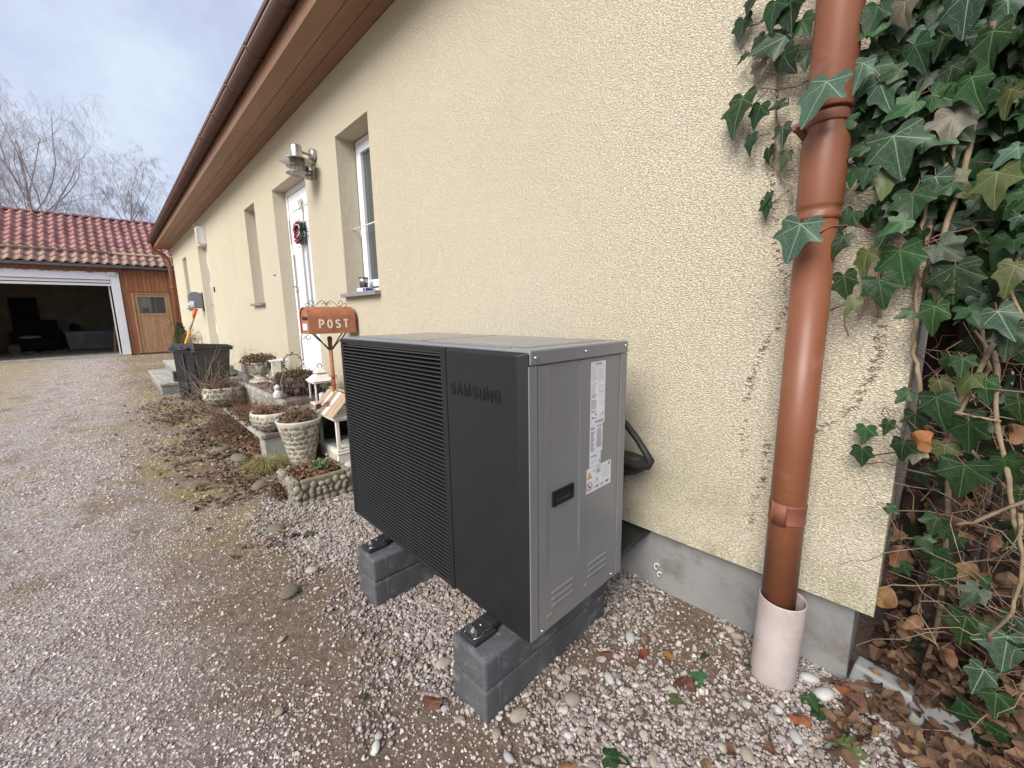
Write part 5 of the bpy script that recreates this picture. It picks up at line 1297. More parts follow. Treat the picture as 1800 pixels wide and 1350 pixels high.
# dried ring wreath standing behind it
t = thing('twig_wreath', (-4.72, 1.36, .68), 'ring of dried brown heart shaped leaves rising behind the round planter', 'wreath')
mb = MB(); cx, cy_, cz, rr_ = -4.72, 1.345, .775, .092
mb.tube([(cx, cy_+rr_*math.cos(a), cz+rr_*math.sin(a)) for a in [2*PI*k/24 for k in range(25)]], .004, 5)
mb.tube([(cx,cy_,cz-rr_),(cx,cy_,.487)], .004, 5)
mb.build('ring', 'twig', t)
mb = MB()
for k in range(110):
    a = rnd.uniform(0,2*PI); p = Vector((cx+rnd.uniform(-.01,.01), cy_+(rr_+rnd.uniform(-.014,.018))*math.cos(a), cz+(rr_+rnd.uniform(-.014,.018))*math.sin(a)))
    q = Euler((rnd.uniform(-1,1),rnd.uniform(-1,1),rnd.uniform(0,6))).to_matrix(); s = .022
    mb.add([p+q @ Vector(v)*s for v in ((-.5,0,0),(0,.4,.1),(.5,0,0),(0,-.4,.1))], [(0,1,2),(0,2,3)])
mb.build('leaves', 'vine_brown', t)
# chalice planter on the landing
c = (-5.62, 1.235, .487)
t = thing('pedestal_planter', c, 'goblet shaped pebble planter with trailing brown plant at the far end of the landing', 'planter')
pf = [(.125,.0),(.12,.03),(.06,.055),(.05,.075),(.095,.11),(.125,.19),(.13,.24)]
lathe_obj('bowl', 'mortar', [(0,0)]+pf+[(.12,.245),(.11,.22),(0,.21)], c, t, 32)
cobble(t, [(.07,.085),(.10,.12),(.127,.19),(.131,.235)], c, .036); cobble(t, [(.12,.035),(.08,.052)], c, .036)
leafy('foliage', 'vine_brown', t, (c[0],c[1],c[2]+.27), (.20,.20,.075), 700, .030, 31); tangle('stems', 'vine_brown', t, (c[0],c[1],c[2]+.26), (.17,.17,.05), 200, length=.16, up=.1, seed=32, droop=.3)
leafy('foliage', 'leaf3', t, (c[0]-.02,c[1]-.02,c[2]+.27), (.16,.16,.05), 90, .022, 33)
# cobbled trough nearest the camera
tx0,tx1,ty0,ty1,th_ = -3.20,-2.84,.745,1.115,.175
t = thing('stone_trough', ((tx0+tx1)/2,(ty0+ty1)/2,0), 'square cobblestone trough full of leaf litter with a green sprout nearest the heat pump', 'planter')
mb = MB(); w = .035
mb.box(tx0,tx1,ty0,ty0+w,-.02,th_); mb.box(tx0,tx1,ty1-w,ty1,-.02,th_); mb.box(tx0,tx0+w,ty0+w,ty1-w,-.02,th_); mb.box(tx1-w,tx1,ty0+w,ty1-w,-.02,th_)
mb.build('wall', 'mortar_dark', t, bevel=.014, seg=3)
box('soil', 'soil', t, tx0+w,tx1-w,ty0+w,ty1-w,.02,th_-.03)
for face in range(4):
    Lh = (ty1-ty0) if face < 2 else (tx1-tx0); z = .018
    while z < th_-.01:
        h = rnd.uniform(.030,.050); s = -rnd.uniform(0,.03)
        while s < Lh-.01:
            ww = rnd.uniform(.028,.070); u = s+ww/2
            if 0.008 < u < Lh-.004:
                if face == 0: p, nrm = (tx1,ty0+u,z), (1,0,0)
                elif face == 1: p, nrm = (tx0,ty0+u,z), (-1,0,0)
                elif face == 2: p, nrm = (tx0+u,ty0,z), (0,-1,0)
                else: p, nrm = (tx0+u,ty1,z), (0,1,0)
                place('cobble', rnd.choice(ST[:4]), t, p, quat=Vector(nrm).to_track_quat('Z','Y'), scl=(h*.52*rnd.uniform(.9,1.1), ww*.50, .017)) if face > 1 else \
                place('cobble', rnd.choice(ST[:4]), t, p, quat=Vector(nrm).to_track_quat('Z','Y'), scl=(h*.52, ww*.50, .017))
            s += ww
        z += h*.9
leafy('leaf_litter', 'leaf4', t, ((tx0+tx1)/2,(ty0+ty1)/2,th_-.005), (.16,.17,.02), 260, .04, 41)
leafy('leaf_litter', 'vine_brown', t, ((tx0+tx1)/2,(ty0+ty1)/2,th_-.005), (.17,.18,.02), 260, .038, 42)
leafy('moss', 'leaf3', t, ((tx0+tx1)/2-.12,(ty0+ty1)/2,th_), (.06,.18,.015), 300, .018, 43); leafy('sprout', 'leaf1', t, ((tx0+tx1)/2+.02,(ty0+ty1)/2+.03,th_+.02), (.08,.06,.025), 130, .028, 44)
tangle('dead_stems', 'vine_brown', t, (tx0+.10,ty0-.035,.07), (.11,.035,.06), 130, length=.13, up=-.2, r=.0022, seed=45, droop=.3)
leafy('dead_leaves', 'vine_brown', t, (tx0+.12,ty0-.035,.05), (.12,.04,.05), 170, .04, 46)
# grass clump between bowl and trough
t = thing('grass_clump', (-3.75, .80, 0), 'tussock of dead yellow grass in front of the mosaic pot', 'grass clump')
mb = MB()
for k in range(900):
    a = rnd.uniform(0,2*PI); r = abs(rnd.gauss(0,.07)); p = Vector((-3.78+r*math.cos(a)*1.6, .80+r*math.sin(a), 0)); L = rnd.uniform(.08,.2); lean = rnd.uniform(.2,1.1)
    d = Vector((math.cos(a)*lean, math.sin(a)*lean, 1)).normalized(); sd = Vector((-math.sin(a), math.cos(a), 0))*.0016
    p2 = p+d*L*.55; p3 = p2+Vector((d.x*1.6,d.y*1.6,-.15))*L*.5
    mb.add([p-sd,p+sd,p2+sd,p2-sd,p3], [(0,1,2,3),(3,2,4)])
o = mb.build('blades', 'twig', t); M['grass'] = mat('dead_grass', (0.30,0.25,0.11), (0.20,0.19,0.06), rough=.8, scale=6, bstr=0, var=.1); o.data.materials[0] = M['grass']

# white figurine
t = thing('figurine', (-4.42, 1.08, .487), 'small white plaster figurine crouching on the landing edge', 'figurine')
c = (-4.33, 1.075, .487)
lathe_obj('body', 'plaster_white', [(0,0),(.038,.0),(.045,.02),(.040,.045),(.026,.07),(.018,.08),(0,.082)], c, t, 18)
mb = MB()
for k, (dx,dy,dz,r) in enumerate(((0,-.003,.093,.024),(.018,-.018,.022,.02),(-.018,-.018,.022,.02),(.0,.02,.05,.026))): mb.add([Vector((c[0]+dx,c[1]+dy,c[2]+dz))+p*r for p in iv2], if2, None, True)
for s in (-1,1): mb.tube([(c[0]+s*.024,c[1],c[2]+.066),(c[0]+s*.035,c[1]-.018,c[2]+.042),(c[0]+s*.012,c[1]-.034,c[2]+.04)], .008, 8)
mb.build('head_and_limbs', 'plaster_white', t)
mb = MB(); mb.lathe([(.030,0),(.028,.02),(.010,.036),(0,.038)], (c[0],c[1],c[2]+.095), 14); mb.build('cap', 'plaster_white', t)

# lanterns
def lantern(root, x0,x1,y0,y1,z0,z1, post=.014, base=.02, mt='white_old'):
    for a in (x0,x1-post):
        for b_ in (y0,y1-post): box('post', mt, root, a,a+post,b_,b_+post,z0+base,z1-base, bevel=.002)
    box('base', mt, root, x0-.008,x1+.008,y0-.008,y1+.008,z0,z0+base, bevel=.003)
    box('top_frame', mt, root, x0-.008,x1+.008,y0-.008,y1+.008,z1-base,z1, bevel=.003)
    g = .003
    for (a,b_,c_,d) in ((x0+post,x1-post,y0+post/2,y0+post/2+g),(x0+post,x1-post,y1-post/2-g,y1-post/2),(x0+post/2,x0+post/2+g,y0+post,y1-post),(x1-post/2-g,x1-post/2,y0+post,y1-post)):
        box('pane', 'clear', root, a,b_,c_,d,z0+base,z1-base)
lx, ly = -4.06, 1.385
t = thing('lantern', (lx, ly, .43), 'small white lantern with domed roof and ring in front of the mailbox post', 'lantern')
lantern(t, lx-.085,lx+.085,ly-.085,ly+.085,.4305,.655)
mb = MB(); mb.frustum((lx,ly),.215,.215,.655,.09,.09,.715); mb.build('roof', 'white_old', t, bevel=.003)
mb = MB(); mb.frustum((lx,ly),.088,.088,.7155,.088,.088,.728); mb.frustum((lx,ly),.105,.105,.7282,.03,.03,.775); mb.build('cap', 'white_old', t, bevel=.002)
mb = MB()
for k in range(5):
    mb.box(lx+.0445,lx+.0452,ly-.04+k*.018,ly-.03+k*.018,.718,.726); mb.box(lx-.04+k*.018,lx-.03+k*.018,ly-.0452,ly-.0445,.718,.726)
mb.build('vent_hole', 'black', t)
MB().tube([(lx,ly+.022*math.cos(a),.79+.022*math.sin(a)) for a in [2*PI*k/16 for k in range(17)]], .004, 6).build('ring', 'rust_dark', t)
MB().lathe([(.028,.0),(.028,.08),(0,.08)], (lx,ly,.4507), 16).build('candle', 'plaster_white', t)
a0,a1,b0,b1 = -3.83,-3.42,1.255,1.53
t = thing('house_lantern', (-3.62, 1.4, 0), 'large white house-shaped lantern with slatted wooden roof and drawer', 'lantern')
lantern(t, a0,a1,b0,b1,.115,.405, post=.026, base=.022)
box('drawer_case', 'white_old', t, a0-.006,a1+.006,b0-.006,b1+.006,.012,.114, bevel=.004)
box('drawer', 'mortar', t, a0+.03,a1-.03,b0-.013,b0-.0065,.022,.094, bevel=.003)
box('moulding', 'white_old', t, a0-.014,a1+.014,b0-.014,b1+.014,.098,.108, bevel=.003)
mb = MB(); mb.lathe([(.006,0),(.006,.008),(.013,.014),(.012,.022),(0,.025)], (0,0,0), 12, T=face_T(((a0+a1)/2,b0-.0135,.058),(1,0,0),(0,0,1))); mb.build('knob', 'plaster_white', t)
box('eaves', 'white_old', t, a0-.03,a1+.03,b0-.03,b1+.03,.405,.420, bevel=.004)
yr = (b0+b1)/2; e0, e1, zr = b0-.035, b1+.035, .60
sl_ = math.atan2(zr-.42, yr-e0); Ls = math.hypot(zr-.42, yr-e0)
for side in (-1,1):
    k = 0; xx = a0-.03
    while xx < a1+.02:
        w_ = rnd.uniform(.042,.062)
        if rnd.random() < .93:
            o_ = Vector((xx, e0 if side < 0 else e1, .421)); up = Vector((0, math.cos(sl_)*(-side)*-1*-1 if False else (1 if side < 0 else -1)*math.cos(sl_), math.sin(sl_))); xd = Vector((1,0,0)); nd = xd.cross(up) if side < 0 else up.cross(xd)
            Lq = Ls*rnd.uniform(.93,1.0); lift = rnd.uniform(0,.010)
            mb = MB(); q = [o_+nd*lift, o_+xd*(w_-.005)+nd*lift, o_+xd*(w_-.005)+up*Lq+nd*lift, o_+up*Lq+nd*lift]; q2 = [p+nd*.008 for p in q]
            mb.add(q+q2, [(3,2,1,0),(4,5,6,7),(0,1,5,4),(1,2,6,5),(2,3,7,6),(3,0,4,7)]); mb.build('roof_slat', 'wood_light' if k not in (2,5) else 'white_old', t, bevel=.002, seg=1)
        xx += w_; k += 1
box('ridge', 'wood_light', t, a0-.03,a1+.03,yr-.012,yr+.012,zr+.002,zr+.018, bevel=.003)
tangle('dried_decoration', 'rust_dark', t, ((a0+a1)/2,e0+.07,.50), (.06,.05,.02), 60, length=.07, up=.2, seed=50)
leafy('dried_decoration', 'vine_brown', t, ((a0+a1)/2-.10,e0+.02,.47), (.05,.03,.02), 60, .03, 51)
tangle('sprig', 'rust_dark', t, (a0+.06,b0-.045,.33), (.01,.01,.08), 8, length=.16, up=2, seed=52)
x0_, x1_, y0_, y1_ = -5.56,-5.36,1.30,1.47
t = thing('lantern', (-5.46, 1.38, .487), 'open white wooden lantern stand beside the goblet planter on the landing', 'lantern')
lantern(t, x0_,x1_,y0_,y1_,.4865,.755, post=.022, base=.018)
t = thing('plinth_stones', (-3.3, 1.42, 0), 'pale rounded stones lying beside the large house-shaped lantern', 'stones')
for k, (x_, y_, r) in enumerate(((-3.30,1.30,.05),(-3.22,1.36,.045),(-3.26,1.22,.03))): place('cobble', STP[k], t, (x_,y_,r*.5), (0,0,k), (r*1.2,r,r*.7))
t = thing('terracotta_pot', (-3.86, 1.20, 0), 'small orange terracotta pot tucked between mosaic pot and large lantern', 'pot')
lathe_obj('pot', 'terracotta', [(0,0),(.045,0),(.062,.09),(.068,.092),(.068,.115),(.060,.115),(.05,.08),(0,.075)], (-3.86,1.19,0), t, 24)

# conifer by the far house corner, sprigs near the wall
t = thing('potted_conifer', (-14.5, 1.39, 0), 'small green conifer in a pot by the far corner of the house', 'conifer')
lathe_obj('pot', 'bin_grey', [(0,0),(.13,0),(.17,.30),(.18,.30),(.18,.34),(.16,.34),(0,.3)], (-14.5,1.39,0), t, 20)
MB().tube([(-14.5,1.39,.3),(-14.5,1.40,1.0)], .015, 6).build('trunk', 'bark', t)
mb = MB()
for k in range(2600):
    z = rnd.uniform(.35,1.14); R_ = .21*(1-((z-.35)/.85)**1.6)*rnd.uniform(.35,1.05)+.012; a = rnd.uniform(0,2*PI); p = Vector((-14.5+R_*math.cos(a),1.39+R_*math.sin(a),z))
    d = Vector((math.cos(a)*.5+rnd.gauss(0,.3),math.sin(a)*.5+rnd.gauss(0,.3),.9)).normalized()*rnd.uniform(.03,.075); e = d.cross(Vector((rnd.gauss(0,1),rnd.gauss(0,1),rnd.gauss(0,1)))).normalized()*.008
    mb.add([p-e,p+e,p+d], [(0,1,2)])
mb.build('foliage', 'conifer', t)
t = thing('bare_shrub', (-12.6, 1.45, .37), 'thin leafless shrub against the wall beside the far door', 'shrub')
tangle('stems', 'twig', t, (-12.6,1.45,.7), (.12,.08,.18), 70, length=.3, up=1.2, r=.004, seed=60); leafy('buds', 'vine_brown', t, (-12.6,1.45,.85), (.15,.1,.25), 60, .03, 61)

# ================================================================ fence behind the ivy, kerb stones
t = thing('board_fence', (.5, 2.02, 0), 'dark weathered upright board fence half buried under ivy', 'fence')
x = -.03; k = 0
while x < 2.6:
    w = rnd.uniform(.095,.13); dy = rnd.uniform(0,.02)
    box('board', 'wood_dark', t, x+.004,x+w-.006,1.99+dy,2.012+dy,-.05,rnd.uniform(2.35,2.5), bevel=.003, seg=1); x += w
for z in (.5,1.4,2.2): box('rail', 'wood_dark', t, -.03,2.6,2.04,2.09,z,z+.08, bevel=.004)
for x in (.04, 1.3): box('fence_post', 'wood_dark', t, x,x+.075,1.90,1.985,-.1,2.3, bevel=.006)
for k, (x0,x1,y0,y1,z0,z1,rz,lab) in enumerate(((-.085,.075,1.655,1.73,-.03,.055,.0,'broken pale concrete kerb piece lying at the house corner'),(.055,.20,1.60,1.70,-.03,.03,.25,'dark flat slab of broken stone lying under the ivy'))):
    t = thing('kerb_stone', ((x0+x1)/2,(y0+y1)/2,0), lab, 'stone block')
    mb = MB(); cx_,cy_ = (x0+x1)/2,(y0+y1)/2
    mb.frustum((0,0), x1-x0, y1-y0, z0, (x1-x0)*.93, (y1-y0)*.85, z1, T=Matrix.Translation((cx_,cy_,0)) @ Matrix.Rotation(rz-.12,4,'Z') @ Matrix.Rotation(.08,4,'Y')); mb.build('stone', 'stair_side' if k == 0 else 'plinth', t, bevel=.008, seg=2)

# ================================================================ ivy
HALF = [(0,.02),(.07,.10),(.17,.19),(.31,.21),(.43,.13),(.46,.02),(.41,-.10),(.46,-.20),(.57,-.36),(.46,-.385),(.34,-.42),(.26,-.50),(.20,-.66),(.11,-.84),(0,-1.0)]
def leaf_geo(seed, narrow=1.0, fine=False):
    r = random.Random(seed)
    R = [(x*narrow*r.uniform(.92,1.08), y*r.uniform(.94,1.06)) for x, y in HALF]; Lf = [(-x*narrow*r.uniform(.9,1.1), y*r.uniform(.94,1.06)) for x, y in HALF]
    R[0] = Lf[0] = (0,.02); R[-1] = Lf[-1] = (0,-1.0)
    out = R + Lf[-2:0:-1]
    if fine:        # round the outline once
        q = []
        for k, p in enumerate(out):
            o_ = out[(k+1)%len(out)]
            q += [(p[0]*.75+o_[0]*.25, p[1]*.75+o_[1]*.25), (p[0]*.25+o_[0]*.75, p[1]*.25+o_[1]*.75)]
        out = q
    n = len(out)
    cup = r.uniform(.12,.55); fold = r.uniform(.10,.42); tw = r.uniform(-.35,.35); drp = r.uniform(0,.55)
    def z(x,y): return -cup*(x*x) + fold*abs(x)*.6 + tw*x*y*.6 - drp*max(0,-y-.3)**2 + .03*math.sin(9*x+seed)*math.cos(8*y)
    cx = (0,-.06)
    inner = [(cx[0]+(x-cx[0])*.52, cx[1]+(y-cx[1])*.52) for x,y in out]
    pts = [cx]+inner+out
    vs = [(x,y,z(x,y)) for x,y in pts]
    fs = [(0,1+(k+1)%n,1+k) for k in range(n)] + [(1+k,1+(k+1)%n,1+n+(k+1)%n,1+n+k) for k in range(n)]
    # winding so that +z is the upper face
    return vs, [tuple(reversed(f)) for f in fs], pts
LG = [leaf_geo(k, narrow=(1.0,.85,1.05,.75,.95,1.1)[k%6]) for k in range(6)]
def dry_geo(seed):
    r = random.Random(seed); n = 12; out = []; w = r.uniform(.28,.46)
    for k in range(n):
        a = 2*PI*k/n; out.append((w*math.sin(a)*r.uniform(.8,1.2)*(1+.25*math.cos(3*a)), -.5-.5*math.cos(a)*r.uniform(.9,1.1)))
    q = []
    for k, p in enumerate(out):
        o_ = out[(k+1)%n]; q += [(p[0]*.75+o_[0]*.25+r.gauss(0,.012), p[1]*.75+o_[1]*.25+r.gauss(0,.012)), (p[0]*.25+o_[0]*.75, p[1]*.25+o_[1]*.75)]
    out = q; n = len(out)
    ax = r.uniform(.8,2.2)*r.choice((-1,1)); ay = r.uniform(-.8,1.2)
    pts = [(0,-.5)]+[((x)*.5, -.5+(y+.5)*.5) for x,y in out]+out
    ph = r.uniform(0,6)
    vs = [(x*(1-.25*abs(ax)*abs(x)), y, ax*x*x + ay*.5*(y+.5)**2 + .06*math.sin(6*y+ph+5*x) + r.gauss(0,.02)) for x,y in pts]
    fs = [(0,1+(k+1)%n,1+k) for k in range(n)] + [(1+k,1+(k+1)%n,1+n+(k+1)%n,1+n+k) for k in range(n)]
    return vs, fs, pts
DG = [dry_geo(k) for k in range(8)]+[leaf_geo(60+k) for k in range(1)]
LM = {}
for tone in range(7):
    for v in range(4 if tone < 5 and tone != 3 else 2):
        g_ = LG[(tone+v*2+v) % 6]
        g_ = leaf_geo(((tone+v*2+v) % 6)+10*v, narrow=(1.0,.85,1.05,.75,.95,1.1)[(tone+v)%6], fine=True)
        if tone in (4,6): g_ = dry_geo(100+tone*3+v)
        LM[(tone,v)] = raw_mesh('ivy_leaf', g_[0], g_[1], 'leaf%d' % tone, uv=g_[2])
def leaf_quat(tip, nrm):
    """local -Y along tip, local +Z along nrm"""
    y = -Vector(tip).normalized(); z = Vector(nrm); z = (z-y*z.dot(y)).normalized(); x = y.cross(z)
    return Matrix((x,y,z)).transposed().to_quaternion()
IV = thing('ivy', (.0, 1.6, 0), 'dense climbing ivy with dark green and blue green leaves over the house corner', 'ivy')
LEAVES = [(-0.541, 1.555, 2.157, 0.067, -7, 0), (-0.412, 1.555, 2.043, 0.099, -80, 2), (-0.374, 1.555, 2.067, 0.064, 26, 1), (-0.521, 1.555, 2.047, 0.039, -50, 0), (-0.485, 1.555, 2.012, 0.052, -5, 5), (-0.412, 1.555, 1.992, 0.078, 28, 0), (-0.518, 1.555, 1.914, 0.126, -12, 1), (-0.461, 1.555, 1.87, 0.066, -18, 0), (-0.406, 1.555, 1.869, 0.051, -74, 0), (-0.267, 1.405, 1.817, 0.102, -25, 2), (-0.4, 1.555, 1.795, 0.069, 5, 0), (-0.484, 1.555, 1.792, 0.059, -6, 0), (-0.438, 1.555, 1.75, 0.049, 0, 0), (-0.385, 1.555, 1.72, 0.054, -15, 3), (-0.445, 1.555, 2.145, 0.083, -6, 0), (-0.402, 1.555, 2.127, 0.094, 5, 0), (-0.48, 1.555, 2.085, 0.05, -50, 0), (-0.347, 1.555, 1.976, 0.056, -5, 0), (-0.212, 1.5, 1.872, 0.074, -13, 2), (-0.148, 1.5, 1.985, 0.07, 6, 5), (-0.183, 1.5, 1.949, 0.063, -75, 1), (-0.102, 1.5, 1.91, 0.053, -25, 2), (-0.036, 1.5, 1.952, 0.103, -2, 2), (-0.196, 1.5, 1.871, 0.082, -26, 2), (-0.177, 1.5, 1.823, 0.094, 20, 2), (-0.138, 1.5, 1.833, 0.063, -86, 1), (0.011, 1.5, 1.847, 0.095, -5, 1), (-0.011, 1.5, 1.764, 0.088, 12, 1), (-0.046, 1.5, 1.807, 0.067, -10, 0), (-0.104, 1.5, 1.749, 0.068, -68, 1), (-0.074, 1.5, 1.758, 0.075, 52, 1), (-0.032, 1.5, 1.702, 0.08, -5, 5), (-0.133, 1.5, 1.676, 0.112, 12, 2), (-0.079, 1.5, 1.671, 0.076, 58, 1), (0.052, 1.5, 1.717, 0.061, -9, 3), (0.077, 1.5, 1.594, 0.05, -49, 2), (0.025, 1.5, 1.909, 0.07, 7, 2), (-0.196, 1.5, 1.99, 0.067, -14, 0), (-0.117, 1.5, 1.88, 0.086, 20, 0), (-0.069, 1.5, 1.884, 0.064, -11, 0), (-0.222, 1.5, 1.741, 0.061, -97, 0), (-0.095, 1.5, 1.399, 0.107, 10, 1), (-0.236, 1.5, 1.58, 0.05, -49, 1), (-0.14, 1.5, 1.601, 0.074, -2, 3), (-0.086, 1.5, 1.536, 0.081, 6, 0), (-0.049, 1.5, 1.569, 0.065, 20, 2), (-0.202, 1.5, 1.51, 0.058, -34, 0), (-0.211, 1.5, 1.445, 0.062, -22, 0), (-0.162, 1.5, 1.402, 0.077, -2, 3), (-0.201, 1.5, 1.34, 0.082, 10, 1), (-0.128, 1.5, 1.325, 0.083, 13, 0), (-0.172, 1.5, 1.275, 0.051, -21, 3), (-0.295, 1.405, 1.479, 0.097, -14, 2), (-0.014, 1.5, 1.253, 0.079, -1, 1), (-0.054, 1.5, 1.239, 0.039, -63, 1), (-0.024, 1.5, 1.403, 0.072, 49, 0), (0.009, 1.5, 1.349, 0.095, 3, 0), (0.089, 1.5, 1.239, 0.079, 26, 2), (0.113, 1.5, 1.197, 0.079, 1, 0), (0.103, 1.5, 1.341, 0.075, -7, 3), (-0.005, 1.5, 1.312, 0.066, -9, 3), (0.098, 1.5, 1.449, 0.033, -25, 2), (-0.017, 1.5, 1.546, 0.055, -58, 1), (0.052, 1.5, 1.549, 0.085, 0, 3), (-0.091, 1.5, 1.468, 0.059, -57, 1), (-0.192, 1.5, 1.67, 0.05, -65, 0), (-0.174, 1.5, 1.609, 0.052, -12, 0), (-0.212, 1.5, 1.632, 0.056, -3, 1), (-0.04, 1.5, 1.031, 0.042, -34, 1), (0.013, 1.5, 1.027, 0.09, 13, 0), (-0.069, 1.5, 0.945, 0.044, -8, 0), (-0.118, 1.555, 0.905, 0.052, -1, 1), (-0.119, 1.555, 0.844, 0.056, 5, 0), (-0.034, 1.5, 0.896, 0.058, -1, 0), (-0.021, 1.5, 0.972, 0.07, 6, 0), (0.042, 1.5, 0.897, 0.063, 6, 3), (-0.006, 1.5, 0.878, 0.046, -7, 5), (0.092, 1.5, 1.074, 0.066, 7, 1), (0.066, 1.5, 1.085, 0.06, -15, 3), (0.048, 1.5, 1.127, 0.05, 0, 1), (0.027, 1.5, 1.129, 0.06, 0, 0), (0.013, 1.5, 1.066, 0.059, 20, 3), (0.076, 1.5, 0.968, 0.081, 6, 0), (0.082, 1.5, 0.857, 0.096, 0, 0), (-0.047, 1.5, 0.699, 0.03, 67, 1), (0.179, 1.66, 0.838, 0.058, -6, 1), (0.161, 1.66, 1.012, 0.06, 8, 1), (0.054, 1.66, 0.645, 0.076, -7, 0), (0.195, 1.66, 0.78, 0.056, 0, 1), (-0.504, 1.555, 2.201, 0.062, -20, 0), (-0.424, 1.555, 1.613, 0.041, -16, 0), (-0.432, 1.555, 1.589, 0.059, 5, 0), (0.145, 1.66, 0.375, 0.097, -5, 1), (0.22, 1.66, 0.366, 0.108, 2, 2), (0.193, 1.66, 0.241, 0.087, -10, 2), (0.223, 1.66, 0.186, 0.077, 1, 1), (0.126, 1.66, -0.075, 0.13, 0, 1), (0.209, 1.66, 0.063, 0.13, -9, 0), (0.055, 1.66, 0.647, 0.064, -7, 1), (0.102, 1.66, 0.605, 0.047, -20, 0), (0.226, 1.66, 0.414, 0.071, 1, 2), (0.03, 1.66, 0.717, 0.109, -14, 4), (-0.012, 1.5, 0.933, 0.066, 21, 6), (0.096, 1.66, 0.692, 0.088, 29, 4), (-0.01, 1.66, 0.534, 0.082, -7, 4), (-0.012, 1.66, 0.468, 0.07, 22, 4), (0.138, 1.66, 0.536, 0.073, -5, 4), (0.102, 1.66, 0.425, 0.104, 13, 4), (-0.017, 1.66, 0.379, 0.085, -19, 4), (0.092, 1.66, 0.692, 0.051, 63, 4), (0.169, 1.66, 0.632, 0.053, 1, 4), (0.038, 1.66, 0.49, 0.082, 6, 4), (0.057, 1.66, 0.331, 0.072, -31, 4), (0.155, 1.66, 0.294, 0.083, -5, 4), (0.109, 1.66, 0.246, 0.07, 31, 4), (0.04, 1.66, 0.261, 0.079, -1, 4)]
LEAVES = [q for i, q in enumerate(LEAVES) if q[5] != 4 or i % 2 == 0]
_nl = 0
def put_leaf(x, y, z, L, ang, tone, jit=.35, par=None, petiole=True):
    global _nl
    a = math.radians(ang); tip = Vector((math.sin(a), rnd.uniform(-.25,.05), -math.cos(a)))
    # leaves face out from the wall and a little towards the open drive
    nrm = Vector((-.30+rnd.gauss(0,jit), -1, .25+rnd.gauss(0,jit*.8)))
    tn = tone; v = rnd.randrange(4 if tn < 5 and tn != 3 else 2)
    if tn in (4, 6): L *= .85
    q = leaf_quat(tip, nrm)
    place('leaf' if tone not in (4,6) else 'dry_leaf', LM[(tn,v)], par or IV, (x,y,z), quat=q, scl=L*1.02)
    _nl += 1
    return nrm
pet = MB()
for (x,y,z,L,a,tn) in LEAVES:
    n_ = put_leaf(x, y+rnd.uniform(-.025,.02), z, L*(1.12 if y < 1.45 else 1), a, tn, .06 if y < 1.45 else .28)
    p = Vector((x,y,z)); th = math.radians(a)
    pts = [p, p+Vector((-math.sin(th)*.3,.2,.5))*L*.5+Vector((rnd.gauss(0,.008),0,0)), p+Vector((rnd.gauss(0,.4),.9,.3+rnd.uniform(-.6,.4)))*L*.9]
    if y < 1.45: pts[-1] = p+Vector((.06,.03,.05))
    pts[-1].y = min(pts[-1].y, 1.592) if pts[-1].x < -.04 else pts[-1].y
    pet.tube(pts, .0011, 4, caps=False)
# second layer: leaves deeper in the growth, beyond the corner and over the top
def dens(x, z):
    if x > .0: return 1.0 if z > 1.15 else .38 if z > .85 else .13
    if x > -.2: return 1.0 if z > 1.55 - (x+.2)*.9 else 0
    if x > -.26 and z > 1.62: return .5
    return 0
r2 = random.Random(3); cnt = 0
while cnt < 180:
    x = r2.uniform(-.22,.42); z = r2.uniform(.12,2.3); y = 1.545+r2.uniform(0,.05) if x < -.04 else 1.56+r2.uniform(0,.25)
    if r2.random() > dens(x,z): continue
    if x > .0 and r2.random() > .35+.65*min(1, z/1.3): continue
    s = r2.uniform(.05,.10)*(1 if z > .9 else .8)
    put_leaf(x, y, z, s, r2.gauss(5,40), r2.choices([0,1,2,3,4,5],[.56,.26,.05,.06,.05 if z < 1.1 else .01,.02])[0], .5); cnt += 1
# the deepest mass, joined
def leaf_mass(name, mt, parent, P, sizes, tips, nrms, seed, kindstuff=True):
    rr = np.random.RandomState(seed); V = []; F = []; UV = []; TO = []; o = 0
    for i in range(len(P)):
        g_ = DG[rr.randint(9)] if mt.startswith('litter') else LG[rr.randint(6)]; q = leaf_quat(tips[i], nrms[i]).to_matrix()
        vv = np.array(g_[0]) @ np.array(q).T * sizes[i] + np.array(P[i]); V.append(vv); UV.append(np.array(g_[2])); TO.append(np.full(len(vv), rr.uniform(0,1)))
        F += [tuple(k+o for k in f) for f in g_[1]]; o += len(vv)
    V = np.concatenate(V); UV = np.concatenate(UV); TO = np.concatenate(TO)
    org = ORG[parent.name] if parent else Vector((0,0,0))
    me = raw_mesh(name, (V-np.array(org)).tolist(), F, mt, uv=UV.tolist())
    at = me.attributes.new('tone', 'FLOAT', 'POINT'); at.data.foreach_set('value', TO.astype(np.float32))
    ob = bpy.data.objects.new(name, me); C.objects.link(ob)
    if parent: ob.parent = parent
    if kindstuff: ob['kind'] = 'stuff'
    return ob
P, S_, Tt, Nn = [], [], [], []
while len(P) < 620:
    x = r2.uniform(-.03,.9); z = r2.uniform(.05,2.5); y = r2.uniform(1.72,1.97)
    if r2.random() > (1 if z > 1.3 else .14): continue
    if z > 1.5 and r2.random() < .35: x = r2.uniform(-.16,.2); y = r2.uniform(1.57,1.64) if x < -.04 else y
    P.append((x,y,z)); S_.append(r2.uniform(.05,.10)); Tt.append((r2.gauss(0,.6), r2.gauss(0,.3), -1)); Nn.append((r2.gauss(-.3,.5), -1, r2.gauss(.2,.5)))
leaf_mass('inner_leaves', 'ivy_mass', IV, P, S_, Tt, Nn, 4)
P, S_, Tt, Nn = [], [], [], []
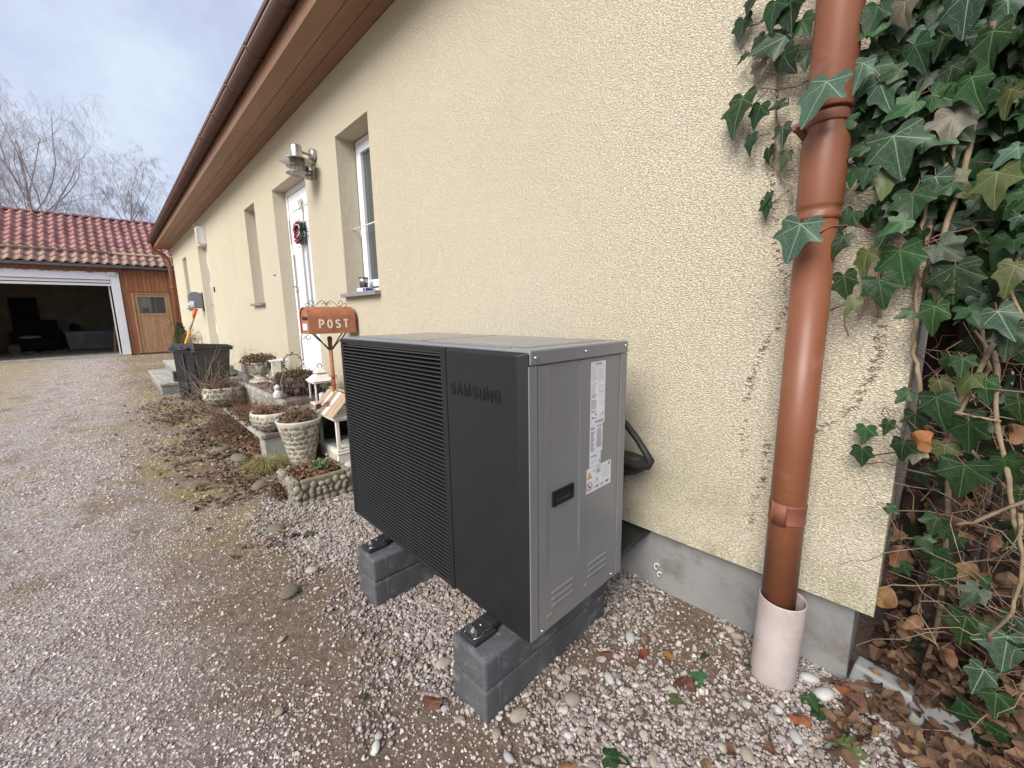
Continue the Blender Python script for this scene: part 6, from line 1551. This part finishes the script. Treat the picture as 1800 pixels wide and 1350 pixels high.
while len(P) < 620:
    x = r2.uniform(-.26,.40); z = r2.uniform(.35,2.35)
    lo = 1.52-(x+.2)*1.1 if x < 0 else .3
    if z < lo or (x < -.2 and (z < 1.62 or r2.random() < .5)): continue
    if x > 0 and z < 1.22 and r2.random() < .86: continue
    if x < -.03 and z < 1.75 and r2.random() < .35: continue
    y = r2.uniform(1.525,1.59) if x < -.03 else r2.uniform(1.54,1.74)
    P.append((x,y,z)); S_.append(r2.uniform(.032,.075)); Tt.append((r2.gauss(0,.55), r2.gauss(-.1,.35), -1)); Nn.append((r2.gauss(-.3,.6), -1, r2.gauss(.35,.6)))
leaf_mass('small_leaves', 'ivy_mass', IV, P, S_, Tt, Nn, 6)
P, S_, Tt, Nn = [], [], [], []
while len(P) < 420:
    x = r2.uniform(-.03,.7); z = r2.uniform(.05,.95)*r2.uniform(.5,1); y = r2.uniform(1.66,1.97)
    P.append((x,y,z)); S_.append(r2.uniform(.025,.06)); Tt.append((r2.gauss(0,1), r2.gauss(0,1), -.7)); Nn.append((r2.gauss(0,1), -1, r2.gauss(.3,1)))
leaf_mass('caught_dry_leaves', 'litter', IV, P, S_, Tt, Nn, 7)
pet.build('petioles', 'bark_red', IV)
# woody stems
def stem(pts, r, mt='bark', jitter=.004):
    P = [Vector(p) for p in pts]; out = []
    for a, b_ in zip(P, P[1:]):
        for k in range(4): out.append(a.lerp(b_, k/4)+Vector((rnd.gauss(0,jitter),rnd.gauss(0,jitter),rnd.gauss(0,jitter*.5)))*.5)
    out.append(P[-1]); n = len(out)
    r = r*(.72 if r > .004 else 1)
    return MB().tube(out, [r*(1+.12*math.sin(k*1.7)+rnd.uniform(-.06,.06)) for k in range(n)], 8).build('stem', mt, IV)
Y1 = 1.56
stem([(.035,1.60,2.2),(.012,Y1,1.95),(.002,Y1,1.769),(.003,Y1,1.631),(-.017,Y1,1.422),(-.033,Y1,1.381),(-.045,1.61,1.30)], .0085)
stem([(.0,Y1,1.68),(-.022,Y1-.01,1.638),(-.052,Y1-.01,1.552),(-.065,Y1,1.456),(-.07,1.585,1.40)], .0065)
stem([(-.05,1.58,1.46),(-.061,1.575,1.34),(-.046,1.57,1.221),(-.042,1.57,1.129),(-.025,1.57,1.068),(-.013,1.57,.975),(.01,1.62,.90)], .0072)
stem([(.125,Y1,1.46),(.116,Y1,1.391),(.101,Y1,1.22),(.094,Y1,1.165),(.042,Y1,.89),(.030,Y1,.84)], .0075)
stem([(.099,1.57,1.14),(.123,1.57,.967),(.154,1.57,.856),(.185,1.57,.715),(.209,1.58,.633),(.24,1.62,.45)], .0075)
stem([(.052,1.6,1.332),(.083,1.6,1.164),(.096,1.6,1.094),(.09,1.64,1.0)], .006)
stem([(.02,1.6,1.25),(.045,1.6,1.22),(.091,1.6,1.137)], .0045)
stem([(.09,1.6,.66),(.124,1.57,.696),(.191,1.55,.778),(.26,1.55,.86)], .0058)
stem([(.186,Y1,.746),(.212,Y1,.604),(.21,1.58,.475),(.19,1.64,.33)], .006)
stem([(-.133,1.575,1.36),(-.130,1.575,1.30),(-.124,1.58,1.222)], .0075)
stem([(-.14,1.575,1.31),(-.150,1.575,1.285),(-.170,1.58,1.227)], .006)
stem([(.13,1.75,2.2),(.10,1.75,1.5),(.06,1.78,.9),(.10,1.8,.3),(.09,1.85,-.02)], .011)
stem([(.30,1.7,2.2),(.26,1.7,1.3),(.30,1.72,.6),(.28,1.8,0)], .012)
stem([(.02,1.72,1.1),(.10,1.72,.85),(.22,1.74,.70),(.4,1.7,.62)], .006)
for pts, r in (([(-.234,1.56,1.246),(-.205,1.555,1.262),(-.18,1.56,1.275),(-.15,1.57,1.29)],.002),
    ([(-.435,1.585,1.99),(-.437,1.585,1.928),(-.426,1.585,1.797),(-.430,1.585,1.716),(-.40,1.58,1.66),(-.366,1.56,1.62),(-.36,1.56,1.57)],.0028),
    ([(-.489,1.58,1.948),(-.44,1.58,1.925),(-.377,1.57,1.907),(-.32,1.565,1.92)],.0018), ([(-.50,1.58,1.90),(-.455,1.575,1.93),(-.43,1.58,1.90)],.0016),
    ([(-.44,1.58,1.80),(-.47,1.575,1.80),(-.49,1.57,1.78)],.0015), ([(-.53,1.58,2.14),(-.50,1.575,2.13),(-.46,1.58,2.16),(-.40,1.58,2.2)],.002),
    ([(-.425,1.585,1.63),(-.44,1.58,1.60),(-.425,1.575,1.575)],.0014), ([(-.36,1.56,1.62),(-.40,1.58,1.60),(-.43,1.57,1.57)],.0014),
    ([(-.30,1.44,1.43),(-.27,1.44,1.455),(-.24,1.47,1.475),(-.20,1.53,1.48),(-.16,1.56,1.46)],.0022),
    ([(-.20,1.56,1.24),(-.196,1.555,1.20),(-.185,1.56,1.17)],.0018),
    ([(-.013,1.56,.975),(.04,1.54,.985),(.09,1.54,.975),(.13,1.55,.97)],.0026), ([(-.02,1.56,.97),(.03,1.55,.955),(.10,1.55,.955)],.0016),
    ([(-.10,1.57,.82),(-.06,1.56,.84),(-.03,1.55,.855),(.03,1.56,.87)],.0022), ([(-.115,1.57,.79),(-.07,1.56,.81),(-.02,1.55,.805),(.04,1.55,.80)],.002),
    ([(-.06,1.57,.96),(-.085,1.56,.97),(-.09,1.56,.95),(-.06,1.56,.93),(-.04,1.56,.90)],.0012), ([(.03,1.55,.84),(.045,1.55,.88),(.05,1.55,.93)],.0025),
    ([(-.03,1.55,.885),(.03,1.55,.895),(.09,1.55,.91)],.003), ([(.10,1.55,1.30),(.135,1.54,1.22),(.165,1.54,1.13)],.0045),
    ([(-.08,1.56,1.40),(-.03,1.54,1.43),(.03,1.55,1.44),(.06,1.56,1.40)],.002), ([(-.09,1.56,1.38),(-.04,1.54,1.415),(.0,1.55,1.43)],.0016)):
    stem(pts, r, 'bark_red' if r < .0023 else 'bark', .0012)
# fine tangle in the shade
tangle('twigs', 'bark', IV, (.22,1.74,.7), (.24,.14,.65), 170, length=.35, up=.2, r=.0024, seed=71, seg=6)
tangle('twigs', 'bark_red', IV, (.18,1.66,1.0), (.2,.08,.7), 120, length=.22, up=-.1, r=.0014, seed=72, seg=6)
# rootlet scars left on the render by torn-off ivy
mb = MB(); rr = random.Random(9)
SC = [[(-.425,1.68),(-.42,1.60),(-.41,1.52)],[(-.405,1.47),(-.395,1.42),(-.375,1.37),(-.365,1.30)],[(-.345,1.27),(-.37,1.20),(-.40,1.14),(-.43,1.07),(-.445,.99),(-.452,.92)],[(-.452,.88),(-.448,.80),(-.45,.72)],
      [(-.375,.80),(-.375,.72),(-.385,.62)],[(-.395,.60),(-.405,.50),(-.41,.42)],[(-.118,1.20),(-.115,1.12),(-.12,1.06),(-.135,1.03),(-.155,.97)],[(-.16,.955),(-.185,.92)],[(-.19,.905),(-.225,.88)],[(-.23,.87),(-.27,.815)]]
for li, L_ in enumerate(SC):
    dense = .55 if li in (0,1,3,5) else 1.0
    for (xa,za),(xb,zb_) in zip(L_, L_[1:]):
        n_ = int(math.hypot(xb-xa,zb_-za)/.0030*dense)
        for k in range(n_):
            f = rr.random(); x_ = xa+(xb-xa)*f+rr.gauss(0,.0025); z_ = za+(zb_-za)*f
            if math.sin(f*17+li*3+xa*40) < -.6: continue
            d = rr.choice((-1,1)); l_ = rr.uniform(.003,.017)
            mb.tube([(x_,1.5985,z_),(x_+d*l_*.6,1.5965,z_+rr.uniform(-.3,.5)*l_),(x_+d*l_,1.5985,z_+rr.uniform(-.6,.8)*l_)], .0008, 3, caps=False)
mb.build('rootlets', 'rootlet', IV)

# leaf litter: heaped under the ivy, thick in front of the stairs, thin elsewhere
def litter(name, pts, sizes, label, seed, flat=.5, mt='litter'):
    r = np.random.RandomState(seed); tips = []; nr = []
    for i in range(len(pts)):
        a = r.uniform(0, 2*PI); tips.append((math.cos(a), math.sin(a), r.normal(0,.25))); nr.append((r.normal(0,flat), r.normal(0,flat), 1 if r.rand() > .2 else -1))
    o = leaf_mass(name, mt, None, pts, sizes, tips, nr, seed); o['label'] = label; o['category'] = 'leaf litter'; return o
rs = np.random.RandomState(8); pts = []; sz = []
while len(pts) < 2000:
    x = rs.uniform(-8.5,-2.4); y = rs.uniform(-.1,.95)
    if rs.rand() > np.exp(-((y-.62)/.30)**2)*(.35+.65*(x < -3.2)): continue
    if x > -3.2 and y > .72: continue
    if fbm(np.array([x]), np.array([y]), .8, 77)[0] + rs.uniform(-.4,.6) < 0: continue
    pts.append((x,y,ground_z(np.array([x]),np.array([y]))[0]+rs.uniform(.004,.03))); sz.append(rs.uniform(.018,.048))
litter('leaf_litter', pts, sz, 'brown fallen leaves lying thick along the verge before the stairs', 8, .6, 'litter_verge')
pts, sz = [], []
while len(pts) < 1300:
    x = rs.uniform(-.1,1.1); y = rs.uniform(1.30,2.0)
    if x < -.03 and y > 1.62: continue
    if rs.rand() > np.clip((y-1.3-.25*max(0,-x))/.35,0.06,1): continue
    h = .30*np.clip((y-1.6)/.4,0,1)*rs.uniform(0,1)
    pts.append((x,y,.01+h+rs.uniform(0,.02))); sz.append(rs.uniform(.025,.06))
litter('leaf_litter', pts, sz, 'heap of dry brown leaves piled under the ivy against the fence', 9, .8)

# straw, stalks and crumbs on the ground
mb = MB(); r4 = random.Random(12)
for k in range(1500):
    if k % 3: x, y = r4.uniform(-3.2,.3), r4.uniform(-.2,1.6)
    else: x, y = r4.uniform(-8,-2.4), r4.uniform(-.6,1.0)
    if y < .15 and r4.random() < .7: continue
    if inside_block(np.array([x]),np.array([y]))[0]: continue
    z = float(ground_z(np.array([x]),np.array([y]))[0])+.004; a = r4.uniform(0,PI); L_ = r4.uniform(.008,.05)
    d = Vector((math.cos(a),math.sin(a),0)); e = Vector((-d.y,d.x,0))*r4.uniform(-.3,.3)
    mb.tube([Vector((x,y,z)), Vector((x,y,z+.004))+(d+e)*L_*.5, Vector((x,y,z+.001))+d*L_], r4.uniform(.0004,.0012), 3, caps=False)
o = mb.build('straw_bits', 'grass'); tag(o, 'bits of straw and dry stalks scattered over the pebbles and earth', 'straw', kind='stuff')

# dead vines trailing over the stairs and pots
t = thing('dead_vines', (-4.9, .9, 0), 'brown dead vines trailing over the stairs between the planters', 'dead vines')
tangle('vines', 'vine_brown', t, (-4.85,.98,.27), (.75,.16,.03), 200, length=.34, up=-.1, r=.0032, seed=81, seg=6, droop=.12)
tangle('vines', 'leaf4', t, (-4.6,1.02,.30), (.6,.16,.04), 200, length=.28, up=.1, r=.0024, seed=82, seg=6)
tangle('vines', 'vine_brown', t, (-5.2,.78,.12), (.6,.10,.09), 300, length=.26, up=-.2, r=.0032, seed=83, seg=5, droop=.2)
leafy('dead_leaves', 'vine_brown', t, (-4.9,.92,.255), (.85,.14,.012), 420, .04, 84)
leafy('dead_leaves', 'leaf4', t, (-4.9,.80,.06), (.9,.16,.06), 230, .045, 85)
leafy('dead_leaves', 'vine_brown', t, (-5.0,1.35,.495), (.8,.25,.012), 260, .04, 86)
tangle('twigs', 'twig', t, (-6.1,.72,.25), (.4,.12,.2), 60, length=.6, up=.5, r=.0035, seed=87, seg=7, curl=.6)
for o_ in list(t.children):
    if o_.name.split('.')[0] in ('vines','twigs','dead_leaves'): o_['kind'] = 'stuff'

for k, (x_,y_,r_,lab) in enumerate(((-4.25,.70,.075,'mossy rough stone in the leaf litter before the near end of the stairs'),(-4.62,.60,.06,'smaller mossy stone farther along the leaf litter'),(-3.42,.66,.055,'mossy stone beside the cobblestone trough'),(-2.62,.56,.05,'flat mossy stone at the edge of the pebbles beyond the trough'),(-1.95,.44,.04,'mossy grey stone on the earth near the far support beam'))):
    o = place('mossy_stone', stone_mesh('mossy_stone', 'mortar_dark', 90+k, 3, .35), None, (x_,y_,r_*.15), (0,0,k*1.3), (r_*1.2,r_*.8,r_*.5)); tag(o, lab, 'stone', 'mossy stones along the verge')

# single fallen leaves and stones on the pebbles
FL = [(-0.991,0.62,0.064,'t'),(-0.604,0.736,0.054,'t'),(-0.699,1.168,0.058,'t'),(-0.631,1.264,0.054,'r'),(-0.564,1.327,0.046,'r'),(-0.636,1.316,0.042,'t'),(-0.47,1.261,0.065,'t'),(-0.429,1.217,0.055,'t'),(-0.521,0.853,0.068,'d'),(-0.428,1.288,0.049,'g'),(-0.471,1.147,0.048,'o'),(-0.46,1.406,0.037,'g'),(-0.339,1.45,0.032,'g'),(-0.029,1.379,0.074,'o'),(-0.316,1.05,0.041,'t'),(-0.272,1.101,0.042,'t'),(-0.144,1.386,0.058,'r'),(-0.851,1.278,0.033,'o'),(-0.165,1.462,0.054,'g'),(-0.116,1.43,0.059,'d'),(-0.108,1.60,0.078,'r'),(-0.024,1.589,0.072,'t'),(-2.427,0.674,0.074,'o'),(-0.216,1.22,0.042,'t'),(-1.201,0.454,0.038,'o')]
FLAB = {'t':('leaf4','dry leaf'),'r':('leaf6','dry leaf'),'d':('leaf0','fallen leaf'),'g':('leaf1','fallen leaf'),'o':('leaf3','fallen leaf')}
FTXT = ['tan dry leaf against the front of the near support beam','tan dry leaf at the bottom edge of the picture below the near support beam','tan dry leaf on the pebbles close behind the largest brown stone','rust red dry leaf nearest the side of the heat pump','rust red dry leaf on bare soil halfway between heat pump and pipe sleeve','tan dry leaf beside the rust red one nearest the heat pump','tan dry leaf on the pebbles left of a fresh green ivy leaf','smaller tan dry leaf just below the green ivy leaf on the pebbles','dark ivy leaf at the bottom edge on the pebbles','fresh green ivy leaf lying between two tan dry leaves','pale olive leaf left of the green leaf on the pebbles','small fresh green leaf on the soil near the plinth','small green leaf at the left foot of the pipe sleeve','pale olive ivy leaf at the edge of the brown leaf heap','tan dry leaf at the bottom edge right of the dark ivy leaf','tan dry leaf right of another tan one near the bottom edge','rust dry leaf lying in front of the pale stones by the sleeve','tiny pale olive leaf by the side of the near support beam','green ivy leaf right beside the foot of the pipe sleeve','dark ivy leaf beside the green one at the foot of the pipe sleeve','large rust dry leaf leaning on the plinth behind the pale egg stone','tan dry leaf at the foot of the broken kerb piece','pale olive leaf on the soil in front of the far support beam','tan dry leaf on the pebbles below the pipe sleeve','pale olive leaf on bare earth left of the near support beam']
for (x,y,s,c), lab in zip(FL, FTXT):
    m_, cat = FLAB[c]; k = int(m_[-1]); me_ = LM[(k, rnd.randrange(2))]
    a = rnd.uniform(0,2*PI); q = leaf_quat((math.cos(a),math.sin(a),rnd.uniform(-.15,.15)), (rnd.gauss(-.1,.25),rnd.gauss(-.2,.25),1))
    o = place('fallen_leaf', me_, None, (x,y,ground_z(np.array([x]),np.array([y]))[0]+.020), quat=q, scl=s*1.0)
    tag(o, lab, cat, 'single leaves fallen on the pebbles')
SL = [(-0.703,0.928,0.039),(-0.789,0.773,0.033),(-0.656,1.079,0.025),(-0.736,1.042,0.028),(-0.771,0.975,0.019),(-0.8,0.686,0.026),(-0.728,0.665,0.02),(-1.126,0.721,0.031),(-1.182,0.655,0.023),(-0.918,0.633,0.02),(-0.702,1.294,0.033),(-0.767,0.839,0.016),(-0.180,1.560,0.035),(-0.131,1.52,0.037),(-0.164,1.304,0.029),(-0.226,1.363,0.023),(-0.316,1.239,0.023),(-0.247,1.146,0.027),(-0.415,1.60,0.025),(-0.447,1.609,0.027),(-0.493,0.876,0.027),(-0.661,0.717,0.021),(-1.396,0.687,0.023),(-2.051,0.572,0.043),(-0.429,0.951,0.024),(-1.017,0.404,0.022),(-1.358,0.238,0.024)]
STXT = ['largest brown oval stone on the pebbles right of the near support beam','brown stone touching the foot of the near support beam','pale stone behind the largest brown stone','brown stone between the near support beam and a pale stone','small brown stone between the largest brown stone and the beam','brown stone just off the front corner of the near support beam','small grey stone below the corner of the near support beam','brown stone on the left side of the near support beam','brown stone farther left of the near support beam','small brown stone in front of the end of the near support beam','long pale grey stone beside the rear of the near support beam','smallest brown stone close to the largest brown one','pale grey egg shaped stone at the right foot of the pipe sleeve','second pale grey stone just right of the egg shaped one','pale stone on the pebbles below the pipe sleeve','white stone directly in front of the pipe sleeve','brown stone left of and below the pipe sleeve','brown stone near the bottom edge below the pipe sleeve','brown stone against the plinth left of the pipe sleeve','outer brown stone against the plinth left of the pipe sleeve','brown stone near the bottom edge right of the near support beam','small brown stone at the bottom edge below the beam corner','brown stone in the gap between the two support beams','broad pale brown stone on the soil beyond the far support beam','brown stone at the bottom edge above the pebbles','pale stone lying on bare earth below and left of the near support beam','brown stone lying alone on the drive left of the near support beam']
PALE = {10,12,13,14,15,2,6,25}
tan_st = mat('brown_pebble', (0.33,0.28,0.235), (0.24,0.20,0.165), rough=.7, scale=18, bscale=70, bstr=.25, var=.25); M['stone_tan'] = tan_st
BR = [stone_mesh('pebble', 'stone_tan', 40+k, 3, .28) for k in range(4)]; BP = [stone_mesh('pebble', 'stone_pale', 50+k, 3, .26) for k in range(3)]
for i, (x,y,s) in enumerate(SL):
    o = place('pebble', rnd.choice(BP if i in PALE else BR), None, (x,y,ground_z(np.array([x]),np.array([y]))[0]+s*.28), (rnd.gauss(0,.1),rnd.gauss(0,.1),rnd.uniform(0,PI)), (s*.80,s*.58,s*.42))
    tag(o, STXT[i].replace('brown','pale') if (i in PALE and 'brown stone' in STXT[i] and STXT[i].startswith('brown')) else STXT[i], 'stone', 'larger single stones among the pebbles')

# ================================================================ bare trees behind the garage
def bare_tree(x, y, h, seed, label, spread=1.0, lean=0.0, trunk_r=.16):
    r = random.Random(seed); t = thing('birch_tree', (x,y,0), label, 'tree', 'bare trees behind the garage')
    tk, cr = MB(), MB(); count = [0]
    def grow(p, d, L, rad, lvl):
        pts = [p]; n = 5 if lvl < 3 else 4; q = p
        for k in range(n):
            g = .10 if lvl < 2 else (.0 if lvl == 2 else -.16*(lvl-2))
            d = (d + Vector((r.gauss(0,.10),r.gauss(0,.10),r.gauss(g,.07)))*(1+.3*lvl)).normalized(); q = q+d*L/n; pts.append(q)
        rads = [rad*(1-.55*k/n) for k in range(n+1)]
        (tk if lvl == 0 else cr).tube(pts, rads, 6 if lvl < 2 else 3, caps=False)
        if lvl >= 5: return
        nb = (14,8,6,6,4)[lvl]
        for k in range(nb):
            f = r.uniform(.28 if lvl == 0 else .15, 1.0); i = min(n-1, int(f*n)); ff = f*n-i; b_ = pts[i].lerp(pts[i+1], ff)
            dd = (pts[i+1]-pts[i]).normalized(); ax = dd.cross(Vector((r.gauss(0,1),r.gauss(0,1),r.gauss(0,1)))).normalized()
            ang = math.radians(r.uniform(24,52)); nd = (dd*math.cos(ang)+ax*math.sin(ang)); nd.z += .12 if lvl < 2 else -.05
            nd.x *= .8; nd.normalize()
            grow(b_, nd, L*r.uniform(.42,.66)*(1-.25*f)*spread, max(.0028, rads[i]*r.uniform(.28,.48)), lvl+1)
    grow(Vector((x,y,0)), Vector((0,lean,1)).normalized(), h, trunk_r, 0)
    tk.build('trunk', 'birch_trunk', t); cr.build('crown', 'birch', t)
bare_tree(-33, -1.65, 10.6, 5, 'tallest bare birch with fine drooping twigs behind the garage ridge', 1.0, .02, .15)
bare_tree(-34, .25, 7.6, 12, 'smaller bare tree leaning right beside the tallest birch', .95, .10, .12)
bare_tree(-31, -3.5, 7.6, 23, 'bare birch at the left edge partly outside the frame', 1.0, .04, .14)
